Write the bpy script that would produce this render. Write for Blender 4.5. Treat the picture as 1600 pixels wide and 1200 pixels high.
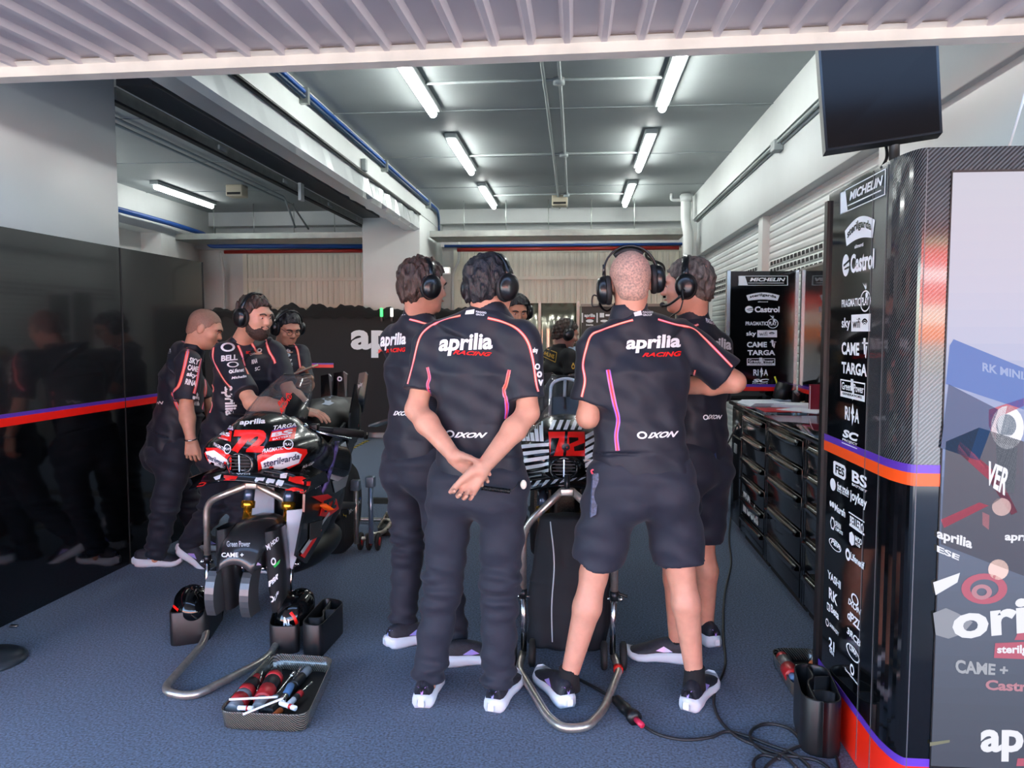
import bpy, bmesh, math, random
import numpy as np
from mathutils import Vector, Matrix, geometry
from mathutils.bvhtree import BVHTree
random.seed(7)
for o in list(bpy.data.objects): bpy.data.objects.remove(o)
SC = bpy.context.scene
COL = SC.collection
PI = math.pi

# ------------------------------------------------------------------ camera
FPX, CAMH, YAW, PIT = 1200.0, 1.47, math.radians(4.76), math.radians(3.8)
cam_data = bpy.data.cameras.new('camera'); cam = bpy.data.objects.new('camera', cam_data); COL.objects.link(cam)
cam_data.sensor_width = 36.0; cam_data.sensor_fit = 'HORIZONTAL'; cam_data.lens = 36.0*FPX/1600
cam_data.clip_start = 0.05; cam_data.clip_end = 500
cam.location = (0, 0, CAMH); cam.rotation_euler = (PI/2-PIT, 0, YAW)
SC.camera = cam
cF = np.array([-math.sin(YAW)*math.cos(PIT), math.cos(YAW)*math.cos(PIT), -math.sin(PIT)])
cR = np.array([math.cos(YAW), math.sin(YAW), 0.0]); cU = np.cross(cR, cF); cC = np.array([0, 0, CAMH])
def ray(x, y): return cF+cR*(x-800)/FPX+cU*(600-y)/FPX
def at(x, y, X=None, Y=None, Z=None):
    """photo measurement -> point of the place, on the plane X=, Y= or Z="""
    d = ray(x, y)
    t = (X-cC[0])/d[0] if X is not None else (Y-cC[1])/d[1] if Y is not None else (Z-cC[2])/d[2]
    return Vector(cC+d*t)

# ------------------------------------------------------------------ sky, sun, exposure
w = bpy.data.worlds.new('sky'); SC.world = w; w.use_nodes = True
wn = w.node_tree.nodes; wl = w.node_tree.links
sky = wn.new('ShaderNodeTexSky'); sky.sky_type = 'NISHITA'; sky.sun_disc = False
sky.sun_elevation = math.radians(48); sky.sun_rotation = math.radians(20); sky.altitude = 100
bg = wn['Background']; wl.new(sky.outputs[0], bg.inputs[0]); bg.inputs[1].default_value = .95
sd = bpy.data.lights.new('sun', 'SUN'); sd.energy = 30; sd.angle = math.radians(0.6); sd.color = (1, .97, .93)
sun = bpy.data.objects.new('sun', sd); COL.objects.link(sun); sun.rotation_euler = (math.radians(-42), 0, math.radians(-14))
VS = SC.view_settings
SC.display_settings.display_device = 'sRGB'
VS.view_transform = 'Standard'; VS.look = 'None'; VS.gamma = 1; VS.exposure = 1.1; VS.use_curve_mapping = False
SC.cycles.use_denoising = True
SC.cycles.max_bounces = 7; SC.cycles.diffuse_bounces = 4; SC.cycles.glossy_bounces = 4; SC.cycles.transparent_max_bounces = 12
SC.cycles.caustics_reflective = False; SC.cycles.caustics_refractive = False; SC.cycles.sample_clamp_indirect = 6

# ------------------------------------------------------------------ materials
def lin(h):
    if isinstance(h, str):
        h = h.lstrip('#'); c = [int(h[i:i+2], 16)/255 for i in (0, 2, 4)]
        return tuple(x/12.92 if x <= .04045 else ((x+.055)/1.055)**2.4 for x in c)+(1,)
    return tuple(h)+(1,)
MATS = {}
def M(name, col='#808080', rough=.5, metal=0., noise=0., nscale=20., bump=0., bscale=60., stretch=(1, 1, 1), col2=None,
      emit=0., alpha=1., coat=0., sheen=0., spec=.5, sss=0., trans=0.):
    if name in MATS: return MATS[name]
    m = bpy.data.materials.new(name); m.use_nodes = True; MATS[name] = m
    nt = m.node_tree; N = nt.nodes; L = nt.links; b = N['Principled BSDF']
    c = lin(col); b.inputs['Base Color'].default_value = c
    b.inputs['Roughness'].default_value = rough; b.inputs['Metallic'].default_value = metal
    b.inputs['Specular IOR Level'].default_value = spec
    if coat: b.inputs['Coat Weight'].default_value = coat; b.inputs['Coat Roughness'].default_value = .05
    if sheen: b.inputs['Sheen Weight'].default_value = sheen
    if sss:
        b.inputs['Subsurface Weight'].default_value = sss; b.inputs['Subsurface Radius'].default_value = (.012, .005, .003); b.inputs['Subsurface Scale'].default_value = 1.0
    if trans: b.inputs['Transmission Weight'].default_value = trans
    if emit: b.inputs['Emission Color'].default_value = c; b.inputs['Emission Strength'].default_value = emit
    b.inputs['Alpha'].default_value = alpha
    tc = N.new('ShaderNodeTexCoord'); mp = N.new('ShaderNodeMapping'); L.new(tc.outputs['Object'], mp.inputs[0]); mp.inputs['Scale'].default_value = stretch
    if noise or col2:
        n = N.new('ShaderNodeTexNoise'); n.inputs['Scale'].default_value = nscale; n.inputs['Detail'].default_value = 5
        L.new(mp.outputs[0], n.inputs[0])
        r = N.new('ShaderNodeValToRGB'); L.new(n.outputs['Fac'], r.inputs[0])
        c2 = lin(col2) if col2 else tuple(max(0, x*(1-noise)) for x in c[:3])+(1,)
        c1 = c if col2 else tuple(min(1, x*(1+noise)) for x in c[:3])+(1,)
        r.color_ramp.elements[0].position = .36; r.color_ramp.elements[0].color = c2
        r.color_ramp.elements[1].position = .64; r.color_ramp.elements[1].color = c1
        L.new(r.outputs[0], b.inputs['Base Color'])
    if bump:
        n2 = N.new('ShaderNodeTexNoise'); n2.inputs['Scale'].default_value = bscale; n2.inputs['Detail'].default_value = 4
        L.new(mp.outputs[0], n2.inputs[0]); bp = N.new('ShaderNodeBump'); bp.inputs['Strength'].default_value = min(1, bump); bp.inputs['Distance'].default_value = .01*max(1, bump)
        L.new(n2.outputs['Fac'], bp.inputs['Height']); L.new(bp.outputs[0], b.inputs['Normal'])
    return m
def carbon(name, scale=130., rough=.16, c1='#0a0b0d', c2='#2c2f33', axis=(1, 1, 1)):
    """diagonal twill weave"""
    if name in MATS: return MATS[name]
    m = M(name, '#101215', rough, coat=.6); nt = m.node_tree; N = nt.nodes; L = nt.links; b = N['Principled BSDF']
    tc = N.new('ShaderNodeTexCoord'); wv = N.new('ShaderNodeTexWave'); wv.wave_type = 'BANDS'; wv.bands_direction = 'DIAGONAL'
    mp = N.new('ShaderNodeMapping'); mp.inputs['Scale'].default_value = axis; L.new(tc.outputs['Object'], mp.inputs[0]); L.new(mp.outputs[0], wv.inputs[0])
    wv.inputs['Scale'].default_value = scale; r = N.new('ShaderNodeValToRGB'); L.new(wv.outputs['Fac'], r.inputs[0])
    r.color_ramp.elements[0].color = lin(c1); r.color_ramp.elements[1].color = lin(c2); L.new(r.outputs[0], b.inputs['Base Color'])
    return m

# ------------------------------------------------------------------ mesh building
class MB:
    def __init__(s): s.v = []; s.f = []; s.m = []; s.sm = []; s.mats = []
    def mi(s, mat):
        if mat not in s.mats: s.mats.append(mat)
        return s.mats.index(mat)
    def add(s, V, F, mat, smooth=False, M4=None):
        k = len(s.v); i = s.mi(mat)
        if M4 is not None: V = [M4 @ Vector(v) for v in V]
        s.v.extend([tuple(float(c) for c in v) for v in V]); s.f.extend([tuple(int(a)+k for a in f) for f in F]); s.m.extend([i]*len(F)); s.sm.extend([smooth]*len(F))
        return s
    def box(s, lo, hi, mat, M4=None, bev=0.):
        x0, y0, z0 = [min(a, b) for a, b in zip(lo, hi)]; x1, y1, z1 = [max(a, b) for a, b in zip(lo, hi)]
        if bev:
            bm = bmesh.new(); bmesh.ops.create_cube(bm, size=1)
            for v in bm.verts: v.co = Vector((x0+(v.co.x+.5)*(x1-x0), y0+(v.co.y+.5)*(y1-y0), z0+(v.co.z+.5)*(z1-z0)))
            bmesh.ops.bevel(bm, geom=bm.edges[:], offset=min(bev, .45*min(x1-x0, y1-y0, z1-z0)), segments=3, profile=.5, affect='EDGES')
            return s.bm(bm, mat, True, M4)
        V = [(x0, y0, z0), (x1, y0, z0), (x1, y1, z0), (x0, y1, z0), (x0, y0, z1), (x1, y0, z1), (x1, y1, z1), (x0, y1, z1)]
        return s.add(V, [(0, 3, 2, 1), (4, 5, 6, 7), (0, 1, 5, 4), (1, 2, 6, 5), (2, 3, 7, 6), (3, 0, 4, 7)], mat, False, M4)
    def bm(s, bm, mat, smooth=False, M4=None):
        bm.verts.ensure_lookup_table(); bm.verts.index_update()
        s.add([v.co.copy() for v in bm.verts], [[v.index for v in f.verts] for f in bm.faces], mat, smooth, M4); bm.free(); return s
    def quad(s, a, b, c, d, mat): return s.add([a, b, c, d], [(0, 1, 2, 3)], mat)
    def tube(s, P, r, mat, seg=12, closed=False, caps=True, smooth=True):
        P = [Vector(p) for p in P]; n = len(P); R = r if isinstance(r, (list, tuple)) else [r]*n
        V = []; F = []; u = None
        for i, p in enumerate(P):
            a = P[i-1] if (i > 0 or closed) else p; b = P[(i+1) % n] if (i < n-1 or closed) else p
            t = (b-a); t = t.normalized() if t.length > 1e-9 else Vector((0, 0, 1))
            if u is None: u = t.orthogonal().normalized()
            u = (u-t*u.dot(t)); u = u.normalized() if u.length > 1e-6 else t.orthogonal().normalized()
            w_ = t.cross(u)
            for k in range(seg):
                an = 2*PI*k/seg; V.append(p+(u*math.cos(an)+w_*math.sin(an))*R[i])
        for i in range(n if closed else n-1):
            j = (i+1) % n
            for k in range(seg):
                k2 = (k+1) % seg; F.append((i*seg+k, i*seg+k2, j*seg+k2, j*seg+k))
        if caps and not closed: F.append(tuple(range(seg))[::-1]); F.append(tuple((n-1)*seg+k for k in range(seg)))
        return s.add(V, F, mat, smooth)
    def cyl(s, a, b, r, mat, seg=20, r2=None): return s.tube([a, b], [r, r if r2 is None else r2], mat, seg)
    def lathe(s, prof, mat, M4=None, seg=24):
        """prof: (radius, z) pairs turned about local z"""
        V = []; F = []; n = len(prof)
        for (r, z) in prof:
            for k in range(seg): V.append((r*math.cos(2*PI*k/seg), r*math.sin(2*PI*k/seg), z))
        for i in range(n-1):
            for k in range(seg):
                k2 = (k+1) % seg; F.append((i*seg+k, i*seg+k2, (i+1)*seg+k2, (i+1)*seg+k))
        F.append(tuple(range(seg))[::-1]); F.append(tuple((n-1)*seg+k for k in range(seg)))
        return s.add(V, F, mat, True, M4)
    def prism(s, poly, ext, mat, M4=None, smooth=False):
        """poly: 3D polygon, ext: extrusion vector"""
        n = len(poly); ext = Vector(ext); V = [Vector(p) for p in poly]; V += [p+ext for p in V]
        F = [tuple(range(n))[::-1], tuple(range(n, 2*n))]+[(i, (i+1) % n, (i+1) % n+n, i+n) for i in range(n)]
        return s.add(V, F, mat, smooth, M4)
    def sphere(s, c, r, mat, M4=None, u=20, v=12):
        bm = bmesh.new(); bmesh.ops.create_uvsphere(bm, u_segments=u, v_segments=v, radius=1)
        r = r if isinstance(r, (tuple, list)) else (r, r, r)
        for q in bm.verts: q.co = Vector((c[0]+q.co.x*r[0], c[1]+q.co.y*r[1], c[2]+q.co.z*r[2]))
        return s.bm(bm, mat, True, M4)
    def grid(s, rows, mat, closed=False, smooth=True, th=0.):
        """rows of equal length: a lofted sheet, th gives it thickness"""
        n = len(rows); k = len(rows[0]); V = [Vector(p) for r_ in rows for p in r_]; F = []
        kk = k if closed else k-1
        for i in range(n-1):
            for j in range(kk): F.append((i*k+j, i*k+(j+1) % k, (i+1)*k+(j+1) % k, (i+1)*k+j))
        if th:
            bm = bmesh.new(); vs = [bm.verts.new(p) for p in V]
            for f in F:
                try: bm.faces.new([vs[a] for a in f])
                except ValueError: pass
            bm.normal_update(); bmesh.ops.solidify(bm, geom=bm.faces[:], thickness=th); return s.bm(bm, mat, smooth)
        return s.add(V, F, mat, smooth)
    def bvh(s): return BVHTree.FromPolygons(s.v, s.f)
    def build(s, name, parent=None, loc=(0, 0, 0)):
        """loc: world origin of this object (or of its parent thing)"""
        me = bpy.data.meshes.new(name); L = np.array(s.v, dtype=float).reshape(-1, 3)-np.array(loc, dtype=float)
        me.from_pydata(L.tolist(), [], s.f)
        for m_ in s.mats: me.materials.append(m_)
        if s.f:
            me.polygons.foreach_set('material_index', s.m); me.polygons.foreach_set('use_smooth', s.sm)
        me.validate(); me.update()
        o = bpy.data.objects.new(name, me); COL.objects.link(o)
        if parent is not None: o.parent = parent
        else: o.location = loc
        return o
def tag(o, label, cat, group=None):
    o['label'] = label; o['category'] = cat
    if group: o['group'] = group
    return o
class T:
    """a thing: an Empty at its base that parents its parts"""
    def __init__(s, name, label, cat, loc, group=None):
        s.o = bpy.data.objects.new(name, None); COL.objects.link(s.o); s.loc = Vector(loc); s.o.location = s.loc; s.o.empty_display_size = .1
        tag(s.o, label, cat, group)
    def part(s, name, mb, label=None, parent=None):
        o = mb.build(name, parent or s.o, s.loc)
        if label: o['label'] = label
        return o
def one(name, mb, label, cat, loc, group=None): return tag(mb.build(name, None, loc), label, cat, group)
def struct(name, mb, loc=(0, 0, 0)):
    o = mb.build(name, None, loc); o['kind'] = 'structure'; return o
def dup(root, loc, label=None):
    r = root.copy(); COL.objects.link(r); r.location = loc
    if label: r['label'] = label
    for ch in root.children:
        c = ch.copy(); COL.objects.link(c); c.parent = r
        for g in ch.children:
            d = g.copy(); COL.objects.link(d); d.parent = c
    return r
def arc(P, r=.05, n=6):
    """round the corners of a polyline"""
    P = [Vector(p) for p in P]; out = [P[0]]
    for i in range(1, len(P)-1):
        a, b, c = P[i-1], P[i], P[i+1]; d1 = (a-b); d2 = (c-b); k = min(r, d1.length*.45, d2.length*.45)
        p0 = b+d1.normalized()*k; p2 = b+d2.normalized()*k
        for j in range(n+1):
            t = j/n; out.append(p0*(1-t)**2+b*2*t*(1-t)+p2*t*t)
    out.append(P[-1]); return out
def spline(P, n=8):
    """Catmull-Rom"""
    P = [Vector(p) for p in P]; Q = [P[0]*2-P[1]]+P+[P[-1]*2-P[-2]]; out = []
    for i in range(1, len(Q)-2):
        a, b, c, d = Q[i-1:i+3]
        for j in range(n):
            t = j/n; out.append(.5*((2*b)+(c-a)*t+(2*a-5*b+4*c-d)*t*t+(3*b-a-3*c+d)*t**3))
    out.append(P[-1]); return out

# ------------------------------------------------------------------ lettering and decals
TXT = {}
def text2d(s, bold=.0, shear=0.):
    """flat lettering as (verts in the unit box, tris, aspect)"""
    key = (s, bold, shear)
    if key in TXT: return TXT[key]
    c = bpy.data.curves.new('txt', 'FONT'); c.body = s; c.offset = bold; c.shear = shear; c.resolution_u = 3; c.fill_mode = 'FRONT'
    o = bpy.data.objects.new('txt', c); COL.objects.link(o); bpy.context.view_layer.update()
    me = o.evaluated_get(bpy.context.evaluated_depsgraph_get()).to_mesh()
    V = [(v.co.x, v.co.y) for v in me.vertices]; F = [tuple(p.vertices) for p in me.polygons]
    o.evaluated_get(bpy.context.evaluated_depsgraph_get()).to_mesh_clear(); bpy.data.objects.remove(o); bpy.data.curves.remove(c)
    A = np.array(V); lo = A.min(0); hi = A.max(0); A = (A-lo)/(hi-lo)
    TXT[key] = (A, F, (hi-lo)[0]/(hi-lo)[1]); return TXT[key]
def refine(V, F, L):
    """split edges longer than L in a flat triangle mesh"""
    bm = bmesh.new(); vs = [bm.verts.new((v[0], v[1], 0)) for v in V]
    for f in F:
        try: bm.faces.new([vs[i] for i in f])
        except ValueError: pass
    bmesh.ops.triangulate(bm, faces=bm.faces[:])
    for _ in range(5):
        E_ = [e for e in bm.edges if e.calc_length() > L]
        if not E_: break
        bmesh.ops.subdivide_edges(bm, edges=E_, cuts=1); bmesh.ops.triangulate(bm, faces=[f for f in bm.faces if len(f.verts) > 3])
    bm.verts.index_update(); r = ([(v.co.x, v.co.y) for v in bm.verts], [tuple(v.index for v in f.verts) for f in bm.faces]); bm.free(); return r
def bil(q, u, v):
    """q: 4 photo points tl, tr, br, bl"""
    tl, tr, br, bl = q
    return tuple((bl[i]*(1-u)+br[i]*u)*(1-v)+(tl[i]*(1-u)+tr[i]*u)*v for i in (0, 1))
def on_ray(bvh, x, y, off):
    d = Vector(ray(x, y)).normalized(); h = bvh.ray_cast(Vector(cC), d)
    if h[0] is None: return None
    n = h[1] if h[1].dot(d) < 0 else -h[1]
    return h[0]+n*off
def lay(mb, surf, V, F, mat, off=.0015, jump=.06, smooth=True):
    """lay a flat figure given in photo measurements onto a surface (a BVH, or a plane as dict X=/Y=/Z=)"""
    P = []
    if isinstance(surf, dict): jump = 9.
    for (x, y) in V:
        if isinstance(surf, dict):
            p = at(x, y, **surf); p = p-Vector(ray(x, y)).normalized()*off
        elif callable(surf): p = surf(x, y, off)
        else: p = on_ray(surf, x, y, off)
        P.append(p)
    keep = []
    for f in F:
        if any(P[i] is None for i in f): continue
        if max((P[f[i]]-P[f[i-1]]).length for i in range(len(f))) > jump: continue
        keep.append(f)
    if not keep: return
    used = sorted({i for f in keep for i in f}); mp = {i: k for k, i in enumerate(used)}
    mb.add([P[i] for i in used], [tuple(mp[i] for i in f) for f in keep], mat, smooth)
def write(mb, surf, s, quad, mat, bold=.0, shear=0., off=.0015, L=9., jump=.06):
    A, F, asp = text2d(s, bold, shear)
    V = [bil(quad, u, v) for u, v in A]
    if not isinstance(surf, dict): V, F = refine(V, F, L)
    lay(mb, surf, V, F, mat, off, jump)
def qd(x0, y0, x1, y1, sk=0.): return [(x0, y0), (x1, y0+sk), (x1, y1+sk), (x0, y1)]
def patch(mb, surf, poly, mat, off=.001, L=8., jump=.06):
    F = geometry.tessellate_polygon([[Vector((x, y, 0)) for x, y in poly]])
    V, F = refine(poly, F, L); lay(mb, surf, V, F, mat, off, jump)
def ring2(cx, cy, rx, ry, n=20, rin=.0):
    """filled ellipse or annulus in photo measurements"""
    if not rin: return [(cx+rx*math.cos(2*PI*i/n), cy+ry*math.sin(2*PI*i/n)) for i in range(n)]
    V = [(cx+rx*k*math.cos(2*PI*i/n), cy+ry*k*math.sin(2*PI*i/n)) for k in (1, rin) for i in range(n)]
    return V, [(i, (i+1) % n, (i+1) % n+n, i+n) for i in range(n)]
def band(mb, surf, P, wd, mat, off=.002, step=5., jump=.08):
    """a ribbon along a photo polyline, wd in metres or list; lies on the surface"""
    Q = [Vector((p[0], p[1], 0)) for p in P]; Q = spline(Q, 6) if len(Q) > 2 else [Q[0]+(Q[1]-Q[0])*i/8 for i in range(9)]
    pts = []
    for q in Q:
        if isinstance(surf, dict): h = at(q.x, q.y, **surf); pts.append((h, -Vector(ray(q.x, q.y)).normalized()))
        else:
            d = Vector(ray(q.x, q.y)).normalized(); h = surf.ray_cast(Vector(cC), d)
            if h[0] is None: pts.append(None); continue
            pts.append((h[0], h[1] if h[1].dot(d) < 0 else -h[1]))
    n = len(pts); V = []; F = []; idx = {}
    for i, p in enumerate(pts):
        if p is None: continue
        a = pts[i-1] if i > 0 and pts[i-1] else p; b = pts[i+1] if i < n-1 and pts[i+1] else p
        t = b[0]-a[0]
        if t.length < 1e-6: continue
        sd_ = t.normalized().cross(p[1]).normalized(); ww = wd if not isinstance(wd, (list, tuple)) else wd[0]+(wd[1]-wd[0])*i/(n-1)
        idx[i] = len(V); c = p[0]+p[1]*off
        V += [c-sd_*ww/2-p[1]*off*.6, c, c+sd_*ww/2-p[1]*off*.6]
    for i in range(n-1):
        if i in idx and i+1 in idx and (pts[i][0]-pts[i+1][0]).length < jump:
            a, b = idx[i], idx[i+1]; F += [(a, a+1, b+1, b), (a+1, a+2, b+2, b+1)]
    mb.add(V, F, mat, True)
# ------------------------------------------------------------------ shared materials
WHITE = M('white_paint', '#c6cac8', .45, noise=.05, nscale=1.5)
WHITE_GLOSS = M('white_panel', '#a8adb0', .3, noise=.03, nscale=1.0)
CEIL = M('ceiling_paint', '#989f9f', .6, noise=.05, nscale=1.2)
CREAM = M('cream_door', '#d9dacb', .4, noise=.07, nscale=2., stretch=(1, 1, .2))
GREY = M('grey_plastic', '#8f9797', .5)
ZINC = M('galvanised', '#9ba19c', .35, metal=.7, noise=.1, nscale=9)
STEEL = M('stainless', '#c9c9c4', .18, metal=1., noise=.06, nscale=4)
BRUSHED = M('brushed_tube', '#c4beb4', .34, metal=.85, noise=.12, nscale=40)
BLACK = M('black_plastic', '#0d0e10', .4)
BLACKG = M('black_gloss', '#08090b', .07, coat=.3)
BLACKM = M('black_matt', '#101113', .7)
RUBBER = M('rubber', '#141415', .75, bump=.1, bscale=80)
RED = M('stripe_red', '#ee1c12', .35)
PURPLE = M('stripe_purple', '#5a35a8', .35)
ORANGE = M('stripe_orange', '#f5541a', .35)
PRINT = M('print_white', '#e9eef2', .5)
PRINTG = M('print_grey', '#aab4bc', .5)
BLUEP = M('blue_pipe', '#1d4c94', .4)
REDP = M('red_pipe', '#a02420', .4)
CARPET = M('carpet', '#4a5a71', .95, noise=.6, nscale=110, bump=.5, bscale=420, sheen=.25, spec=.15)
LAMP = M('tube_light', '#f3f6f2', .4, emit=23.)
LAMP_SOFT = M('tube_light_soft', '#f2f5f2', .4, emit=11.)
RECSHADE = M('recess_shade', '#3b3c3e', .6)

# ------------------------------------------------------------------ shell
b = MB(); b.box((-9, 1.15, -.03), (3.4, 12.6, 0), CARPET); struct('floor', b)
b = MB(); b.box((-60, -60, -.12), (60, 14, -.031), M('pit_lane', '#888a8c', .9, noise=.12, nscale=3)); struct('ground', b)
b = MB(); b.box((-9, 2.55, 3.4), (4, 12.8, 3.5), CEIL)
for y in (5.0, 6.75, 8.5, 10.25): b.box((-9, y, 3.392), (1.64, y+.012, 3.4), M('seam', '#848b8b', .6))
struct('ceiling', b)
b = MB(); b.box((-12, 2.35, 3.52), (8, 13.5, 4.4), WHITE); struct('roof_sun_block', b)  # unseen roof slab, added to keep the sun off the front
b = MB(); b.box((-9, 12.3, 0), (4, 12.6, 3.4), WHITE)
b.box((-9, 12.05, 3.18), (4, 12.3, 3.4), WHITE); b.box((-9, 12.15, 2.83), (4, 12.3, 2.98), WHITE); struct('wall_back', b)
# front pier and wall between the two bays
b = MB(); b.box((-3.35, 2.6, 0), (-2.95, 4.8, 3.4), WHITE_GLOSS, bev=.01); struct('wall_left', b)
b = MB(); b.box((-2.95, 2.6, 3.1), (-2.14, 12.3, 3.4), WHITE); b.box((-3.3, 4.8, 3.1), (-2.952, 12.3, 3.4), WHITE)
struct('trim_1', b)
b = MB(); b.box((-2.95, 10.5, 0), (-2.14, 12.3, 3.1), WHITE, bev=.015); struct('column_back', b)
b = MB(); b.box((-6.6, 2.6, 0), (-6.2, 12.3, 3.4), WHITE); b.box((-6.2, 2.6, 2.9), (-5.9, 12.3, 3.4), WHITE)
for y in (7.4, 10.6): b.box((-6.2, y, 0), (-5.9, y+.9, 2.9), WHITE)
struct('wall_far_left', b)
# right: beam, header face and wall
b = MB(); b.box((1.64, 2.6, 3.07), (2.3, 12.3, 3.4), WHITE); b.box((1.7, 2.5, 2.56), (2.2, 12.3, 3.07), M('header_paint', '#b3b8b8', .5, noise=.04, nscale=1.5), bev=.006); struct('trim_2', b)
b = MB(); b.box((1.86, 2.45, 0), (2.3, 12.3, 2.56), WHITE)
for y, d in ((11.2, 1.1),): b.box((1.62, y, 0), (1.86, y+d, 3.4), WHITE)
b.box((1.74, 2.45, 0), (1.86, 4.6, 2.6), WHITE_GLOSS); struct('wall_right', b)
# lintel hidden behind the raised door leaf, added to block light over the opening
b = MB(); b.box((-9, 2.4, 2.62), (4, 2.6, 3.5), WHITE); struct('wall_front_light_block', b)

# ribbed back doors, one per bay
def ribbed(name, x0, x1, z0, z1, y, label_no):
    b = MB(); prof = []; x = x0
    while x < x1:
        for dx, dy in ((0, 0), (.045, 0), (.055, -.012), (.075, -.012), (.085, 0)):
            if x+dx <= x1: prof.append((x+dx, y+dy))
        x += .09
    zs = [z0, (z0+z1)/2-.02, (z0+z1)/2-.02, (z0+z1)/2+.02, (z0+z1)/2+.02, z1]
    for a, c in ((z0, z1-.86), (z1-.82, z1-.43), (z1-.39, z1)):
        b.grid([[(px_, py_, z) for px_, py_ in prof] for z in (a, c)], CREAM, smooth=False)
    for z in (z1-.86, z1-.43, z1): b.box((x0, y-.03, z-.005), (x1, y+.02, z+.045), CREAM)
    for xx in (x0-.07, x1): b.box((xx, y-.04, z0), (xx+.07, y+.02, z1+.04), CREAM)
    return struct(name, b)
ribbed('door_1', -5.35, -3.02, 0, 2.75, 12.25, 1)
ribbed('door_2', -1.88, 1.6, 0, 2.75, 12.25, 2)

# roller shutters on the right wall
SHUT = M('shutter_slat', '#c6cbca', .4, noise=.04, nscale=4)
HOLE = M('shutter_hole', '#17181a', .8)
def shutter(n, y0, y1):
    b = MB(); z = 0.; rows = []
    while z < 2.54:
        for k, dx in ((0, .010), (.008, 0), (.04, -.003), (.056, .003), (.063, .012)):
            rows.append([(1.80+dx, y0, z+k), (1.80+dx, y1, z+k)])
        z += .065
    b.grid(rows, SHUT, smooth=False)
    for r in (30, 31, 32):
        y = y0+.1
        while y < y1-.12: b.box((1.794, y, .065*r+.014), (1.80, y+.07, .065*r+.046), HOLE); y += .11
    struct('shutter_%d' % n, b)
shutter(1, 4.66, 7.45); shutter(2, 7.6, 11.15)
b = MB(); b.box((1.735, 7.44, 0), (1.86, 7.61, 2.56), WHITE); b.box((1.735, 4.58, 0), (1.86, 4.67, 2.56), WHITE); b.box((1.735, 11.1, 0), (1.86, 11.2, 2.56), WHITE); struct('trim_3', b)

# ------------------------------------------------------------------ raised door leaf over the opening
LEAF = M('door_leaf_paint', '#d0bdb8', .42, noise=.06, nscale=2)
LIP = M('door_lip', '#e6d2bf', .45, noise=.08, nscale=8)
t = T('tilting_door', 'raised white ribbed door leaf over the opening, dented, with a lip along its edge', 'door', (-.3, 2.3, 2.29))
b = MB(); rows = [[], []]; x = -4.4
def leafz(x, y): return 2.283+.011*x+.046*(y-2.3)
while x < 4.2:
    for dx, dz in ((0, 0), (.066, 0), (.078, -.017), (.094, -.017), (.104, 0)):
        for r, y in ((0, 2.27), (1, -.9)): rows[r].append((x+dx, y, leafz(x+dx, y)+dz+.03))
    x += .1045
mid = [[(p[0], 2.27+(-.9-2.27)*k/6, leafz(p[0], 2.27+(-.9-2.27)*k/6)+(p[2]-leafz(p[0], 2.27))) for p in rows[0]] for k in range(7)]
b.grid(mid, LEAF, smooth=False, th=.004); t.part('ribbed_panel', b)
b = MB(); b.prism([(-4.4, 2.31, leafz(-4.4, 2.3)-.018), (-4.4, 2.255, leafz(-4.4, 2.3)-.018), (-4.4, 2.255, leafz(-4.4, 2.3)+.012), (-4.4, 2.235, leafz(-4.4, 2.3)+.02), (-4.4, 2.31, leafz(-4.4, 2.3)+.06)], (8.6, 0, 8.6*.011), LIP); t.part('edge_lip', b)
b = MB(); b.prism([(-4.4, -.9, 2.05), (-4.4, -.86, 2.05), (-4.4, -.86, 2.15), (-4.4, -.9, 2.15)], (8.6, 0, 8.6*.011), LIP); t.part('outer_rail', b)

# ------------------------------------------------------------------ lights
def tube(x, y0, y1, label, group, z=3.4, lamp=None):
    t = T('tube_light', label, 'ceiling light', (x, (y0+y1)/2, z), group)
    b = MB(); b.box((x-.06, y0-.03, z-.05), (x+.06, y1+.03, z), GREY, bev=.012); t.part('housing', b)
    b = MB(); b.tube([(x, y0, z-.075), (x, y0+.02, z-.075), (x, y1-.02, z-.075), (x, y1, z-.075)], [.02, .033, .033, .02], lamp or LAMP, 14); t.part('diffuser', b)
for (x, y0, s) in ((-1.22, 5.1, 'nearest tube light of the left row on the main ceiling'), (-1.22, 7.5, 'middle tube light of the left row on the main ceiling'), (-1.22, 9.95, 'farthest tube light of the left row on the main ceiling'),
                   (.70, 5.1, 'nearest tube light of the right row on the main ceiling'), (.70, 7.5, 'middle tube light of the right row on the main ceiling'), (.70, 9.95, 'farthest tube light of the right row on the main ceiling')):
    tube(x, y0, y0+1.5, s, 'tube lights of the main bay')
p0 = at(242, 291, Z=3.33); tube(p0.x, p0.y, p0.y+1.55, 'long tube light on the ceiling of the left bay', 'tube lights of the left bay', lamp=LAMP_SOFT)
tube(p0.x, p0.y-2.75, p0.y-1.25, 'tube light just peeking past the white wall in the left bay', 'tube lights of the left bay', lamp=LAMP_SOFT)
t = T('wall_tube_light', 'short lit tube on the white wall above the black panel end', 'wall light', (-5.85, 8.45, 2.2))
b = MB(); b.box((-5.9, 8.2, 2.16), (-5.87, 9.0, 2.24), GREY); t.part('housing', b)
b = MB(); b.tube([(-5.83, 8.22, 2.2), (-5.83, 8.98, 2.2)], .035, LAMP, 12); t.part('diffuser', b)

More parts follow.
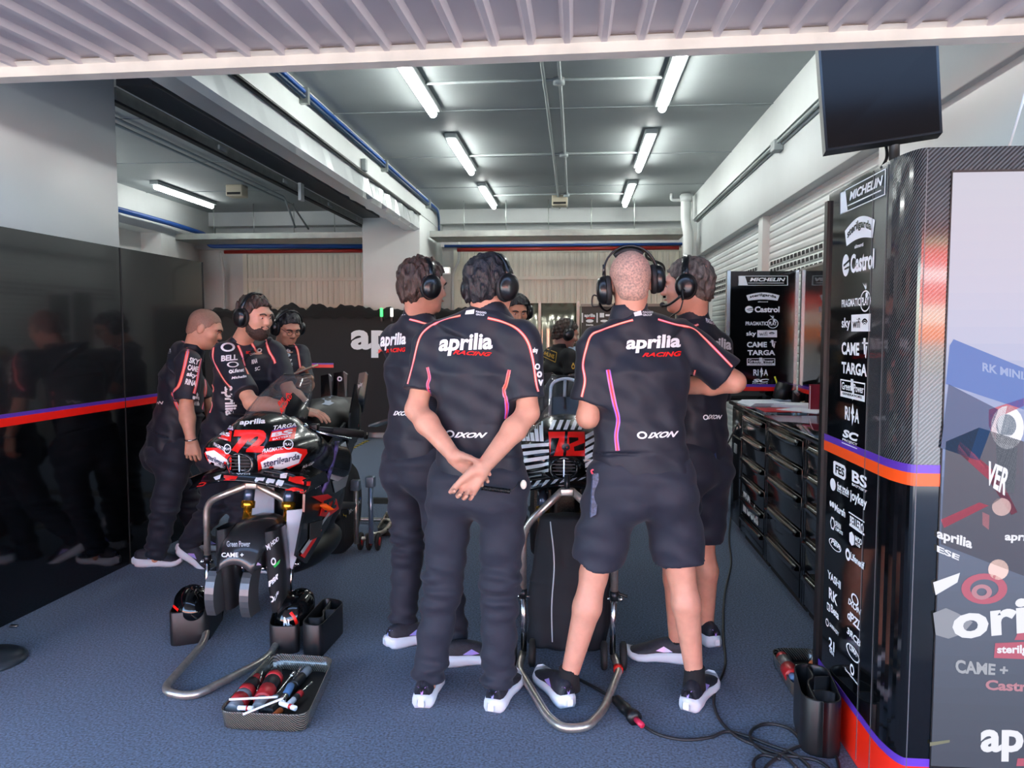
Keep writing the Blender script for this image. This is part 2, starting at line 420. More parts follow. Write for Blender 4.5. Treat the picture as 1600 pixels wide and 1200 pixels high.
# ------------------------------------------------------------------ pipes, conduits, trays
def pipe(name, P, r, mat, label, cat='pipe', R=.08, seg=10):
    b = MB(); b.tube(arc(P, R), r, mat, seg); one(name, b, label, cat, P[0])
t = T('conduit_run', 'pair of grey conduits running down the middle of the main ceiling', 'conduit', (-.2, 4, 3.4))
for i, x in enumerate((-.26, -.14)):
    b = MB(); b.tube(spline([(x, 3.2, 3.375), (x+.01, 7, 3.375), (x, 11.9, 3.375)]), .014, GREY, 8); t.part('conduit', b)
b = MB()
for y in (5.95, 8.35, 10.75):
    b = MB(); b.tube([(-1.16, y, 3.378), (.64, y, 3.378)], .011, GREY, 8); t.part('cross_conduit', b)
    b = MB(); b.cyl((-.14, y, 3.345), (-.14, y, 3.39), .045, GREY, 14); t.part('junction_box', b)
t = T('beam_tubes', 'blue tubes clipped along the top of the left beam', 'pipe', (-2.1, 5, 3.3))
for x, z, m in ((-2.1, 3.33, BLUEP), (-2.1, 3.29, M('tube_navy', '#24384f', .4))):
    b = MB(); b.tube(arc([(x, 3.0, z), (x, 11.6, z), (x, 11.75, z-.1), (x, 11.75, 2.9)], .15), .017, m, 8); t.part('tube', b)
for y in (5.9, 8.4, 10.9): b = MB(); b.box((-2.15, y, 3.24), (-2.07, y+.05, 3.36), ZINC); t.part('clip', b)
pipe('beam_cable', [(-2.13, 3.0, 3.085), (-2.13, 7.5, 3.07), (-2.13, 10.45, 3.085)], .016, BLACK, 'black cable along the lower edge of the left beam', 'cable')
FOIL = M('duct_foil', '#ccd1d1', .2, metal=.25, bump=.12, bscale=3)
b = MB(); rows = []
for i, y in enumerate(np.linspace(3.0, 10.7, 50)):
    j = (.012*math.sin(i*1.7)+.008*math.sin(i*3.1))*(.15 if y < 7.5 else 1)
    rows.append([(-2.16+j, y, 3.07), (-2.15-j, y, 2.9+j), (-2.2, y, 2.87), (-2.36+j, y, 2.875), (-2.38, y, 3.07)])
b.grid(rows, FOIL, closed=True, smooth=False); one('air_duct', b, 'silver wrapped duct hanging under the left beam', 'duct', (-2.25, 3.0, 3.07))
t = T('shutter_rail', 'long pale rail with small brackets over the opening to the left bay', 'rail', (-2.95, 4.8, 2.96))
b = MB(); b.box((-3.02, 4.8, 2.962), (-2.94, 11, 3.04), ZINC); b.box((-3.0, 4.8, 2.945), (-2.95, 11, 2.962), BLACKM); b.box((-2.94, 4.8, 3.05), (-2.7, 11, 3.1), RECSHADE); t.part('rail', b)  # the dark slab holds the shade of the recess as colour
for y in (6.2, 7.6, 9.0, 10.2): b = MB(); b.box((-2.945, y, 2.975), (-2.925, y+.14, 3.015), GREY, bev=.004); t.part('bracket', b)
b = MB(); b.box((-2.93, 8.0, 2.87), (-2.9, 8.1, 3.1), WHITE); t.part('hanger', b)
b = MB(); b.box((-2.14, 7.6, 3.08), (-2.09, 7.68, 3.2), GREY, bev=.01); one('wall_socket', b, 'small grey box on the left beam face', 'electrical box', (-2.12, 7.6, 3.08))
t = T('right_conduits', 'three grey conduits along the foot of the right beam', 'conduit', (1.66, 4, 3.05))
for k in range(3): b = MB(); b.tube([(1.655+.035*k, 2.7, 3.045-.012*k), (1.655+.035*k, 11.1, 3.045-.012*k)], .014, GREY, 8); t.part('conduit', b)
b = MB(); b.box((1.62, 6.62, 2.98), (1.7, 6.75, 3.07), GREY, bev=.01); t.part('junction_box', b)
t = T('drain_pipe', 'thick white drain pipe with elbow in the far right corner', 'pipe', (1.5, 10.9, 2.6))
b = MB(); b.tube(arc([(1.5, 10.9, 3.38), (1.5, 10.9, 3.0), (1.53, 10.85, 2.85), (1.53, 10.85, 1.5)], .15), .07, WHITE, 16); t.part('pipe', b)
b = MB(); b.tube(arc([(1.5, 10.9, 3.3), (1.3, 10.9, 3.3), (1.3, 10.9, 3.39)], .05), .022, WHITE, 10); t.part('branch', b)
b = MB(); b.cyl((1.5, 10.9, 3.28), (1.5, 10.9, 3.36), .085, WHITE, 16); t.part('collar', b)
def tray(x0, x1, label):
    t = T('cable_tray', label, 'cable tray', (x0, 11.3, 2.85), 'cable trays above the back doors')
    b = MB(); b.box((x0, 11.0, 2.84), (x1, 11.01, 2.93), ZINC); b.box((x0, 11.6, 2.84), (x1, 11.61, 2.93), ZINC)
    b.box((x0, 11.0, 2.84), (x1, 11.6, 2.846), ZINC); t.part('tray', b)
    x = x0+.45
    while x < x1-.2: b = MB(); b.tube([(x, 11.3, 2.85), (x, 11.3, 3.4)], .006, ZINC, 6); t.part('hanger_rod', b); x += .62
tray(-5.9, -3.0, 'perforated cable tray across the left bay'); tray(-2.1, 1.5, 'perforated cable tray across the back of the main bay')
pipe('red_pipe', [(-5.6, 11.95, 2.76), (-2.97, 11.95, 2.76)], .03, REDP, 'red pipe over the back door of the left bay')
pipe('red_pipe', [(-1.85, 11.95, 2.76), (1.55, 11.95, 2.76)], .03, REDP, 'red pipe over the back door of the main bay')
pipe('blue_pipe', [(-5.78, 5, 3.03), (-5.78, 10.6, 3.03), (-5.75, 11.6, 3.0), (-5.75, 11.75, 2.83), (-2.97, 11.98, 2.83)], .035, BLUEP, 'blue pipe along the wall of the left bay and over its back door')
pipe('blue_pipe', [(-2.05, 11.95, 2.82), (1.6, 11.95, 2.82)], .022, BLUEP, 'thin blue pipe over the red one in the main bay')
pipe('conduit', [(-1.9, 12.285, 3.08), (1.5, 12.285, 3.08)], .014, GREY, 'grey conduit across the upper back wall of the main bay', 'conduit')
pipe('conduit', [(-4.2, 5, 3.37), (-4.2, 11.2, 3.37), (-4.2, 11.9, 3.1)], .014, GREY, 'first grey conduit along the ceiling of the left bay', 'conduit')
pipe('conduit', [(-4.08, 5, 3.37), (-4.08, 10.6, 3.37), (-4.08, 11.0, 3.0)], .014, GREY, 'second grey conduit along the ceiling of the left bay', 'conduit')
pipe('conduit', [(-5.4, 12.285, 3.08), (-3, 12.285, 3.08)], .014, GREY, 'grey conduit across the upper back wall of the left bay', 'conduit')
for x, s in ((-.24, 'beige box with vents on the main ceiling at the far end'), (-4.45, 'beige box with vents on the ceiling of the left bay')):
    t = T('smoke_detector', s, 'detector box', (x, 11.0 if x > -1 else 9.9, 3.4)); y = t.loc.y
    b = MB(); b.box((x-.11, y-.1, 3.25), (x+.11, y+.1, 3.4), M('beige_box', '#b5ad97', .5), bev=.015); t.part('housing', b)
    b = MB(); b.box((x-.09, y-.105, 3.27), (x+.09, y-.1, 3.3), BLACKM); t.part('vent', b)
pipe('down_conduit', [(-1.83, 12.0, 2.9), (-1.83, 12.0, 2.6), (-1.95, 12.1, 2.4), (-1.95, 12.1, 1.5)], .022, WHITE, 'white bent conduit beside the back column', 'conduit')
pipe('down_conduit', [(-5.65, 11.9, 2.75), (-5.7, 12.1, 2.5), (-5.7, 12.1, .5)], .022, WHITE, 'white bent conduit in the far corner of the left bay', 'conduit')
pipe('hose', [(1.05, 11.9, 2.72), (1.05, 11.85, 2.6), (1.32, 11.85, 2.5), (1.33, 11.85, 2.0)], .02, BLACK, 'black hose hanging from the red pipe', 'hose')

# far side of the pit lane (seen only as a reflection in the glossy panels)
b = MB(); STR = [('#8a8a84', 1.1), ('#d96a2a', .7), ('#c9c2b4', .8), ('#c23a35', 1.), ('#dcdcda', .6), ('#c23a35', 1.), ('#6f7a5a', 1.6)]
z = 0
for i, (c, h) in enumerate(STR): b.box((-45, -26-i*.9, z), (45, -25-i*.9-2.5, z+h), M('stand_%d' % i, c, .8)); z += h
struct('grandstand', b)

t = T('wall_lamp', 'small white emergency lamp on the pale column behind the brown haired man', 'wall light', (-2.1, 10.6, 2.2)); p = at(697, 423, Y=10.46)
b = MB(); b.box((p.x-.09, 10.44, p.z-.05), (p.x+.06, 10.5, p.z+.05), M('lamp_white', '#f2f2ec', .3), bev=.02); t.part('housing', b)
b = MB(); b.box((p.x-.07, 10.435, p.z-.03), (p.x+.04, 10.442, p.z+.03), M('lamp_lens', '#ffffff', .2, emit=.6), bev=.003); t.part('lens', b)
# ------------------------------------------------------------------ black team panels
CARB_MATT = carbon('carbon_panel', 260., .14, '#121315', '#222427')
CARB_TOT = carbon('carbon_totem', 48., .1, '#08090b', '#54575b', (1, -1, -1))
CLOTH = M('black_cloth', '#0b0b0d', .85, bump=.3, bscale=25)
def stripe_box(b, lo, hi, z=1.0):
    """purple over red band on a panel face"""
    b.box((lo[0], lo[1], z), (hi[0], hi[1], z+.043), RED); b.box((lo[0], lo[1], z+.043), (hi[0], hi[1], z+.063), PURPLE)
def xl(y): return -2.86+(y-3.6)*.03
for (y0, y1, s) in ((2.45, 4.6, 'tall black panel at the left edge with a purple and red stripe'), (4.605, 5.6, 'tall black panel behind the bent bald man, its top corner against the white wall')):
    t = T('partition_panel', s, 'partition panel', (xl(y0), y0, 0), 'black partition panels on the left')
    def sheet(z0, z1, mat, off, th=.05):
        b = MB(); b.prism([(xl(y0)+off, y0, z0), (xl(y1)+off, y1, z0), (xl(y1)+off-th, y1, z0), (xl(y0)+off-th, y0, z0)], (0, 0, z1-z0), mat); return b
    t.part('upper_panel', sheet(1.04, 2.0, CARB_MATT, 0)); t.part('lower_panel', sheet(.0, 1.04, BLACKG, .001))
    t.part('red_stripe', sheet(1.0, 1.043, RED, .004)); t.part('purple_stripe', sheet(1.043, 1.063, PURPLE, .004))
    b = MB(); b.prism([(xl(y1)+.004, y1-.004, 0), (xl(y1)+.004, y1+.006, 0), (xl(y1)-.054, y1+.006, 0), (xl(y1)-.054, y1-.004, 0)], (0, 0, 2.0), BLACKM); t.part('edge_profile', b)
t = T('barrier_post', 'black barrier post on a round base at the left edge of the carpet', 'barrier post', (-2.62, 3.14, 0))
b = MB(); b.lathe([(.16, 0), (.16, .012), (.13, .03), (.05, .045), (.035, .05)], M('post_base', '#3b4248', .3, metal=.4), Matrix.Translation(t.loc)); t.part('base', b)
b = MB(); b.cyl(t.loc+Vector((0, 0, .045)), t.loc+Vector((0, 0, .95)), .032, BLACK); t.part('pole', b)
b = MB(); b.cyl(t.loc+Vector((0, 0, .95)), t.loc+Vector((0, 0, 1.0)), .04, BLACK); t.part('cap', b)

# back partition with the big lettering
PY = 10.35
t = T('back_partition', 'long black partition across the back with big white lettering and castors', 'partition', (-3.3, PY, 0))
b = MB(); b.box((-5.4, PY, .1), (-1.0, PY+.06, 1.78), BLACKM); t.part('panel', b)
b = MB(); rows = []
for i, x in enumerate(np.linspace(-5.4, -1.0, 90)):
    h = 1.8+.02*math.sin(i*.9)+.015*math.sin(i*2.3+1)+(.06 if 26 < i < 52 else 0)*abs(math.sin(i*.37))
    rows.append([(x, PY-.03, 1.68+.02*math.sin(i*1.3)), (x, PY-.035, 1.76), (x, PY, h), (x, PY+.07, h), (x, PY+.08, 1.68)])
b.grid(rows, CLOTH); t.part('cloth_cover', b)
p0, p1 = at(463, 572, Y=PY-.005), at(521, 572, Y=PY-.005); b = MB(); stripe_box(b, (p0.x, PY-.008), (p1.x, PY), p0.z-.02); t.part('stripe', b)
b = MB(); write(b, dict(Y=PY-.008), 'aprilia', qd(548, 503, 718, 559), PRINT, .035); t.part('lettering', b)
b = MB(); write(b, dict(Y=PY-.008), 'RACING', qd(588, 544, 700, 552), RED, .03, .25); t.part('red_lettering', b)
for x in (-5.2, -4.1, -2.9, -2.0, -1.15):
    b = MB(); b.cyl((x-.02, PY+.03, .055), (x+.02, PY+.03, .055), .055, RUBBER); b.box((x-.03, PY, .06), (x+.03, PY+.06, .1), ZINC); t.part('castor', b)
for k, (x, m, s) in enumerate(((596, M('led_green', '#3fe06a', .4, emit=1.2), 'small green light stick on the front of the back partition'), (612, M('led_white', '#f4f4f0', .4, emit=.8), 'small white light stick on the front of the back partition'))):
    p = at(x, 495, Y=PY-.05); b = MB(); b.box((p.x-.018, PY-.06, p.z), (p.x+.018, PY-.03, p.z+.12), m, bev=.006); b.box((p.x-.012, PY-.05, p.z-.06), (p.x+.012, PY, p.z+.002), BLACK); one('light_stick', b, s, 'light', (p.x, PY-.05, p.z))
p = MB(); y = 8.6; TAPE = M('tape_yellow', '#c8ad3a', .6)
while y < 10.2: p.box((-2.86, y, .0), (-2.81, y+.07, .002), TAPE); p.box((-2.86, y+.07, .0), (-2.81, y+.14, .002), BLACKM); y += .14
one('floor_tape', p, 'yellow and black striped tape on the carpet', 'tape', (-2.83, 8.6, 0))
p0, p1 = at(574, 787, Z=0), at(640, 787, Z=0); b = MB(); b.prism([(p0.x, p0.y, 0), (p0.x, p0.y+.05, .03), (p0.x, p0.y+.12, .03), (p0.x, p0.y+.17, 0)], (p1.x-p0.x+.9, 0, 0), BLACK)
one('cable_cover', b, 'low black cable cover strip across the carpet', 'cable cover', (p0.x, p0.y, 0))
# stainless screens and far sponsor board
t = T('steel_screen', 'reflective stainless screen behind the man in the black and gold shirt', 'screen', (-.6, 11.9, 0))
for x0, x1 in ((-1.22, -.56), (-.55, .0)):
    b = MB(); n = 14; b.grid([[(x0+(x1-x0)*i/n, 11.9+.012*math.sin(i*1.1+x0*3), z) for i in range(n+1)] for z in (0, .5, 1., 1.5, 1.93)], M('steel_sheet', '#b9b6a6', .2, metal=.85, noise=.1, nscale=2), th=.01); t.part('sheet', b)
for x in (-1.25, -.56, .03): b = MB(); b.box((x-.02, 11.86, 0), (x+.02, 11.93, 1.96), ZINC); t.part('post', b)
t = T('sponsor_board', 'far dark board with small white logos near the back door', 'sponsor board', (.6, 11.5, 0))
b = MB(); b.box((.08, 11.5, 0), (1.45, 11.55, 1.86), M('dark_board', '#3a3634', .5)); t.part('board', b)
b = MB(); b.box((.06, 11.48, 1.86), (1.47, 11.57, 1.9), M('board_rail', '#857c74', .4)); t.part('rail', b)
b = MB(); S = dict(Y=11.495)
write(b, S, 'aprilia', qd(913, 490, 930, 497), PRINT, .04); write(b, S, 'RACING', qd(916, 496, 929, 498), RED, .03)
for x0, y0, x1, y1 in ((909, 489, 911, 504), (932, 489, 934, 504), (955, 489, 956.5, 504), (937, 489, 944, 496), (946, 491, 953, 494)): lay(b, S, [(x0, y0), (x1, y0), (x1, y1), (x0, y1)], [(0, 1, 2, 3)], PRINT)
for x, y, rx, ry in ((921.5, 501.5, 6, 2.6), (944, 501.5, 6, 2.)): lay(b, S, ring2(x, y, rx, ry), [tuple(range(20))], PRINT)
write(b, S, 'brembo', qd(916, 506, 927, 509), PRINT, .03); write(b, S, 'aprilia', qd(958, 490, 974, 497), PRINT, .04)
t.part('lettering', b)

# ------------------------------------------------------------------ sponsor logos on flat faces
def q3(X, xl_, yt, xr, yb):
    """a world rectangle on plane X= from a photo measurement of its left edge and its right end"""
    a = at(xl_, yt, X=X); c = at(xl_, yb, X=X); yr = at(xr, yt, X=X).y
    return [a, Vector((X, yr, a.z)), Vector((X, yr, c.z)), c]
def bil3(q, u, v): return (q[3]*(1-u)+q[2]*u)*(1-v)+(q[0]*(1-u)+q[1]*u)*v
def w3(b, q, s, mat, bold=.02, shear=0., off=Vector((-.0006, 0, 0)), u0=0., u1=1., v0=0., v1=1.):
    A, F, _ = text2d(s, bold, shear); b.add([bil3(q, u0+(u1-u0)*u, v0+(v1-v0)*v)+off for u, v in A], F, mat)
def poly3(b, q, P, mat, off=Vector((-.0006, 0, 0)), F=None): b.add([bil3(q, u, v)+off for u, v in P], F or [tuple(range(len(P)))], mat)
def ell(cx, cy, rx, ry, n=24, a0=0., a1=2*PI): return [(cx+rx*math.cos(a0+(a1-a0)*i/n), cy+ry*math.sin(a0+(a1-a0)*i/n)) for i in range(n)]
def annulus(cx, cy, rx, ry, k=.82, n=24):
    V = ell(cx, cy, rx, ry, n)+ell(cx, cy, rx*k, ry*k, n); return V, [(i, (i+1) % n, (i+1) % n+n, i+n) for i in range(n)]
def frame_(b, q, m, mat, off):
    V = [(0, 0), (1, 0), (1, 1), (0, 1), (m, m*3), (1-m, m*3), (1-m, 1-m*3), (m, 1-m*3)]
    poly3(b, q, V, mat, off, [(0, 1, 5, 4), (1, 2, 6, 5), (2, 3, 7, 6), (3, 0, 4, 7)])
def logo(b, q, kind, off, dark, W=None):
    W = W or PRINT; off2 = off*1.6
    if kind == 'michelin':
        frame_(b, q, .015, W, off); poly3(b, q, [(.0, 0), (.2, 0), (.14, 1), (0, 1)], W, off); w3(b, q, 'MICHELIN', W, .035, .25, off, .24, .95, .42, .8); poly3(b, q, [(.2, .22), (.92, .22), (.92, .27), (.2, .27)], W, off)
    elif kind == 'sterilgarda':
        n = 12; V = [(i/n, .72+.28*math.sin(PI*i/n)) for i in range(n+1)]+[(1-.06-.88*i/n, .2+.12*math.sin(PI*i/n)) for i in range(n+1)]
        poly3(b, q, V, W, off, [(i, i+1, 2*n-i, 2*n+1-i) for i in range(n)])
        A, F, _ = text2d('sterilgarda', .03); b.add([bil3(q, .1+.8*u, .36+.34*v+.2*math.sin(PI*u)*1)+off2 for u, v in A], F, dark)
        w3(b, q, 'alimenti', W, .02, 0, off, .35, .65, .04, .16)
    elif kind == 'castrol':
        poly3(b, q, ell(.12, .5, .12, .5), W, off); poly3(b, q, [(.06, .45), (.24, .62), (.24, .72), (.05, .55)], dark, off2); poly3(b, q, [(.09, .3), (.24, .34), (.24, .44), (.08, .36)], dark, off2); w3(b, q, 'Castrol', W, .035, 0, off, .28, 1, .08, .92)
    elif kind == 'pragmatic':
        w3(b, q, 'PRAGMATIC', W, .02, 0, off, 0, .67, .22, .5); V, F = annulus(.83, .36, .17, .36, .88); poly3(b, q, V, W, off, F)
        w3(b, q, 'PLAY', W, .03, 0, off, .71, .95, .22, .5); poly3(b, q, ell(.87, .56, .04, .09), W, off)
        for dx in (-.07, 0, .06): poly3(b, q, [(.8+dx, .99), (.83, .74), (.86, .78)], W, off)
    elif kind == 'sky':
        w3(b, q, 'sky', W, .02, 0, off, 0, .32, .05, .85); poly3(b, q, [(.36, 0), (1, 0), (1, 1), (.36, 1)], W, off); w3(b, q, 'wifi', dark, .0, 0, off2, .42, .68, .2, .8)
        for k in (.28, .2, .11):
            V = [(.83+.42*k*r*math.cos(a), .3+1.6*k*r*math.sin(a)) for r in (1, .78) for a in np.linspace(.6, PI-.6, 9)]; poly3(b, q, V, dark, off2, [(i, i+1, i+10, i+9) for i in range(8)])
    elif kind == 'came':
        w3(b, q, 'CAME', W, .035, 0, off, 0, .68, .1, .75)
        for P in ([(.78, .7), (.99, .7), (.99, .78), (.78, .78)], [(.82, .98), (.9, .98), (.9, .2), (.86, .2)], [(.92, .6), (.96, .6), (.93, 0), (.9, .1)]): poly3(b, q, P, W, off)
    elif kind == 'green':
        frame_(b, q, .025, W, off); w3(b, q, 'Green', W, .02, 0, off, .06, .46, .42, .85); w3(b, q, 'Power', W, .02, 0, off, .56, .95, .42, .85); poly3(b, q, [(.44, 1.1), (.54, 1.1), (.56, .5), (.6, .5), (.52, -.1), (.5, .45), (.44, .45)], W, off)
        poly3(b, q, [(.03, .08), (.97, .08), (.97, .32), (.03, .32)], W, off); w3(b, q, 'GENERATORS', dark, .02, 0, off2, .1, .9, .14, .27)
    elif kind == 'rina':
        w3(b, q, 'RI', W, .03, 0, off, 0, .36, .2, .8); w3(b, q, 'A', W, .03, 0, off, .7, 1, .2, .8); poly3(b, q, [(.55, 1), (.66, .6), (.58, .5), (.68, .45), (.52, 0), (.5, .5), (.44, .55)], W, off)
    elif kind == 'sc':
        w3(b, q, 'SC', W, .05, .2, off, .05, .95, .45, 1); w3(b, q, 'PROJECT', W, .02, 0, off, .05, .9, .16, .36); poly3(b, q, [(.0, 0), (.9, 0), (.9, .06), (0, .06)], W, off)
    else: w3(b, q, kind, W, .035, 0, off)

# ------------------------------------------------------------------ right totem with the big screen
TX, TYF, TYB, TZ = .96, 2.33, 3.06, 2.0
t = T('sponsor_totem', 'tall black pit unit with white sponsor logos and a big screen on its front', 'pit unit', (1.3, 2.7, 0))
def foot(r, x0, y0, x1, y1, n=10):
    rx, ry = .04+r-.085, .16+r-.085; c = (x0+rx, y0+ry); return [(x1, y0, 0)]+[(c[0]-rx*math.sin(a), c[1]-ry*math.cos(a), 0) for a in np.linspace(0, PI/2, n+1)]+[(x0, y1, 0), (x1, y1, 0)]
def wrap(z0, z1, mat, g=0., y1=TYB, r=.085):
    b = MB(); P = [(x, y, z0) for x, y, z in foot(r+g, TX-g, TYF-g, 1.7, y1+g)]; b.prism(P, (0, 0, z1-z0), mat, smooth=False)
    for i in range(2+len(b.f)-len(b.f), len(b.f)): b.sm[i] = False
    return b
t.part('base_plinth', wrap(.0, .165, M('plinth_red', '#ee2a14', .3), .001)); t.part('lower_body', wrap(.165, 1.02, BLACKG)); t.part('upper_body', wrap(1.02, TZ, CARB_TOT))
t.part('orange_stripe', wrap(1.02, 1.058, ORANGE, .0015)); t.part('purple_stripe', wrap(1.058, 1.083, PURPLE, .0015)); t.part('purple_base_stripe', wrap(.165, .19, PURPLE, .0015))
b = MB(); b.box((TX-.0012, 2.62, 1.083), (TX, TYB-.002, TZ-.004), BLACKG); t.part('logo_panel', b)
b = MB(); b.box((TX-.012, TYB-.02, 0), (TX+.02, TYB+.015, TZ-.03), BLACK); t.part('rear_profile', b)
SEAM = M('panel_seam', '#55585c', .4)
for y in (2.50, 2.615): b = MB(); b.box((TX-.0024, y, .02), (TX-.001, y+.0035, TZ-.01), SEAM); t.part('seam', b)
b = MB(); off = Vector((-.002, 0, 0)); X = TX
for k, a in (('michelin', (1313, 301, 1384, 336)), ('sterilgarda', (1321, 348, 1368, 395)), ('castrol', (1317, 399, 1367, 433)), ('pragmatic', (1316, 447, 1362, 490)), ('sky', (1316, 493, 1361, 518)), ('came', (1316, 527, 1358, 557)),
             ('TARGA', (1316, 565, 1356, 583)), ('green', (1314, 592, 1353, 619)), ('rina', (1321, 627, 1344, 662)), ('sc', (1316, 669, 1344, 692))): b = MB(); logo(b, q3(X, *a), k, off, BLACKG); t.part('logo', b)
def cap_(a, s, inv=False, sh=0.):
    b = MB(); q = q3(X, *a)
    if inv: poly3(b, q, [(0, .1), (.1, 0), (.9, 0), (1, .2), (1, .8), (.9, 1), (.1, 1), (0, .9)], PRINT, off); w3(b, q, s, BLACKG, .03, sh, off*1.5, .2, .9, .2, .8)
    else: w3(b, q, s, PRINT, .03, sh, off)
    t.part('logo', b)
def dot_(a, V, F=None): b = MB(); poly3(b, q3(X, *a), V, PRINT, off, F); t.part('logo', b)
cap_((1303, 719, 1323, 741), 'FES', True); cap_((1332, 734, 1356, 752), 'BS'); cap_((1332, 754, 1356, 758), 'BATTERY'); dot_((1298, 745, 1307, 764), ell(.5, .5, .5, .5))
cap_((1309, 752, 1328, 764), 'fast trade'); cap_((1309, 764, 1327, 768), 'Energy Solutions'); cap_((1329, 764, 1356, 784), 'joykey')
for a in ((1297, 781, 1300.5, 790), (1300.5, 783, 1304.5, 792)): dot_(a, ell(.5, .5, .5, .5))
cap_((1305, 786, 1322, 798), 'Marsh'); cap_((1329, 805, 1351, 820), 'BELLERO'); dot_((1327, 799, 1352, 801), [(0, 0), (1, 0), (1, 1), (0, 1)]); dot_((1328, 818, 1352, 821), [(0, 0), (1, 0), (1, 1), (0, 1)])
V, F = annulus(.5, .5, .5, .5, .7, 6); dot_((1298, 804, 1306, 826), V, F); cap_((1306, 813, 1315, 822), 'SPAIN'); cap_((1306, 823, 1318, 828), 'COMPOSITES')
dot_((1328, 828, 1336, 850), [(0, .8), (.5, 1), (1, .8), (1, .2), (.5, 0), (0, .2)]); cap_((1337, 836, 1348, 845), 'MOD'); cap_((1337, 846, 1345, 851), 'HUB')
V, F = annulus(.5, .5, .5, .5, .86); dot_((1296, 836, 1316, 852), V, F); cap_((1299, 840, 1314, 848), 'PBR', False, .3)
V, F = annulus(.5, .5, .5, .5, .5); dot_((1322, 854, 1330, 873), V, F); cap_((1330, 862, 1352, 874), 'Lifenetif')
cap_((1294, 890, 1315, 902), 'YASHI'); cap_((1296, 917, 1310, 934), 'RK'); cap_((1293, 940, 1298, 952), 'E', True); cap_((1299, 943, 1312, 956), 'Beta'); V, F = annulus(.5, .5, .5, .5, .7); dot_((1291, 964, 1296, 976), V, F); cap_((1297, 972, 1312, 978), 'SARRADY')
cap_((1296, 994, 1305, 1010), '21'); cap_((1297, 1012, 1304, 1018), 'GEN'); V, F = annulus(.5, .5, .5, .5, .7); dot_((1331, 923, 1343, 940), V, F); cap_((1326, 933, 1347, 943), 'IXON', False, .2)
cap_((1325, 951, 1346, 966), 'dPZL', False, .3); cap_((1324, 978, 1346, 989), '3RCB', False, .2); V, F = annulus(.5, .5, .5, .5, .85); dot_((1323, 998, 1345, 1019), V, F); cap_((1328, 1005, 1340, 1014), 'CIMA')
V, F = annulus(.5, .5, .5, .5, .6); dot_((1329, 1034, 1336, 1051), V, F); cap_((1321, 1042, 1343, 1047), 'SportGarment')
b = MB(); b.box((.9995, TYF-.0016, .02), (1.002, TYF+.001, TZ-.005), SEAM); t.part('seam', b)
# screen on the front
SCR = M('screen_light', '#b3b4c6', .35, emit=.75); 
def scr(name, c, e=.5): return M('screen_'+name, c, .4, emit=e)
b = MB(); pT = at(1488, 268, Y=TYF); pB = at(1455, 1195, Y=TYF); sx = pT.x
b.box((sx-.003, TYF-.004, .02), (1.66, TYF+.01, pT.z+.003), BLACK); t.part('screen_bezel', b)
b = MB(); Z0 = pB.z; H_ = pT.z-.004-Z0
COLS = ['#3c434f', '#414955', '#46505f', '#4a5566', '#4d5a70', '#505f7a', '#6c7fa8', '#8794b8', '#a3a7bf', '#adadc0', '#b1b0bf', '#b4b3bf']
nB = 36
for i in range(nB):
    f = i/(nB-1)*(len(COLS)-1); k = min(int(f), len(COLS)-2); ca, cb = lin(COLS[k]), lin(COLS[k+1]); c = [ca[j]+(cb[j]-ca[j])*(f-k) for j in range(3)]
    b.box((sx, TYF-.006, Z0+H_*i/nB), (1.655, TYF-.003, Z0+H_*(i+1)/nB), M('screen_row_%d' % i, c, .4, emit=.6))
S = dict(Y=TYF-.008)
BLU, DK, RD, WH, PK = scr('blue', '#3d6bb5'), scr('dark', '#363d4b'), scr('red', '#b8566a'), scr('white', '#dfe0ea', .55), scr('pink', '#b9808c')
def blob(P, m): lay(b, S, P, [tuple(range(len(P)))], m, 0.0)
def sw(s, q, m, sh=0.): write(b, S, s, q, m, .035, sh, .001, L=99)
blob([(1490, 530), (1600, 575), (1600, 640), (1478, 600), (1484, 540)], BLU); blob([(1482, 600), (1560, 640), (1530, 720), (1470, 700)], scr('navy', '#35507c'))
blob([(1478, 690), (1530, 668), (1600, 690), (1600, 900), (1470, 850)], DK)
for P in ([(1545, 640), (1600, 622), (1600, 634), (1560, 652), (1556, 690), (1545, 665)], [(1500, 690), (1560, 742), (1590, 800), (1580, 805), (1545, 750), (1495, 705)], [(1470, 812), (1530, 785), (1545, 790), (1475, 825)]): blob(P, RD)
blob(ring2(1574, 668, 26, 34), WH); blob(ring2(1572, 665, 16, 18), scr('visor', '#54657a')); blob([(1556, 690), (1590, 700), (1585, 770), (1560, 770)], scr('grey', '#a9acb8')); blob(ring2(1565, 792, 15, 14), scr('glove', '#e8c8c8')); blob([(1535, 800), (1546, 805), (1545, 828), (1535, 820)], PK)
V, F = ring2(1538, 920, 36, 24, 24, .62); lay(b, S, V, F, RD, .0); blob(ring2(1560, 890, 16, 16), scr('peach', '#efcfc9')); V, F = ring2(1534, 925, 16, 12, 20, .5); lay(b, S, V, F, PK, .0005)
blob([(1460, 830), (1520, 850), (1600, 850), (1600, 1010), (1455, 1010)], scr('dark2', '#454d5b')); b.f.pop(); b.m.pop(); b.sm.pop()
blob([(1458, 910), (1500, 895), (1496, 910), (1462, 930)], WH); blob([(1458, 958), (1478, 950), (1496, 958), (1520, 972), (1505, 990), (1482, 998), (1462, 992)], scr('greyish', '#8f949f'))
sw('VER', [(1545, 720), (1580, 735), (1570, 775), (1540, 755)], WH); sw('aprilia', [(1464, 825), (1520, 842), (1518, 862), (1464, 845)], WH); sw('ESE', [(1464, 852), (1500, 868), (1498, 876), (1464, 862)], WH); sw('aprilia', [(1570, 832), (1625, 832), (1620, 850), (1570, 848)], WH)
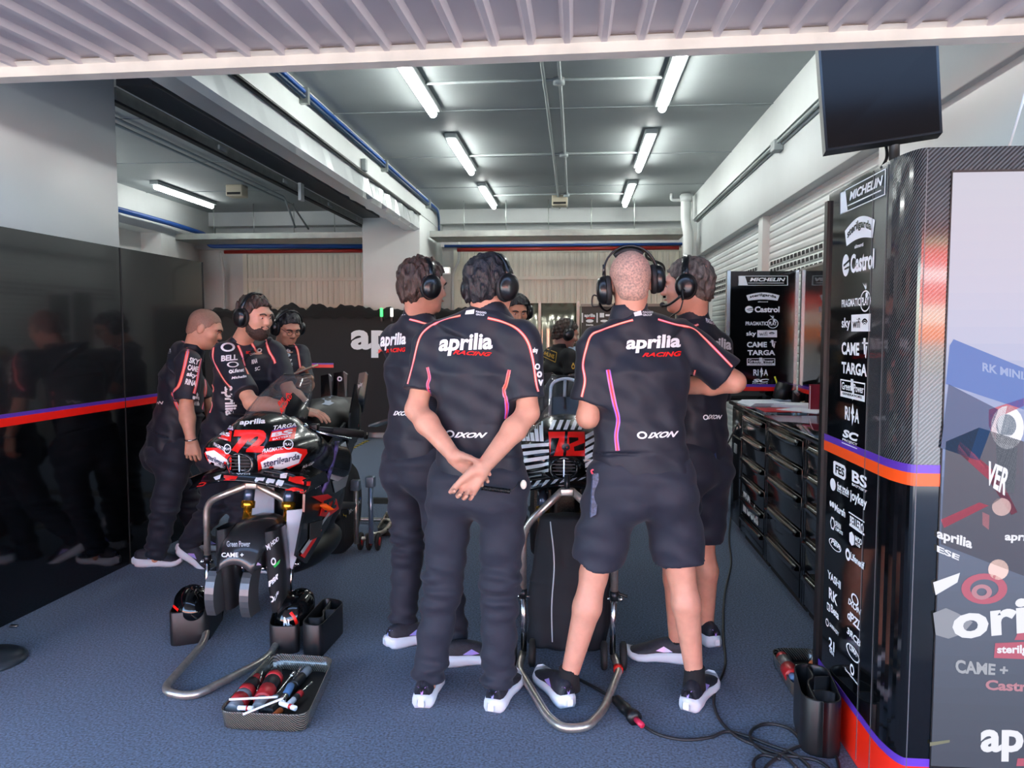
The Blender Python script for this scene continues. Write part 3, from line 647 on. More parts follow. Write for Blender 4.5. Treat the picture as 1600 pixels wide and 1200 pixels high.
sw('orili', [(1485, 945), (1650, 925), (1650, 985), (1490, 1000)], WH); blob([(1592, 985), (1600, 978), (1600, 1000), (1585, 1000)], RD); blob([(1555, 1005), (1600, 1003), (1600, 1030), (1553, 1028)], RD); sw('sterilgarda', [(1558, 1009), (1640, 1006), (1640, 1026), (1558, 1024)], WH)
sw('CAME +', [(1492, 1030), (1576, 1040), (1574, 1056), (1494, 1052)], scr('lgrey', '#a6aab2')); sw('Castrol', [(1540, 1062), (1625, 1066), (1625, 1082), (1540, 1078)], PK); sw('apr', [(1532, 1140), (1632, 1140), (1630, 1190), (1532, 1190)], WH); sw('RK MINIANO', [(1535, 566), (1640, 590), (1640, 602), (1535, 580)], scr('bluew', '#8fa3cf'))
blob([(1590, 1185), (1600, 1185), (1600, 1197), (1588, 1197)], RD); blob([(1453, 1160), (1484, 1156), (1484, 1160), (1453, 1166)], scr('olive', '#7e7f66'))
t.part('screen', b)
for m_ in bpy.data.materials:
    if m_.name.startswith('screen_') and m_.name != 'screen_glass':
        p_ = m_.node_tree.nodes['Principled BSDF']; p_.inputs['Base Color'].default_value = (.015, .015, .018, 1); p_.inputs['Specular IOR Level'].default_value = .3

# ------------------------------------------------------------------ monitor on a pole
t = T('monitor', 'black flat monitor tilted on a pole above the corner of the pit unit', 'monitor', (1.0, 2.52, 2.0))
a, b_, c, d = at(1278, 70, Y=2.60), at(1466, 60, Y=2.56), at(1473, 207, Y=2.50), at(1290, 236, Y=2.54)
n = ((b_-a).cross(d-a)).normalized(); n = n if n.y < 0 else -n
fr = MB(); fr.prism([a, b_, c, d], -n*.045, BLACK); t.part('housing', fr)
k = MB(); cen = (a+b_+c+d)/4; k.prism([cen+(p-cen)*.955+n*.001 for p in (a, b_, c, d)], -n*.01, M('screen_glass', '#120f0e', .3, spec=.15)); t.part('screen', k)
k = MB(); k.tube([(1.0, 2.56, 1.98), (1.0, 2.58, 2.25)], .016, M('pole_grey', '#4a4a48', .35, metal=.6)); t.part('pole', k)
k = MB(); k.tube(spline([cen-n*.05, (.98, 2.6, 2.1), (.98, 2.57, 2.03), (.96, 2.56, 1.99)]), .005, BLACK); t.part('cable', k)
k = MB(); k.tube([(1.36, 2.62, 2.005), (1.46, 2.62, 2.4), (1.5, 2.62, 2.6)], .004, M('rod_white', '#d8dad8', .4)); k.cyl((1.36, 2.62, 2.0), (1.365, 2.62, 2.03), .014, PRINTG); one('aerial_rod', k, 'thin white rod rising from the top of the pit unit', 'rod', (1.36, 2.62, 2.0))

# ------------------------------------------------------------------ sponsor panels over the bench
t = T('sponsor_display', 'black glossy panel with a column of white sponsor logos facing the door', 'sponsor panel', (1.4, 5.9, .96))
b = MB(); b.box((1.145, 5.9, .962), (1.625, 5.93, 1.93), BLACKG); t.part('panel', b)
for x in (1.135, 1.632): b = MB(); b.box((x-.012, 5.885, .962), (x+.012, 5.94, 1.935), M('alu', '#b8bdc0', .25, metal=.9)); t.part('side_profile', b)
b = MB(); b.box((1.147, 5.897, 1.035), (1.62, 5.9, 1.065), RED); t.part('red_stripe', b); b = MB(); b.box((1.147, 5.897, 1.065), (1.62, 5.9, 1.085), PURPLE); t.part('purple_stripe', b)
b = MB(); off = Vector((0, -.002, 0))
def qy(x0, y0, x1, y1): return [at(x, y, Y=5.9) for x, y in ((x0, y0), (x1, y0), (x1, y1), (x0, y1))]
for k, a in (('michelin', (1153, 431, 1231, 446)), ('sterilgarda', (1166, 457, 1218, 473)), ('castrol', (1164, 478, 1218, 489)), ('pragmatic', (1165, 492, 1216, 513)), ('sky', (1166, 516, 1214, 527)), ('came', (1167, 531, 1213, 544)), ('TARGA', (1168, 547, 1211, 555)), ('green', (1167, 560, 1211, 571)), ('rina', (1177, 574, 1200, 590)), ('sc', (1174, 592, 1203, 602))): b = MB(); logo(b, qy(*a), k, off, BLACKG); t.part('logo', b)
t = T('mirror_partition', 'black glossy mirror-like panel along the bench beside the pit unit', 'sponsor panel', (1.67, 4.6, .96))
b = MB(); b.box((1.655, 3.3, .962), (1.685, 5.88, 1.93), BLACKG); t.part('panel', b)
b = MB(); b.box((1.652, 3.3, 1.93), (1.69, 5.88, 1.945), M('alu')); t.part('top_profile', b)
b = MB(); b.box((1.651, 3.3, 1.035), (1.655, 5.87, 1.065), RED); b.box((1.651, 3.3, 1.065), (1.655, 5.87, 1.085), PURPLE); t.part('stripe', b)
t = T('door_frame_unit', 'dark cabinet with a pale frame behind the grey haired man', 'cabinet', (1.35, 9.4, 0))
b = MB(); b.box((1.25, 9.4, 0), (1.6, 9.8, 2.02), M('cab_dark', '#16171a', .4)); t.part('body', b)
for z0, z1 in ((1.45, 1.47), (1.98, 2.03)): b = MB(); b.box((1.24, 9.38, z0), (1.61, 9.4, z1), WHITE); t.part('frame_rail', b)
for x in (1.25, 1.6): b = MB(); b.box((x-.02, 9.38, 0), (x+.02, 9.4, 2.03), WHITE); t.part('frame_post', b)

# ------------------------------------------------------------------ tool cabinets
CABM = M('cabinet_black', '#0c0d10', .16, coat=.3)
HAND = M('drawer_pull', '#191b1f', .12, metal=.3, coat=.5)
def cabinet(y0, y1, n, label, beta=False, top=.9):
    t = T('tool_cabinet', label, 'tool cabinet', (1.45, (y0+y1)/2, 0), 'black tool cabinets along the right')
    b = MB(); b.box((1.205, y0, .05), (1.66, y1, .925), CABM); t.part('carcass', b)
    b = MB(); b.box((1.22, y0+.02, 0), (1.64, y1-.02, .05), BLACKM); t.part('plinth', b)
    for s in (0, 1): b = MB(); yy = y0 if s == 0 else y1-.035; b.box((1.188, yy, .05), (1.206, yy+.035, .925), M('cabinet_post', '#20242a', .2, metal=.5), bev=.004); t.part('corner_post', b)
    Hs = [.15]*2+[(.925-.07-.30)/(n-2)]*(n-2); z = .91
    for h in Hs:
        b = MB(); ya, yb = y0+.045, y1-.045; b.box((1.186, ya, z-h+.008), (1.206, yb, z-.004), CABM, bev=.004); dr = t.part('drawer', b)
        g = MB(); rows = []
        for k in range(13):
            u = k/12; y = ya+.02+(yb-ya-.04)*u; bow = .018*math.sin(PI*u)
            rows.append([(1.186, y, z-.012), (1.172, y, z-.014), (1.162-.0*bow, y, z-.03-bow), (1.172, y, z-.036-bow), (1.186, y, z-.036-bow)])
        g.grid(rows, HAND, th=.002); t.part('handle', g, parent=dr)
        z -= h
    return t
cabinet(3.3, 4.06, 5, 'tool cabinet half hidden by the pit unit'); cabinet(4.065, 4.85, 5, 'tool cabinet with deep bowed drawer pulls, next to the pit unit')
tb = cabinet(4.855, 5.58, 6, 'tool cabinet with a white logo near its foot', True)
b = MB(); q = [at(1165, 776, X=1.183), at(1187, 799, X=1.183), at(1187, 812, X=1.183), at(1165, 790, X=1.183)]
q = [Vector((1.183, 5.47, .36)), Vector((1.183, 5.02, .36)), Vector((1.183, 5.02, .22)), Vector((1.183, 5.47, .22))]
w3(b, q, 'Beta', PRINT, .035, 0, Vector((-.001, 0, 0)), .28, 1, 0, 1); poly3(b, q, [(0, 0), (.22, 0), (.22, 1), (0, 1)], PRINT, Vector((-.001, 0, 0))); poly3(b, q, [(.05, .3), (.1, .5), (.17, .3), (.17, .9), (.11, .7), (.05, .9)], CABM, Vector((-.002, 0, 0))); tb.part('lettering', b)
t = T('tall_cabinet', 'narrow black cabinet with a small lock at the far end of the bench', 'cabinet', (1.45, 5.75, 0))
b = MB(); b.box((1.195, 5.585, .05), (1.66, 5.95, .925), CABM); t.part('body', b)
b = MB(); b.box((1.188, 5.6, .72), (1.196, 5.93, .9), CABM, bev=.004); t.part('drawer', b)
b = MB(); b.box((1.186, 5.6, .06), (1.196, 5.93, .7), CABM, bev=.004); t.part('door', b)
b = MB(); b.box((1.18, 5.74, .58), (1.187, 5.82, .65), GREY, bev=.003); t.part('lock', b)
WT = M('worktop', '#15191a', .07, coat=.4)
b = MB(); b.box((1.165, 3.3, .93), (1.65, 4.86, .96), WT, bev=.006); b.box((1.165, 4.862, .93), (1.65, 5.96, .96), WT, bev=.006); one('worktop', b, 'dark glossy worktop running over the tool cabinets', 'worktop', (1.4, 4.6, .93))
# things on the worktop
PAPER = M('paper', '#e6eaf0', .7)
def sheet(cx, cy, z, w, h, a, label, n=1, mat=PAPER):
    b = MB(); R_ = Matrix.Translation((cx, cy, z))@Matrix.Rotation(a, 4, 'Z')
    for i in range(n): b.box((-w/2+.004*i, -h/2-.003*i, i*.003), (w/2+.004*i, h/2-.003*i, i*.003+.0022), mat, R_)
    one('paper_sheet', b, label, 'paper', (cx, cy, z))
sheet(1.30, 5.6, .961, .21, .30, .1, 'stack of white sheets at the far end of the worktop', 8); sheet(1.52, 5.45, .961, .22, .3, 1.2, 'fan of white sheets beside the black cup', 6)
sheet(1.5, 5.15, .961, .21, .3, .7, 'white sheet lying before the red folder', 2); sheet(1.5, 4.12, .961, .2, .3, .4, 'white sheets on the worktop next to the pit unit', 3)
b = MB(); b.box((1.22, 5.05, .9605), (1.45, 5.34, .963), M('red_folder_flat', '#c32b2b', .3)); one('folder', b, 'thin red folder lying flat on the worktop', 'folder', (1.3, 5.2, .96))
t = T('pen_cup', 'black slanted pen cup with a yellow pen on the worktop', 'pen cup', (1.5, 5.78, .97))
b = MB(); b.lathe([(.05, 0), (.058, .01), (.06, .12), (.052, .12), (.045, .02)], BLACK, Matrix.Translation((1.5, 5.78, .985))@Matrix.Rotation(.25, 4, 'Y')); t.part('cup', b)
b = MB(); b.box((1.44, 5.73, .961), (1.57, 5.83, .985), PRINTG, bev=.01); t.part('foot', b)
b = MB(); b.cyl((1.49, 5.78, 1.06), (1.455, 5.77, 1.15), .006, M('pen_yellow', '#d9d024', .4)); t.part('pen', b)
t = T('desk_clip', 'small grey clip gadget on the worktop near the red binder', 'gadget', (1.6, 5.75, .96))
b = MB(); b.box((1.57, 5.72, .961), (1.63, 5.78, 1.05), BLACK, bev=.008); t.part('body', b); b = MB(); b.cyl((1.585, 5.715, 1.05), (1.615, 5.715, 1.02), .012, GREY); t.part('clip', b)
t = T('binder', 'dark red binder standing on the worktop', 'binder', (1.6, 5.25, .96))
b = MB(); b.box((1.545, 5.2, .961), (1.64, 5.206, 1.13), M('binder_red', '#8a2232', .4)); b.box((1.545, 5.235, .961), (1.64, 5.24, 1.13), M('binder_red')); t.part('cover', b); b = MB(); b.box((1.55, 5.206, .965), (1.632, 5.235, 1.12), PAPER); t.part('pages', b)
t = T('desk_box', 'black box with pale papers in it, beside the binder on the worktop', 'box', (1.6, 4.95, .96))
b = MB(); b.box((1.57, 4.9, .961), (1.645, 5.02, 1.05), BLACK, bev=.006); t.part('box', b); b = MB(); b.box((1.58, 4.93, 1.05), (1.63, 4.945, 1.11), M('card_blue', '#9fb4dc', .5)); b.box((1.585, 4.96, 1.05), (1.64, 4.975, 1.1), PAPER); t.part('card', b)
# ------------------------------------------------------------------ bodies as one smooth surface
def V3(*a): return np.array(a if len(a) > 1 else a[0], dtype=float)
def unit(v): v = np.array(v, dtype=float); return v/np.linalg.norm(v)
class Sdf:
    def __init__(s): s.ops = []
    def cone(s, a, b, ra, rb, k=.02, flat=None, mode='add'):
        """tapered capsule; flat=(direction, factor) squeezes it"""
        a, b = V3(a), V3(b); r = max(ra, rb); lo = np.minimum(a, b)-r-k-.012; hi = np.maximum(a, b)+r+k+.012; ba = b-a; L2 = max(1e-9, ba@ba)
        def f(X, Y, Z):
            px, py, pz = X-a[0], Y-a[1], Z-a[2]; t = np.clip((px*ba[0]+py*ba[1]+pz*ba[2])/L2, 0, 1)
            qx, qy, qz = px-t*ba[0], py-t*ba[1], pz-t*ba[2]; n2 = qx*qx+qy*qy+qz*qz
            if flat is not None: d_ = qx*flat[0][0]+qy*flat[0][1]+qz*flat[0][2]; n2 = n2+d_*d_*(flat[1]**2-1)
            return np.sqrt(n2)-(ra+(rb-ra)*t)
        s.ops.append((f, lo, hi, k, mode)); return s
    def ell(s, c, r, R=np.eye(3), k=.02, mode='add'):
        """ellipsoid, rows of R are its axes"""
        c = V3(c); r = V3(r); m = r.max()+k+.012; R = np.array(R)
        def f(X, Y, Z):
            px, py, pz = X-c[0], Y-c[1], Z-c[2]; q = [(px*R[i][0]+py*R[i][1]+pz*R[i][2])/r[i] for i in range(3)]
            q0 = np.sqrt(q[0]**2+q[1]**2+q[2]**2); q1 = np.sqrt((q[0]/r[0])**2+(q[1]/r[1])**2+(q[2]/r[2])**2)+1e-9
            return q0*(q0-1)/q1
        s.ops.append((f, c-m, c+m, k, mode)); return s
    def loft(s, st, k=.03, cap=.03, p=2.3):
        """stations (centre, half width, half depth, lateral direction)"""
        G = Sdf()
        for (c0, a0, b0, l0), (c1, a1, b1, l1) in zip(st[:-1], st[1:]):
            c0, c1, l0, l1 = V3(c0), V3(c1), unit(l0), unit(l1); m = max(a0, a1, b0, b1)+cap+k+.01; ax = c1-c0; L2 = ax@ax; L = math.sqrt(L2); axn = ax/L
            def f(X, Y, Z, c0=c0, ax=ax, L2=L2, L=L, axn=axn, a0=a0, a1=a1, b0=b0, b1=b1, l0=l0, l1=l1):
                px, py, pz = X-c0[0], Y-c0[1], Z-c0[2]; tt = (px*ax[0]+py*ax[1]+pz*ax[2])/L2; t = np.clip(tt, 0, 1); e = np.abs(tt-t)*L
                qx, qy, qz = px-tt*ax[0], py-tt*ax[1], pz-tt*ax[2]; lat = unit(l0+l1); dep = np.cross(axn, lat); lat = np.cross(dep, axn)
                u = (qx*lat[0]+qy*lat[1]+qz*lat[2])/(a0+(a1-a0)*t); v = (qx*dep[0]+qy*dep[1]+qz*dep[2])/(b0+(b1-b0)*t)
                q = (np.abs(u)**p+np.abs(v)**p+np.abs(e/cap)**p)**(1/p)-1
                return q*np.minimum(b0+(b1-b0)*t, a0+(a1-a0)*t)
            G.ops.append((f, np.minimum(c0, c1)-m, np.maximum(c0, c1)+m, .008, 'add'))
        s.ops.append((G, None, None, k, 'group')); return s
    def cut(s, p, n, k=.004):
        """remove what lies on the n side of p, applied to everything so far"""
        p, n = V3(p), unit(n); s.ops.append((lambda X, Y, Z: (X-p[0])*n[0]+(Y-p[1])*n[1]+(Z-p[2])*n[2], None, None, k, 'cut')); return s
    def fn(s, f, mode='disp'): s.ops.append((f, None, None, 0, mode)); return s
    def sub(s, other): s.ops.append((other, None, None, .01, 'group')); return s
    def bounds(s):
        B = [(o[1], o[2]) for o in s.flat() if o[1] is not None and o[4] == 'add']; return np.min([b[0] for b in B], 0), np.max([b[1] for b in B], 0)
    def flat(s):
        out = []
        for o in s.ops: out += o[0].flat() if o[4] == 'group' else [o]
        return out
    def grid(s, lo, hi, h):
        n = np.ceil((hi-lo)/h).astype(int)+1; X = lo[0]+h*np.arange(n[0]); Y = lo[1]+h*np.arange(n[1]); Z = lo[2]+h*np.arange(n[2])
        return s.eval(X, Y, Z), lo, n
    def eval(s, X, Y, Z):
        n = (len(X), len(Y), len(Z)); D = np.full(n, .5, dtype=np.float32); A = (X, Y, Z)
        for f, lo, hi, k, mode in s.ops:
            if mode == 'group':
                g = f.eval(X, Y, Z); h = np.clip(.5+.5*(D-g)/k, 0, 1); D = D*(1-h)+g*h-k*h*(1-h); continue
            if lo is not None:
                sl = [slice(int(np.searchsorted(A[i], lo[i])), int(np.searchsorted(A[i], hi[i]))) for i in range(3)]
                if any(q.stop <= q.start for q in sl): continue
            else: sl = [slice(0, m) for m in n]
            x = X[sl[0]][:, None, None]; y = Y[sl[1]][None, :, None]; z = Z[sl[2]][None, None, :]; sl = tuple(sl)
            d = f(x, y, z); C_ = D[sl]
            if mode == 'add': h = np.clip(.5+.5*(C_-d)/k, 0, 1); D[sl] = C_*(1-h)+d*h-k*h*(1-h)
            elif mode == 'carve': h = np.clip(.5-.5*(C_+d)/k, 0, 1); D[sl] = C_*(1-h)-d*h+k*h*(1-h)
            elif mode == 'cut': D[sl] = np.maximum(C_, d)
            else: D[sl] = C_+d
        return D
_E = [((0,0,0),(1,0,0)),((0,1,0),(1,1,0)),((0,0,1),(1,0,1)),((0,1,1),(1,1,1)),((0,0,0),(0,1,0)),((1,0,0),(1,1,0)),((0,0,1),(0,1,1)),((1,0,1),(1,1,1)),((0,0,0),(0,0,1)),((1,0,0),(1,0,1)),((0,1,0),(0,1,1)),((1,1,0),(1,1,1))]
def nets(D, lo, h):
    """surface of D = 0 as quads"""
    I = D < 0; n = D.shape; s = np.zeros(tuple(np.array(n)-1), dtype=np.int8)
    for i in (0, 1):
        for j in (0, 1):
            for k in (0, 1): s += I[i:n[0]-1+i, j:n[1]-1+j, k:n[2]-1+k]
    act = np.argwhere((s > 0) & (s < 8))
    if len(act) == 0: return np.zeros((0, 3)), []
    idx = np.full(s.shape, -1, dtype=np.int64); idx[tuple(act.T)] = np.arange(len(act))
    P = np.zeros((len(act), 3)); W = np.zeros(len(act))
    for a, b in _E:
        a, b = np.array(a), np.array(b); da = D[tuple((act+a).T)]; db = D[tuple((act+b).T)]; m = (da < 0) != (db < 0)
        t = np.where(m, da/np.where(m, da-db, 1), 0)
        P += m[:, None]*(a+(b-a)*t[:, None]); W += m
    V = lo+h*(act+P/W[:, None]); F = []
    for ax in range(3):
        sl0 = [slice(1, m-1) for m in n]; sl0[ax] = slice(0, n[ax]-1); sl1 = list(sl0); sl1[ax] = slice(1, n[ax])
        A, B = I[tuple(sl0)], I[tuple(sl1)]; e = np.argwhere(A != B)
        if len(e) == 0: continue
        off = np.ones(3, int); off[ax] = 0; e0 = e+off; fl = A[tuple(e.T)]
        u, v = [(1, 2), (2, 0), (0, 1)][ax]; du = np.zeros(3, int); dv = np.zeros(3, int); du[u] = 1; dv[v] = 1
        q = np.stack([idx[tuple((e0-du-dv).T)], idx[tuple((e0-dv).T)], idx[tuple(e0.T)], idx[tuple((e0-du).T)]], 1)
        q[~fl] = q[~fl][:, ::-1]; q = q[(q >= 0).all(1)]; F.append(q)
    return V, (np.concatenate(F) if F else [])
def mesh_sdf(mb, S, h, mat, fine=()):
    """fine: (lo, hi, h) boxes meshed more finely; the same surface continues through them"""
    lo, hi = S.bounds(); D, lo, n = S.grid(lo-h*2, hi+h*2, h); V, F = nets(D, lo, h)
    if len(F) == 0: return
    F = np.array(F)
    for (a, b, hf) in fine:
        c = V[F].mean(1); ins = ((c > V3(a)+h*.3) & (c < V3(b)-h*.3)).all(1); F = F[~ins]
        D2, l2, _ = S.grid(V3(a)-hf, V3(b)+hf, hf); V2, F2 = nets(D2, l2, hf)
        if len(F2): F2 = np.array(F2); c2 = V2[F2].mean(1); F2 = F2[((c2 > V3(a)) & (c2 < V3(b))).all(1)]; mb.add(V2.tolist(), F2.tolist(), mat, True)
    us = np.unique(F); mp = np.full(len(V), -1); mp[us] = np.arange(len(us)); mb.add(V[us].tolist(), mp[F].tolist(), mat, True)
def wrinkle(amp, dirs, seed=0):
    """soft cloth folds"""
    rs = np.random.RandomState(seed); ks = []
    for (d, wl) in dirs: ks.append((unit(d)*2*PI/wl, rs.rand()*6, rs.rand(3)*9))
    def f(X, Y, Z):
        r = 0
        for k, ph, g in ks: r = r+np.sin(k[0]*X+k[1]*Y+k[2]*Z+ph+1.1*np.sin(g[0]*X*1.7+g[1]*Y*1.3+g[2]*Z*1.9+ph))
        return (amp/len(ks)*r).astype(np.float32)
    return f

SKIN = M('skin', '#c5917b', .5, noise=.06, nscale=25, sss=.12, bump=.12, bscale=300)
SKIN2 = M('skin_tan', '#c08a6c', .5, noise=.06, nscale=25, sss=.1, bump=.12, bscale=300)
SHIRT = M('team_shirt', '#0e1525', .62, bump=.3, bscale=9, stretch=(1, 1, .45), sheen=.06)
TROUSER = M('team_trousers', '#141a2a', .75, bump=.4, bscale=11, stretch=(1, 1, 2.2), sheen=.06)
SHORTS = M('team_shorts', '#171d2d', .72, bump=.35, bscale=10, stretch=(1, 1, 1.5), sheen=.06)
SHOE = M('shoe_upper', '#20222c', .6, noise=.2, nscale=60, bump=.2, bscale=200)
SOLE = M('shoe_sole', '#dfe6ee', .5, bump=.1, bscale=30)
SOCK = M('sock', '#0f0f12', .9)
IRI = M('shoe_irid', '#7f9be0', .25, col2='#b58ae0', nscale=14, coat=.5)
CUP = M('headset_shell', '#121315', .28, coat=.2)
PAD = M('headset_pad', '#17181a', .6)
PIPE1 = M('piping_red', '#f2443c', .5); PIPE2 = M('piping_pale', '#f3a3c4', .5, col2='#ffc9a0', nscale=6); PIPE3 = M('piping_violet', '#9a5fd0', .5, col2='#ff8a3c', nscale=5)
EYEW = M('eye_white', '#e4dcd6', .2); EYED = M('eye_dark', '#20140e', .15); LIPS = M('lips', '#b0705f', .5)

def frame(f, u=(0, 0, 1)):
    """head or body frame: rows right, forward, up"""
    f = unit(f); r = unit(np.cross(f, u)); return np.array([r, f, np.cross(r, f)])
def hand(S, wrist, d, n, thumb, curl=(.35, .4, .45, .5), tcurl=.3, spread=.1, sc=1., tdir=None, lens=(.072, .08, .074, .058)):
    """d along the hand, n out of the palm, thumb towards the thumb side; five separate fingers"""
    w, d = V3(wrist), unit(d); t = unit(V3(thumb)-d*(V3(thumb)@d)); nn = unit(np.cross(d, t)); nn = nn if nn@V3(n) > 0 else -nn
    G = Sdf(); base = []
    for i, off in enumerate((.031, .0105, -.0105, -.030)):
        b = w+(d*(.092-.004*abs(i-1.2))+t*off+nn*(-.002*abs(i-1.5)))*sc; base.append(b); G.cone(w+t*off*.45*sc, b, .0165*sc, .0115*sc, .008)
    G.cone(w+d*.02*sc+t*.018*sc+nn*.006*sc, w+d*.06*sc+t*.026*sc+nn*.010*sc, .015*sc, .011*sc, .01); G.cone(w+d*.02*sc-t*.018*sc+nn*.006*sc, w+d*.07*sc-t*.022*sc+nn*.006*sc, .013*sc, .011*sc, .01)
    for i, b in enumerate(base):
        a = 0; p = b; dd = unit(d+t*spread*(1.5-i)*.6); L = lens[i]*sc; rad = (.0092, .0094, .009, .0078)[i]*sc
        F = Sdf()
        for j, (fr, cf) in enumerate(((.46, .75), (.3, 1.2), (.24, .7))):
            a += curl[i]*cf; q = p+(dd*math.cos(a)+nn*math.sin(a))*L*fr; F.cone(p, q, rad*(1-.09*j), rad*(1-.09*(j+1)), .0015); p = q
        G.ops.append((F, None, None, .003, 'group'))
    tb = w+(d*.022+t*.024+nn*.008)*sc; td = unit(d*.6+t*.75+nn*.25) if tdir is None else unit(tdir); p = tb; Fm = Sdf()
    for j, (L, r0, r1) in enumerate(((.046, .0155, .0115), (.034, .0115, .0102), (.027, .0102, .0082))):
        q = p+td*L*sc; Fm.cone(p, q, r0*sc, r1*sc, .003); p = q; td = unit(td+(d*.5+nn*.35-t*.35)*tcurl)
    G.ops.append((Fm, None, None, .008, 'group')); S.ops.append((G, None, None, .012, 'group'))
def head(S, c, R, jaw=1., nose=1., chin=1.):
    """skull, face, nose, ears in the head frame R (rows right, forward, up)"""
    L = lambda x, y, z: V3(c)+R[0]*x+R[1]*y+R[2]*z
    H = Sdf(); H.ell(L(0, -.012, .032), (.076, .098, .088), R, .02); H.ell(L(0, .022, -.03), (.064*jaw, .072, .085), R, .03); H.ell(L(0, .04, -.078), (.042*jaw, .044, .034), R, .03)
    H.ell(L(0, .076, .034), (.055, .022, .017), R, .02)
    for s in (-1, 1):
        H.ell(L(s*.045, .06, -.018), (.022, .024, .022), R, .02); H.ell(L(s*.031, .094, .010), (.019, .016, .012), R, .012, 'carve')
        H.ell(L(s*.031, .073, .009), (.0135, .0125, .0125), R, .004)
        H.ell(L(s*.076, -.008, -.002), (.010, .020, .033), R, .006); H.cone(L(s*.072, .002, -.002), L(s*.08, -.014, .018), .007, .006, .006)
    H.cone(L(0, .084, .022), L(0, .104*nose, -.016), .0075, .0125, .012); H.ell(L(.010, .094*nose, -.02), (.009, .011, .008), R, .006); H.ell(L(-.010, .094*nose, -.02), (.009, .011, .008), R, .006)
    H.ell(L(0, .084, -.043), (.023, .012, .007), R, .006); H.ell(L(0, .082, -.054), (.020, .012, .0075), R, .006); H.ell(L(0, .076*chin, -.088), (.018, .017, .014), R, .018)
    S.ops.append((H, None, None, .02, 'group')); return L
def hair_mesh(c, R, zmin, thick, mat, seed=1, h=.004, rough=.004, volume=(1, 1, 1), strand=(60, 60, 25)):
    """zmin: (forward, height) points of the hairline seen from the side"""
    S = Sdf(); c = V3(c); ys = [a for a, b in zmin]; zs = [b for a, b in zmin]
    cc = c+R[1]*(-.012)+R[2]*.030
    S.ell(cc, ((.0775+thick)*volume[0], (.099+thick)*volume[1], (.0895+thick*1.15)*volume[2]), R, .02)
    S.ell(c+R[1]*(-.055)+R[2]*(-.03), (.058+thick*.6, .045+thick*.6, .055), R, .02)
    rs = np.random.RandomState(seed); K = [(unit(rs.randn(3)*(1, 1, .35))*rs.uniform(90, 260), rs.rand()*6) for _ in range(9)]
    def f(X, Y, Z):
        px, py, pz = X-c[0], Y-c[1], Z-c[2]; x = px*R[0][0]+py*R[0][1]+pz*R[0][2]; y = px*R[1][0]+py*R[1][1]+pz*R[1][2]; z = px*R[2][0]+py*R[2][1]+pz*R[2][2]
        r = 0
        for k, ph in K: r = r+np.sin(k[0]*x+k[1]*y+k[2]*z+ph+2*np.sin(17*x+23*z+ph))
        return (r*rough/3).astype(np.float32)
    S.fn(f)
    def line(X, Y, Z):
        px, py, pz = X-c[0], Y-c[1], Z-c[2]; y = px*R[1][0]+py*R[1][1]+pz*R[1][2]; z = px*R[2][0]+py*R[2][1]+pz*R[2][2]
        return ((np.interp(y, ys, zs)+.004*np.sin(y*300)-z)*.7).astype(np.float32)
    S.ops.append((line, None, None, 0, 'cut')); mb = MB(); mesh_sdf(mb, S, h, mat); return mb
def headset(t, c, R, drop=(0, 0), mic=0, band=.118, cup_r=.047, tilt=0.):
    """ear cups, band over the head and a microphone boom: parts of the headset, a part of the wearer"""
    L = lambda x, y, z: V3(c)+R[0]*x+R[1]*y+R[2]*z
    R = np.array(R); root = None; mbB = MB(); ends = {}
    P = [L(.098*math.cos(a)*(1.02), -.008+tilt*math.sin(a)*.05, .012+(band)*math.sin(a)**.8) for a in np.linspace(.12, PI-.12, 17)]
    rows = [[Vector(p+R[1]*w) for p in P] for w in (-.014, 0, .014)]
    mbB.grid(rows, CUP, th=.007); hs = t.part('headset', mbB)
    pad = MB(); pad.tube([Vector(L(.086*math.cos(a), -.008+tilt*math.sin(a)*.05, .012+(band-.012)*math.sin(a)**.8)) for a in np.linspace(.9, PI-.9, 12)], .011, PAD, 8); t.part('band_pad', pad, parent=hs)
    for s in (1, -1):
        dz = drop[0] if s > 0 else drop[1]; ce = L(s*.078, -.006, -.004+dz); M4 = Matrix.Identity(4)
        ax = [R[1], R[2], R[0]*s] if s > 0 else [R[2], R[1], R[0]*s]
        for i in range(3):
            for j in range(3): M4[j][i] = ax[i][j]
        for j in range(3): M4[j][3] = ce[j]
        sc = Matrix.Diagonal((1.0, 1.22, 1, 1)) if s > 0 else Matrix.Diagonal((1.22, 1.0, 1, 1))
        k = cup_r
        m = MB(); m.lathe([(k*.62, -.004), (k*.95, 0), (k*1.0, .008), (k*.97, .017), (k*.85, .02)], PAD, M4@sc); cu = t.part('ear_cushion', m, parent=hs)
        m = MB(); m.lathe([(k*.9, .018), (k*.95, .022), (k*.93, .034), (k*.8, .046), (k*.5, .053), (.004, .055)], CUP, M4@sc); t.part('ear_cup', m, parent=hs)
        m = MB(); 
        for w in (-.016, .016): m.tube([Vector(L(s*.099, -.008+w, .04+dz)), Vector(L(s*.112, -.006+w*1.6, .01+dz)), Vector(L(s*.113, -.006+w*1.6, -.012+dz))], .0032, BLACK, 6)
        m.cyl(Vector(L(s*.098, -.008, .075)), Vector(L(s*.1, -.008, .03+dz)), .006, BLACK, 8); t.part('yoke', m, parent=hs)
        if mic == s:
            m = MB(); m.tube(spline([L(s*.115, .0, -.03+dz), L(s*.118, .03, -.055+dz), L(s*.09, .075, -.075+dz), L(s*.05, .105, -.072)], 6), .005, BLACK, 8); m.sphere(L(s*.045, .108, -.07), (.012, .012, .012), PAD); t.part('microphone_boom', m, parent=hs)
            m = MB(); m.tube(spline([L(s*.118, -.01, -.03+dz), L(s*.145, .0, -.02+dz), L(s*.15, .0, -.06+dz), L(s*.12, .01, -.06+dz)], 6), .003, BLACK, 6); t.part('loop_cable', m, parent=hs)
    return hs
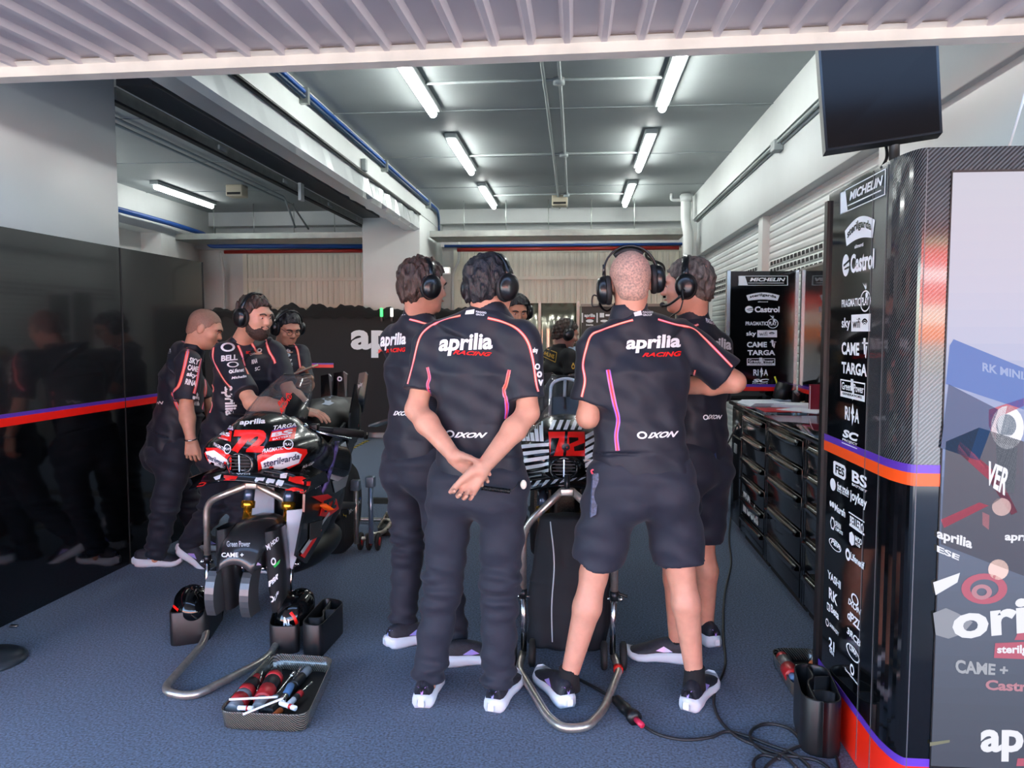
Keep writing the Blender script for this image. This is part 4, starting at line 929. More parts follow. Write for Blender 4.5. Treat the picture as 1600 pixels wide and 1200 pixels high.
def shoe(t, heel, yaw, pitch=0., flip=1, length=.295, iri=True):
    """heel: point under the back of the heel; yaw: direction the toe points (angle from +Y towards +X)"""
    f = V3(math.sin(yaw), math.cos(yaw), 0); r = V3(math.cos(yaw), -math.sin(yaw), 0); up = V3(0, 0, 1)
    if pitch: c_, s_ = math.cos(pitch), math.sin(pitch); f, up = f*c_-up*s_, up*c_+f*s_
    h = V3(heel); ts = np.array([0, .03, .10, .22, .38, .55, .7, .82, .91, .97, 1.0])
    wd = np.array([.018, .029, .036, .037, .036, .041, .047, .047, .041, .028, .012]); side = np.array([0, 0, 0, 0, -.002, -.004, -.002, .002, .005, .007, .008])*flip
    top = np.array([.088, .098, .106, .112, .108, .092, .074, .062, .052, .044, .034]); zb = np.array([.012, .004, .001, 0, .002, .003, .001, .003, .010, .018, .026]); sole = np.array([.05, .053, .053, .051, .046, .041, .037, .034, .032, .032, .034])
    up_m, so = MB(), MB(); rowsU = []; rowsS = []
    for tt, w, sd_, tp, z0, sl in zip(ts, wd, side, top, zb, sole):
        o = h+f*length*tt+r*sd_
        rowsU.append([Vector(o+r*w*1.0*math.cos(a)*(1 if math.sin(a) < .5 else .93)+up*(z0+sl-.006+(tp-z0-sl+.006)*max(0, math.sin(a))**.8)) for a in np.linspace(-.15, PI+.15, 15)])
        g = 1.2; rowsS.append([Vector(o+r*w*x+up*z) for x, z in ((-g*.85, z0), (-g*1.02, z0+.012), (-g, z0+sl*.6), (-1.02, z0+sl), (1.02, z0+sl), (g, z0+sl*.6), (g*1.02, z0+.012), (g*.85, z0))])
    c0 = sum(rowsS[0], Vector())/8; rowsS = [[c0+(p-c0)*.55-Vector(f*.020) for p in rowsS[0]], [c0+(p-c0)*.85-Vector(f*.012) for p in rowsS[0]]]+rowsS
    up_m.grid(rowsU, SHOE); up_m.f.append(tuple(range(15))); up_m.m.append(0); up_m.sm.append(True)
    so.grid(rowsS, SOLE, closed=True); n = len(rowsS)*8; so.f.append(tuple(range(8))); so.m.append(0); so.sm.append(False); so.f.append(tuple(range(n-8, n))[::-1]); so.m.append(0); so.sm.append(False)
    sh = t.part('shoe', up_m); t.part('sole', so, parent=sh)
    if iri:
        bv = up_m.bvh()
        def lay3(P, F, d, off=.003):
            Q = [bv.ray_cast(Vector(p), Vector(d)) for p in P]
            if all(q[0] is not None for q in Q): m = MB(); m.add([q[0]-Vector(d)*off for q in Q], F, IRI, True); t.part('marking', m, parent=sh)
        A = [h-f*.2+r*x+up*z for x, z in ((-.022, .088), (0, .056), (.022, .088), (.013, .09), (0, .07), (-.013, .09))]; lay3(A, [(0, 1, 4, 5), (1, 2, 3, 4)], f)
        for s in (-1, 1):
            A = [h+f*x+r*s*.3+up*z for x, z in ((.09, .055), (.13, .075), (.165, .055), (.13, .05))]; lay3(A, [(0, 1, 2, 3)], -r*s)
    return sh
def person(label, J, shorts=False, skin=None, shirt=None, trous=None, belly=1., fine=(), hb=.0075, hs_=.007, arms=(), sl=(.72, .72), cupbase=None, shw=1., chest=1., facing=None, hands=(), headk={}, hem=None, sleeve_r=(.072, .07), legw=1., group='team crew in the garage', shoes=(), cutleg=(.04, .04), seed=1):
    """J: joints in metres. returns the thing and its meshes for lettering"""
    skin = skin or SKIN; shirt = shirt or SHIRT; trous = trous or (SHORTS if shorts else TROUSER)
    J = {k: V3(v) for k, v in J.items()}; loc = (J['pel'][0], J['pel'][1], 0)
    t = T('person', label, 'person', loc, group); R = frame(J['hf'], J.get('hu', V3(0, 0, 1))); c = J['head']; nk = J['nk']
    lat = unit(J['shR']-J['shL']); latp = unit(J['hipR']-J['hipL']); sc = (J['shR']+J['shL'])/2; pel = J['pel']; up = unit(nk-pel); fw = unit(np.cross(up, lat))
    wst = pel+(sc-pel)*.42+fw*(.012 if belly <= 1 else .03); ch = pel+(sc-pel)*.78
    S = Sdf()
    L = head(S, c, R, **headk); S.cone(nk+fw*.015-up*.02, L(0, -.028, -.055), .060, .055, .03)
    S.loft([(pel, .14, .085, latp), (wst, .125*belly, .085*belly, lat), (ch, .145, .09, lat), (sc+up*.01, .11, .055, lat)], .03)
    for s in 'LR':
        sh, el, wr = J['sh'+s], J['el'+s], J['wr'+s]; S.cone(nk-up*.04, sh, .045, .045, .03); S.cone(sh, el, .047, .04, .02)
        m = el+(wr-el)*.3; S.cone(el, m, .041, .044, .02); S.cone(m, wr, .044, .0265, .02, None)
        hp, kn, an = J['hip'+s], J['kn'+s], J['an'+s]; q = 1. if shorts else .72; S.cone(hp, kn, .075*q, .053*q, .03); bk = unit(np.cross(unit(an-kn), latp)); bk = bk if bk@fw < 0 else -bk
        m = kn+(an-kn)*.3+bk*.014; S.cone(kn, m, .052*q, .055*q, .02); S.cone(m, an, .055*q, .034*q, .02); S.cone(an, an+V3(0, 0, -.04), .034, .03, .01)
        S.cone(kn-bk*.012+V3(0, 0, .01), kn-bk*.012-V3(0, 0, .02), .05*q, .046*q, .02)
    for hd in hands: hand(S, **hd)
    m = MB(); fb = [(c-V3(.13, .13, .14), c+V3(.13, .13, .15), .0042)]
    for hd in hands: w = V3(hd['wrist'])+unit(hd['d'])*.075; fb.append((w-.13, w+.13, hd.get('h', .0038) if False else .0036))
    fb += list(fine); mesh_sdf(m, S, hb, skin, fb); body = t.part('body', m)
    # shirt
    hem_ = hem if hem is not None else -.10
    W = Sdf(); b0 = pel+up*hem_
    W.loft([(b0, .17*shw*max(1, belly*.97), .122*max(1, belly*.95), latp), (pel+up*.06, .166*shw*max(1, belly*.98), .125*belly, latp), (wst, .16*shw*max(1, belly*.98), .125*belly, lat), (ch, .178*shw*chest, .132*chest, lat), (sc+up*.005, .15*shw, .085, lat), (nk-up*.012, .07, .062, lat)], .04, .02)
    for s, f_ in zip('LR', sl):
        sh, el = J['sh'+s], J['el'+s]; G = Sdf(); d = unit(el-sh); G.cone(nk-up*.045, sh, .065, .066, .03); G.cone(sh, el+d*.05, sleeve_r[0], sleeve_r[1], .03)
        G.cut(sh+(el-sh)*f_, d); W.ops.append((G, None, None, .035, 'group'))
    W.fn(wrinkle(.0095, [((.8, .2, .7), .16), ((-.8, .3, .5), .12), ((.2, .9, .5), .2), ((.5, .2, 1), .08), ((1, .1, .3), .09)], seed)); W.cut(b0, -up)
    m = MB(); mesh_sdf(m, W, hs_, shirt)
    # collar
    rows = []; nx = unit(L(0, -.028, -.055)-nk)
    for z, g in ((-.03, .088), (-.012, .082), (.02, .073), (.045, .069), (.046, .064), (.0, .066)):
        rows.append([Vector(nk+fw*.018+nx*(z-.03*max(0, math.sin(a)))+lat*g*math.cos(a)+fw*g*.96*math.sin(a)) for a in np.linspace(0, 2*PI, 28, endpoint=False)])
    cm = MB(); cm.grid(rows, shirt, closed=True); t.part('collar', cm)
    # trousers
    B = Sdf(); pl = pel-up*.02
    B.loft([(pel+up*.06, .15, .105, latp), (pl-up*.03, .168, .122, latp), (pl-up*.10, .165, .12, latp)], .04, .04)
    dn = V3(0, 0, -1)
    for s, cl in zip('LR', cutleg):
        hp, kn, an = J['hip'+s], J['kn'+s], J['an'+s]; G = Sdf()
        if shorts: e = hp+(kn-hp)*cl; G.cone(hp, e+(kn-hp)*.2, .105*legw, .098*legw, .04); G.cut(e, kn-hp)
        else: G.cone(hp, kn, .103*legw, .078*legw, .04); G.cone(kn, an+unit(an-kn)*.06, .078*legw, .064*legw, .03); G.cut(an+unit(an-kn)*cl, an-kn)
        B.ops.append((G, None, None, .04, 'group'))
    B.ell(pl-up*.09-fw*.05+latp*.07, (.085, .08, .095), np.eye(3), .05); B.ell(pl-up*.09-fw*.05-latp*.07, (.085, .08, .095), np.eye(3), .05)
    kz = (J['knL'][2]+J['knR'][2])/2; az = .12
    w1 = wrinkle(.008, [((.3, .3, 1), .10), ((-.4, .2, 1), .13), ((.1, .6, 1), .085)], seed+5); w2 = wrinkle(.008, [((.15, .1, 1), .052), ((-.2, .1, 1), .06)], seed+9)
    B.fn(lambda X, Y, Z: w1(X, Y, Z)+(w2(X, Y, Z)*(np.exp(-((Z-kz)/.1)**2)+np.exp(-((Z-az)/.07)**2)) if not shorts else 0))
    m2 = MB(); mesh_sdf(m2, B, .0085, trous); t.part('shorts' if shorts else 'trousers', m2)
    for s, (heel, yaw, pitch) in zip('LR', shoes):
        shoe(t, heel, yaw, pitch, 1 if s == 'R' else -1)
        if shorts:
            an = J['an'+s]; k = MB(); k.tube([an+V3(0, 0, -.05), an+V3(0, 0, .0), an+V3(0, 0, .035), an+V3(0, 0, .04)], [.046, .041, .0405, .039], SOCK, 20); t.part('sock', k)
    return t, m, L, R, c
def px3(x, y, Y): return np.array(at(x, y, Y=Y))
def eyes(t, L, lids=.006, brow=None, w=.0):
    m = MB()
    for s in (-1, 1):
        m.sphere(L(s*.031, .0815, .009), (.0075, .0075, .0042), EYEW, u=12, v=8); m.sphere(L(s*.031, .0865, .009), (.0042, .004, .0042), EYED, u=10, v=8)
    t.part('eyes', m)
    m = MB(); m.sphere(L(0, .0905, -.0485), (.019, .006, .004), LIPS, u=14, v=8); t.part('lips', m)
    if brow:
        m = MB()
        for s in (-1, 1): m.tube(spline([L(s*.013, .098, .027), L(s*.03, .097, .034), L(s*.05, .083, .028)], 5), [.0045]*11, brow, 8)
        t.part('eyebrows', m)
# ------------------------------------------------------------------ the crew
HAIRK = M('hair_black', '#16151a', .45, noise=.5, nscale=70, stretch=(1, 1, .35), bump=.6, bscale=160)
HAIRB = M('hair_brown', '#3a2a22', .5, noise=.5, nscale=60, stretch=(1, 1, .35), bump=.6, bscale=150)
HAIRG = M('hair_grey', '#6f645c', .55, noise=.5, nscale=60, stretch=(1, 1, .35), bump=.6, bscale=150, col2='#3d3631')
STUB = M('stubble', '#c39c8a', .6, noise=.2, nscale=140, col2='#8a766d')
BEARD = M('beard', '#3b2a22', .7, noise=.45, nscale=150, bump=.5, bscale=200)
HL = [(-.14, -.085), (-.06, -.07), (-.02, -.03), (.0, .0), (.03, .02), (.045, .05), (.075, .075), (.1, .1)]
def back_prints(m, bv, quads):
    for s, q, mat, bold, sh in quads: write(m, bv, s, q, mat, bold, sh, .0025, 7., .05)
def pipes(m, bv, P, w=.011):
    band(m, bv, P, w, PIPE1, .0018); band(m, bv, P, w*.5, PIPE2, .0032)
def pipes2(m, bv, P, w=.011):
    band(m, bv, P, w, PIPE3, .0018); band(m, bv, P, w*.4, PIPE1, .003)

# the dark haired man in the middle, hands clasped behind him
J = dict(head=px3(766, 449, 2.99), hf=(.62, .78, -.12), nk=px3(764, 489, 2.96), shL=px3(676, 536, 3.01), shR=px3(816, 534, 2.90), pel=px3(748, 730, 2.98), hipL=px3(707, 752, 3.0), hipR=px3(787, 752, 2.95),
         elL=px3(650, 640, 2.93), elR=px3(825, 645, 2.86), wrL=px3(710, 714, 2.775), wrR=px3(752, 734, 2.70), knL=px3(692, 915, 2.99), knR=px3(781, 915, 2.95), anL=px3(668, 1066, 2.96), anR=px3(778, 1070, 2.94))
dL = unit(px3(752, 742, 2.768)-J['wrL']); dR = unit(px3(722, 772, 2.69)-J['wrR'])
hands = [dict(wrist=J['wrR'], d=dR, n=V3(-.1, -1, .1), thumb=V3(-.75, -.1, .3), curl=(.75, .85, .9, .95), tcurl=.15, tdir=V3(-.85, -.15, -.75)),
         dict(wrist=J['wrL'], d=dL, n=V3(.25, -.9, -.2), thumb=V3(.5, -.25, .9), curl=(.35, .38, .42, .45), tcurl=.25, tdir=V3(.75, -.66, -.05))]
t, m, L, R, c = person('person with dark hair and black headset seen from behind, hands clasped behind the back', J, hands=hands, shoes=((px3(659, 1112, 2.87)*V3(1, 1, 0), -.02, 0), (px3(769, 1118, 2.86)*V3(1, 1, 0), .2, 0)), sl=(.74, .80), hem=-.055, legw=.98, shw=1.06, seed=3, cutleg=(-.005, -.005))
bv = m.bvh()
back_prints(m, bv, [('aprilia', [(689, 523), (769, 520), (770, 553), (684, 557)], PRINT, .035, .05), ('RACING', [(710, 547), (769, 551), (766, 557), (708, 554)], RED, .03, .25), ('IXON', [(712, 675), (762, 676), (758, 684), (710, 684)], PRINT, .04, .3), ('PIAGGIO', [(744, 486), (760, 488), (760, 491), (744, 489)], PRINT, .03, 0), ('GROUP', [(744, 490), (757, 492), (757, 494), (744, 493)], PRINT, .03, 0)])
lay(m, bv, [(729, 486), (742, 484), (741, 491), (727, 492)], [(0, 1, 2, 3)], PRINT, .003); V, F = ring2(704, 678, 7, 6, 16, .6); lay(m, bv, V, F, PRINT, .003)
pipes(m, bv, [(720, 493), (700, 498), (684, 504), (668, 513), (655, 530), (645, 570), (637, 600)]); pipes(m, bv, [(762, 497), (785, 503), (808, 514), (824, 533), (832, 560), (838, 600), (841, 612)])
pipes2(m, bv, [(668, 574), (671, 590), (668, 602), (673, 618), (678, 632), (677, 645)], .012); pipes2(m, bv, [(796, 578), (791, 600), (787, 610), (791, 625), (792, 640), (790, 655)], .016); pipes2(m, bv, [(674, 692), (676, 704)], .01)
for (x, y, s) in ((836, 548, 'sky'), (839, 573, 'O'), (842, 585, 'o'), (844, 598, 'v')): write(m, bv, s, qd(x-4, y-5, x+4, y+5), PRINT, .05, 0, .003)
t.part('shirt', m); t.part('hair', hair_mesh(c, R, HL, .011, HAIRK, 3, rough=.005)); headset(t, c, R, mic=0); eyes(t, L, brow=HAIRK)
# coiled cord on his belt
k = MB(); a, b_ = px3(752, 762, 2.79), px3(798, 768, 2.80); n_ = 170; ax = unit(b_-a); s1 = unit(np.cross(ax, (0, 1, 0))); s2 = np.cross(ax, s1)
k.tube([Vector(a+(b_-a)*i/n_+s1*.008*math.cos(i*.75)+s2*.008*math.sin(i*.75)) for i in range(n_)], .0022, BLACK, 6); k.tube(spline([b_, px3(806, 760, 2.81), px3(812, 752, 2.83)]), .0022, BLACK, 6); t.part('coiled_cord', k)
k = MB(); p = px3(818, 757, 2.86); k.sphere(p, (.012, .008, .018), M('tag_cream', '#d9d6c6', .5)); t.part('belt_tag', k)

# the shaved man in shorts
J = dict(head=px3(985, 442, 3.0), hf=(-.05, .98, -.06), hu=(-.06, 0, 1), nk=px3(985, 494, 2.98), shL=px3(934, 543, 2.94), shR=px3(1066, 533, 3.06), pel=px3(1002, 728, 2.98), hipL=px3(962, 748, 2.96), hipR=px3(1042, 744, 3.0),
         elL=px3(918, 652, 2.93), elR=px3(1148, 597, 3.06), wrL=px3(985, 640, 3.2), wrR=px3(1030, 606, 3.24), knL=px3(928, 898, 3.0), knR=px3(1064, 892, 3.02), anL=px3(889, 1058, 2.99), anR=px3(1085, 1056, 3.02))
hands = [dict(wrist=J['wrL'], d=V3(.9, .1, .1), n=V3(0, -1, 0), thumb=V3(0, 0, 1)), dict(wrist=J['wrR'], d=V3(-.9, -.05, .1), n=V3(0, -1, 0), thumb=V3(0, 0, 1))]
t, m, L, R, c = person('person with shaved head and black headset seen from behind, in dark shorts, arms folded', J, shorts=True, hands=hands, shoes=((px3(888, 1113, 2.92)*V3(1, 1, 0), -.40, 0), (px3(1074, 1109, 2.93)*V3(1, 1, 0), .45, 0)), sl=(.78, .84), cutleg=(.86, .88), shw=1.1, chest=1.03, hem=-.05, seed=8, legw=1.06, sleeve_r=(.076, .078))
bv = m.bvh()
back_prints(m, bv, [('aprilia', [(979, 525), (1063, 522), (1063, 549), (977, 553)], PRINT, .035, .05), ('RACING', [(1005, 552), (1064, 549), (1064, 557), (1003, 558)], RED, .03, .25), ('IXON', [(1014, 676), (1060, 673), (1056, 683), (1012, 685)], PRINT, .04, .3), ('PIAGGIO', [(1004, 487), (1020, 487), (1020, 490), (1004, 490)], PRINT, .03, 0), ('GROUP', [(1004, 491), (1018, 491), (1018, 494), (1004, 494)], PRINT, .03, 0)])
lay(m, bv, [(989, 486), (1001, 485), (1003, 493), (992, 495)], [(0, 1, 2, 3)], PRINT, .003); V, F = ring2(1003, 680, 8, 6, 16, .6); lay(m, bv, V, F, PRINT, .003)
pipes(m, bv, [(989, 500), (965, 507), (940, 516), (924, 524), (916, 545), (911, 570), (914, 595), (909, 620)]); pipes(m, bv, [(1028, 499), (1055, 507), (1082, 513), (1100, 528), (1120, 548), (1144, 573)])
pipes2(m, bv, [(950, 578), (955, 605), (960, 630), (966, 655), (963, 680), (965, 704)], .017); pipes(m, bv, [(1086, 578), (1082, 602), (1084, 630), (1082, 652), (1086, 668), (1080, 682), (1087, 690)], .008)
t.part('shirt', m); t.part('hair', hair_mesh(c, R, [(-.14, -.085), (-.05, -.085), (-.01, -.02), (.02, .01), (.05, .05), (.1, .085)], .0008, STUB, 3, rough=.0003)); headset(t, c, R, drop=(.012, -.02), mic=-1, band=.126, tilt=.2); eyes(t, L, brow=HAIRB)
k = MB(); k.prism([px3(925, 740, 2.89), px3(937, 738, 2.89), px3(934, 770, 2.88), px3(930, 803, 2.88), px3(921, 808, 2.88)], (.004, -.008, 0), M('lanyard_blue', '#37455f', .5, noise=.5, nscale=90)); t.part('pass_ribbon', k)
k = MB(); k.tube(spline([px3(928, 743, 2.885), px3(924, 736, 2.9), px3(931, 733, 2.9)]), .004, M('clip_pink', '#e2506a', .5), 6); t.part('clip', k)

# the brown haired man at the left of the group
J = dict(head=px3(661, 449, 3.42), hf=(.80, .58, -.12), nk=px3(650, 492, 3.44), shL=px3(618, 533, 3.58), shR=px3(692, 534, 3.34), pel=px3(653, 702, 3.46), hipL=px3(632, 722, 3.52), hipR=px3(676, 722, 3.40),
         elL=px3(652, 615, 3.76), elR=px3(712, 620, 3.35), wrL=px3(720, 600, 3.8), wrR=px3(765, 600, 3.62), knL=px3(638, 850, 3.55), knR=px3(692, 850, 3.42), anL=px3(629, 975, 3.53), anR=px3(710, 1000, 3.40))
hands = [dict(wrist=J['wrR'], d=V3(.6, .6, .1), n=V3(-.5, .5, 0), thumb=V3(0, 0, 1)), dict(wrist=J['wrL'], d=V3(.9, -.3, .1), n=V3(0, -1, 0), thumb=V3(0, 0, 1))]
t, m, L, R, c = person('person with brown hair and black headset at the left of the central group, half hidden', J, hands=hands, shoes=((px3(606, 1018, 3.44)*V3(1, 1, 0), .95, 0), (px3(690, 1044, 3.28)*V3(1, 1, 0), 1.3, 0)), sl=(.78, .78), hem=-.05, legw=.97, seed=13, cutleg=(0, 0))
bv = m.bvh()
back_prints(m, bv, [('aprilia', [(596, 520), (636, 519), (634, 544), (594, 548)], PRINT, .035, .05), ('RACING', [(604, 545), (634, 543), (634, 550), (604, 551)], RED, .03, .2), ('IXON', [(616, 642), (645, 643), (643, 650), (615, 649)], PRINT, .04, .3), ('PIAGGIO', [(622, 488), (634, 487), (634, 493), (622, 494)], PRINT, .03, 0)])
pipes(m, bv, [(640, 499), (652, 502), (662, 505), (672, 507)]); pipes(m, bv, [(658, 530), (650, 555), (642, 580), (636, 600)])
t.part('shirt', m); t.part('hair', hair_mesh(c, R, [(-.14, -.10), (-.06, -.085), (-.02, -.04), (.0, .0), (.03, .02), (.045, .05), (.075, .075), (.1, .1)], .016, HAIRB, 11, rough=.006)); headset(t, c, R, mic=-1); eyes(t, L, brow=HAIRB)

# the grey haired man on the right, face turned left
J = dict(head=px3(1075, 448, 3.42), hf=(-.90, .28, -.08), nk=px3(1088, 500, 3.44), shL=px3(1052, 545, 3.33), shR=px3(1120, 545, 3.56), pel=px3(1085, 700, 3.46), hipL=px3(1066, 718, 3.38), hipR=px3(1106, 718, 3.52),
         elL=px3(1040, 630, 3.36), elR=px3(1118, 640, 3.68), wrL=px3(1020, 590, 3.6), wrR=px3(1050, 610, 3.75), knL=px3(1050, 855, 3.40), knR=px3(1098, 850, 3.62), anL=px3(1058, 1012, 3.42), anR=px3(1103, 985, 3.66))
hands = [dict(wrist=J['wrL'], d=V3(-.2, .9, .1), n=V3(1, 0, 0), thumb=V3(0, 0, 1)), dict(wrist=J['wrR'], d=V3(-.9, 0, .1), n=V3(0, -1, 0), thumb=V3(0, 0, 1))]
t, m, L, R, c = person('person with short grey hair and black headset in profile, half hidden on the right', J, shorts=True, hands=hands, shoes=((px3(1083, 1048, 3.4)*V3(1, 1, 0), -1.45, 0), (px3(1118, 1014, 3.56)*V3(1, 1, 0), -.3, 0)), sl=(.78, .8), cutleg=(.88, .9), hem=-.05, seed=21, headk=dict(nose=1.06, chin=1.05), skin=M('skin_ruddy', '#cf967f', .5, noise=.06, nscale=25, sss=.1))
bv = m.bvh()
back_prints(m, bv, [('aprilia', [(1096, 524), (1142, 530), (1142, 552), (1096, 549)], PRINT, .035, .05), ('RACING', [(1118, 550), (1143, 553), (1143, 560), (1118, 558)], RED, .03, .2), ('IXON', [(1106, 648), (1128, 648), (1126, 655), (1105, 655)], PRINT, .04, .3), ('PIAGGIO', [(1102, 497), (1116, 502), (1116, 508), (1103, 504)], PRINT, .03, 0)])
V, F = ring2(1102, 652, 4, 4, 14, .6); lay(m, bv, V, F, PRINT, .003); pipes(m, bv, [(1080, 509), (1086, 509), (1091, 507)])
t.part('shirt', m); t.part('hair', hair_mesh(c, R, [(-.14, -.085), (-.06, -.07), (-.02, -.03), (.0, .0), (.03, .012), (.045, .035), (.075, .07), (.1, .085)], .009, HAIRG, 17, rough=.005)); headset(t, c, R, mic=-1); eyes(t, L, brow=HAIRG)
k = MB(); q = [px3(1085, 692, 3.31), px3(1118, 689, 3.36), px3(1119, 718, 3.36), px3(1087, 722, 3.31)]; k.prism([Vector(p) for p in q], (.01, .02, 0), M('pass_blue', '#27345c', .4)); V, F = ring2(1103, 713, 5, 5, 16, .6)
bvk = k.bvh(); lay(k, bvk, V, F, PRINT, .001); write(k, bvk, 'Media Pass', qd(1092, 694, 1112, 698), PRINT, .02); t.part('pass_holder', k)
k = MB(); k.tube(spline([px3(1067, 470, 3.3), px3(1062, 485, 3.3), px3(1052, 492, 3.32), px3(1045, 498, 3.36)]), .003, BLACK, 6); t.part('headset_cable', k)

# the bald man bending at the left
BASE_L = 'people around the left motorcycle'
J = dict(head=px3(320, 514, 4.60), hf=(.86, .22, -.40), nk=px3(297, 548, 4.60), shL=px3(282, 560, 4.82), shR=px3(295, 566, 4.42), pel=px3(266, 690, 4.62), hipL=px3(258, 708, 4.70), hipR=px3(277, 708, 4.54),
         elL=px3(330, 640, 4.85), elR=px3(291, 640, 4.36), wrL=px3(345, 680, 4.8), wrR=px3(298, 686, 4.32), knL=px3(296, 790, 4.85), knR=px3(258, 790, 4.52), anL=px3(318, 850, 4.95), anR=px3(244, 864, 4.56))
hands = [dict(wrist=J['wrR'], d=V3(.05, .02, -1), n=V3(-.3, 1, 0), thumb=V3(.9, .2, 0), curl=(.5, .55, .6, .65), tdir=V3(.3, .15, -.95)), dict(wrist=J['wrL'], d=V3(.6, 0, -.8), n=V3(0, 0, -1), thumb=V3(0, -1, 0))]
t, m, L, R, c = person('bald person bending over at the far left, arm hanging down, beside the black panels', J, hands=hands, shoes=((px3(300, 868, 4.9)*V3(1, 1, 0), 1.3, 0), (px3(212, 890, 4.56)*V3(1, 1, 0), 1.45, 0)), sl=(.8, .8), hem=-.05, legw=1.02, seed=31, skin=M('skin_a', '#c9987f', .5, noise=.06, nscale=25, sss=.1), belly=1.08, shw=.95, cutleg=(.02, .02))
bv = m.bvh()
back_prints(m, bv, [('aprilia', [(240, 543), (268, 538), (267, 556), (241, 560)], PRINT, .035, .05), ('RACING', [(243, 557), (262, 555), (262, 560), (243, 561)], RED, .03, .2), ('IXON', [(231, 626), (256, 627), (256, 632), (231, 631)], PRINT, .04, .3), ('aprilia', [(301, 612), (311, 614), (311, 640), (300, 640)], PRINT, .035, 0)])
V, F = ring2(311, 543, 9, 6, 16, .6); lay(m, bv, V, F, PRINT, .003)
for i in range(4): write(m, bv, ('SKY', 'CAME', 'sky', 'RINA')[i], [(296-i*2, 558+i*11), (312-i*2, 562+i*11), (311-i*2, 571+i*11), (295-i*2, 567+i*11)], PRINT, .04, .2, .003)
for P in ([(280, 530), (293, 541), (291, 560), (285, 585), (279, 603), (270, 614), (275, 630), (281, 642)], [(316, 555), (311, 575), (307, 600), (303, 615)], [(320, 590), (321, 610), (316, 640)]): pipes(m, bv, P, .02); band(m, bv, P, .007, PIPE3, .004)
t.part('shirt', m); t.part('hair', hair_mesh(c, R, [(-.14, -.085), (-.06, -.06), (-.02, -.03), (.0, .0), (.03, .02), (.05, .06), (.1, .085)], .0012, M('stubble_dark', '#8a6a59', .6, noise=.2, nscale=260), 3, rough=.0004)); eyes(t, L, brow=HAIRB)
k = MB(); w_ = J['wrR']; k.tube([Vector(w_+V3(.033*math.cos(a), .033*math.sin(a), .006*math.sin(a))) for a in np.linspace(0, 2*PI, 20, endpoint=False)], .0045, STEEL, 8, closed=True); t.part('bracelet', k)

# the bearded man leaning over the motorcycle
J = dict(head=px3(398, 496, 4.28), hf=(.86, -.34, -.16), nk=px3(374, 533, 4.40), shL=px3(428, 553, 4.55), shR=px3(350, 556, 4.28), pel=px3(355, 690, 4.50), hipL=px3(370, 705, 4.58), hipR=px3(343, 706, 4.44),
         elL=px3(452, 612, 4.45), elR=px3(393, 630, 4.10), wrL=px3(488, 642, 4.25), wrR=px3(470, 640, 4.02), knL=px3(378, 800, 4.55), knR=px3(332, 795, 4.54), anL=px3(378, 880, 4.62), anR=px3(296, 846, 4.62))
hands = [dict(wrist=J['wrR'], d=V3(.93, .1, -.25), n=V3(0, .15, -1), thumb=V3(.1, .9, .1), curl=(.25, .25, .3, .35)), dict(wrist=J['wrL'], d=V3(.9, -.15, -.2), n=V3(0, 0, -1), thumb=V3(0, -1, 0), curl=(.3, .3, .35, .4))]
t, m, L, R, c = person('bearded person with headset leaning over the left motorcycle, forearm across its nose', J, hands=hands, shoes=((px3(372, 902, 4.5)*V3(1, 1, 0), 1.5, 0), (px3(277, 862, 4.62), 1.75, .47)), sl=(.82, .82), hem=-.04, belly=1.03, chest=1.02, seed=41, skin=M('skin_b', '#cf9f86', .5, noise=.06, nscale=25, sss=.1), headk=dict(jaw=1.12), cutleg=(.02, .02))
bv = m.bvh()
for P in ([(334, 540), (333, 560), (342, 580), (352, 596), (363, 608)], [(372, 540), (377, 552), (382, 570), (388, 585)], [(414, 528), (420, 548), (428, 562), (430, 568)], [(392, 534), (398, 545), (402, 550)], [(331, 580), (329, 595), (334, 608), (329, 620), (332, 632), (328, 645)]): pipes(m, bv, P, .016)
back_prints(m, bv, [('BELL', qd(346, 556, 371, 565, -2), PRINT, .04, 0), ('Lifenet', qd(364, 577, 381, 583, -2), PRINT, .03, 0), ('Michelin', qd(362, 589, 385, 593, -3), PRINT, .03, .2), ('RINA', qd(393, 562, 402, 569, -2), PRINT, .03, 0), ('CAME', qd(390, 552, 398, 556, -2), PRINT, .03, 0), ('SC', qd(398, 574, 406, 580, -2), PRINT, .03, 0)])
for a in ((356, 543, 11, 7, .65), (364, 570, 9, 4.5, .7), (361, 581, 3, 3, .4), (405, 547, 4, 3.5, .5)): V, F = ring2(*a[:4], 18, a[4]); lay(m, bv, V, F, PRINT, .003)
write(m, bv, 'aprilia', [(369, 603), (370, 648), (347, 650), (346, 603)], PRINT, .035, 0, .003); write(m, bv, 'SC', qd(384, 549, 391, 553), RED, .03, 0, .003)
t.part('shirt', m); t.part('hair', hair_mesh(c, R, HL, .013, HAIRB, 23, rough=.006)); hd = headset(t, c, R, band=.124); eyes(t, L, brow=HAIRB)
S = Sdf(); S.ell(L(0, .028, -.062), (.063, .070, .058), R, .02); S.ell(L(0, .058, -.088), (.044, .036, .034), R, .03)
for s in (-1, 1): S.cone(L(s*.066, .01, -.01), L(s*.060, .03, -.07), .010, .02, .02)
S.ell(L(0, .087, -.038), (.03, .010, .006), R, .008); S.ell(L(0, .096, -.0495), (.024, .018, .008), R, .006, 'carve')
S.cut(L(0, .08, -.034), R[2]+R[1]*.25); S.fn(wrinkle(.0025, [((1, .2, .3), .012), ((.3, 1, .2), .01), ((.2, .3, 1), .014)], 5)); k = MB(); mesh_sdf(k, S, .004, BEARD); t.part('beard', k)

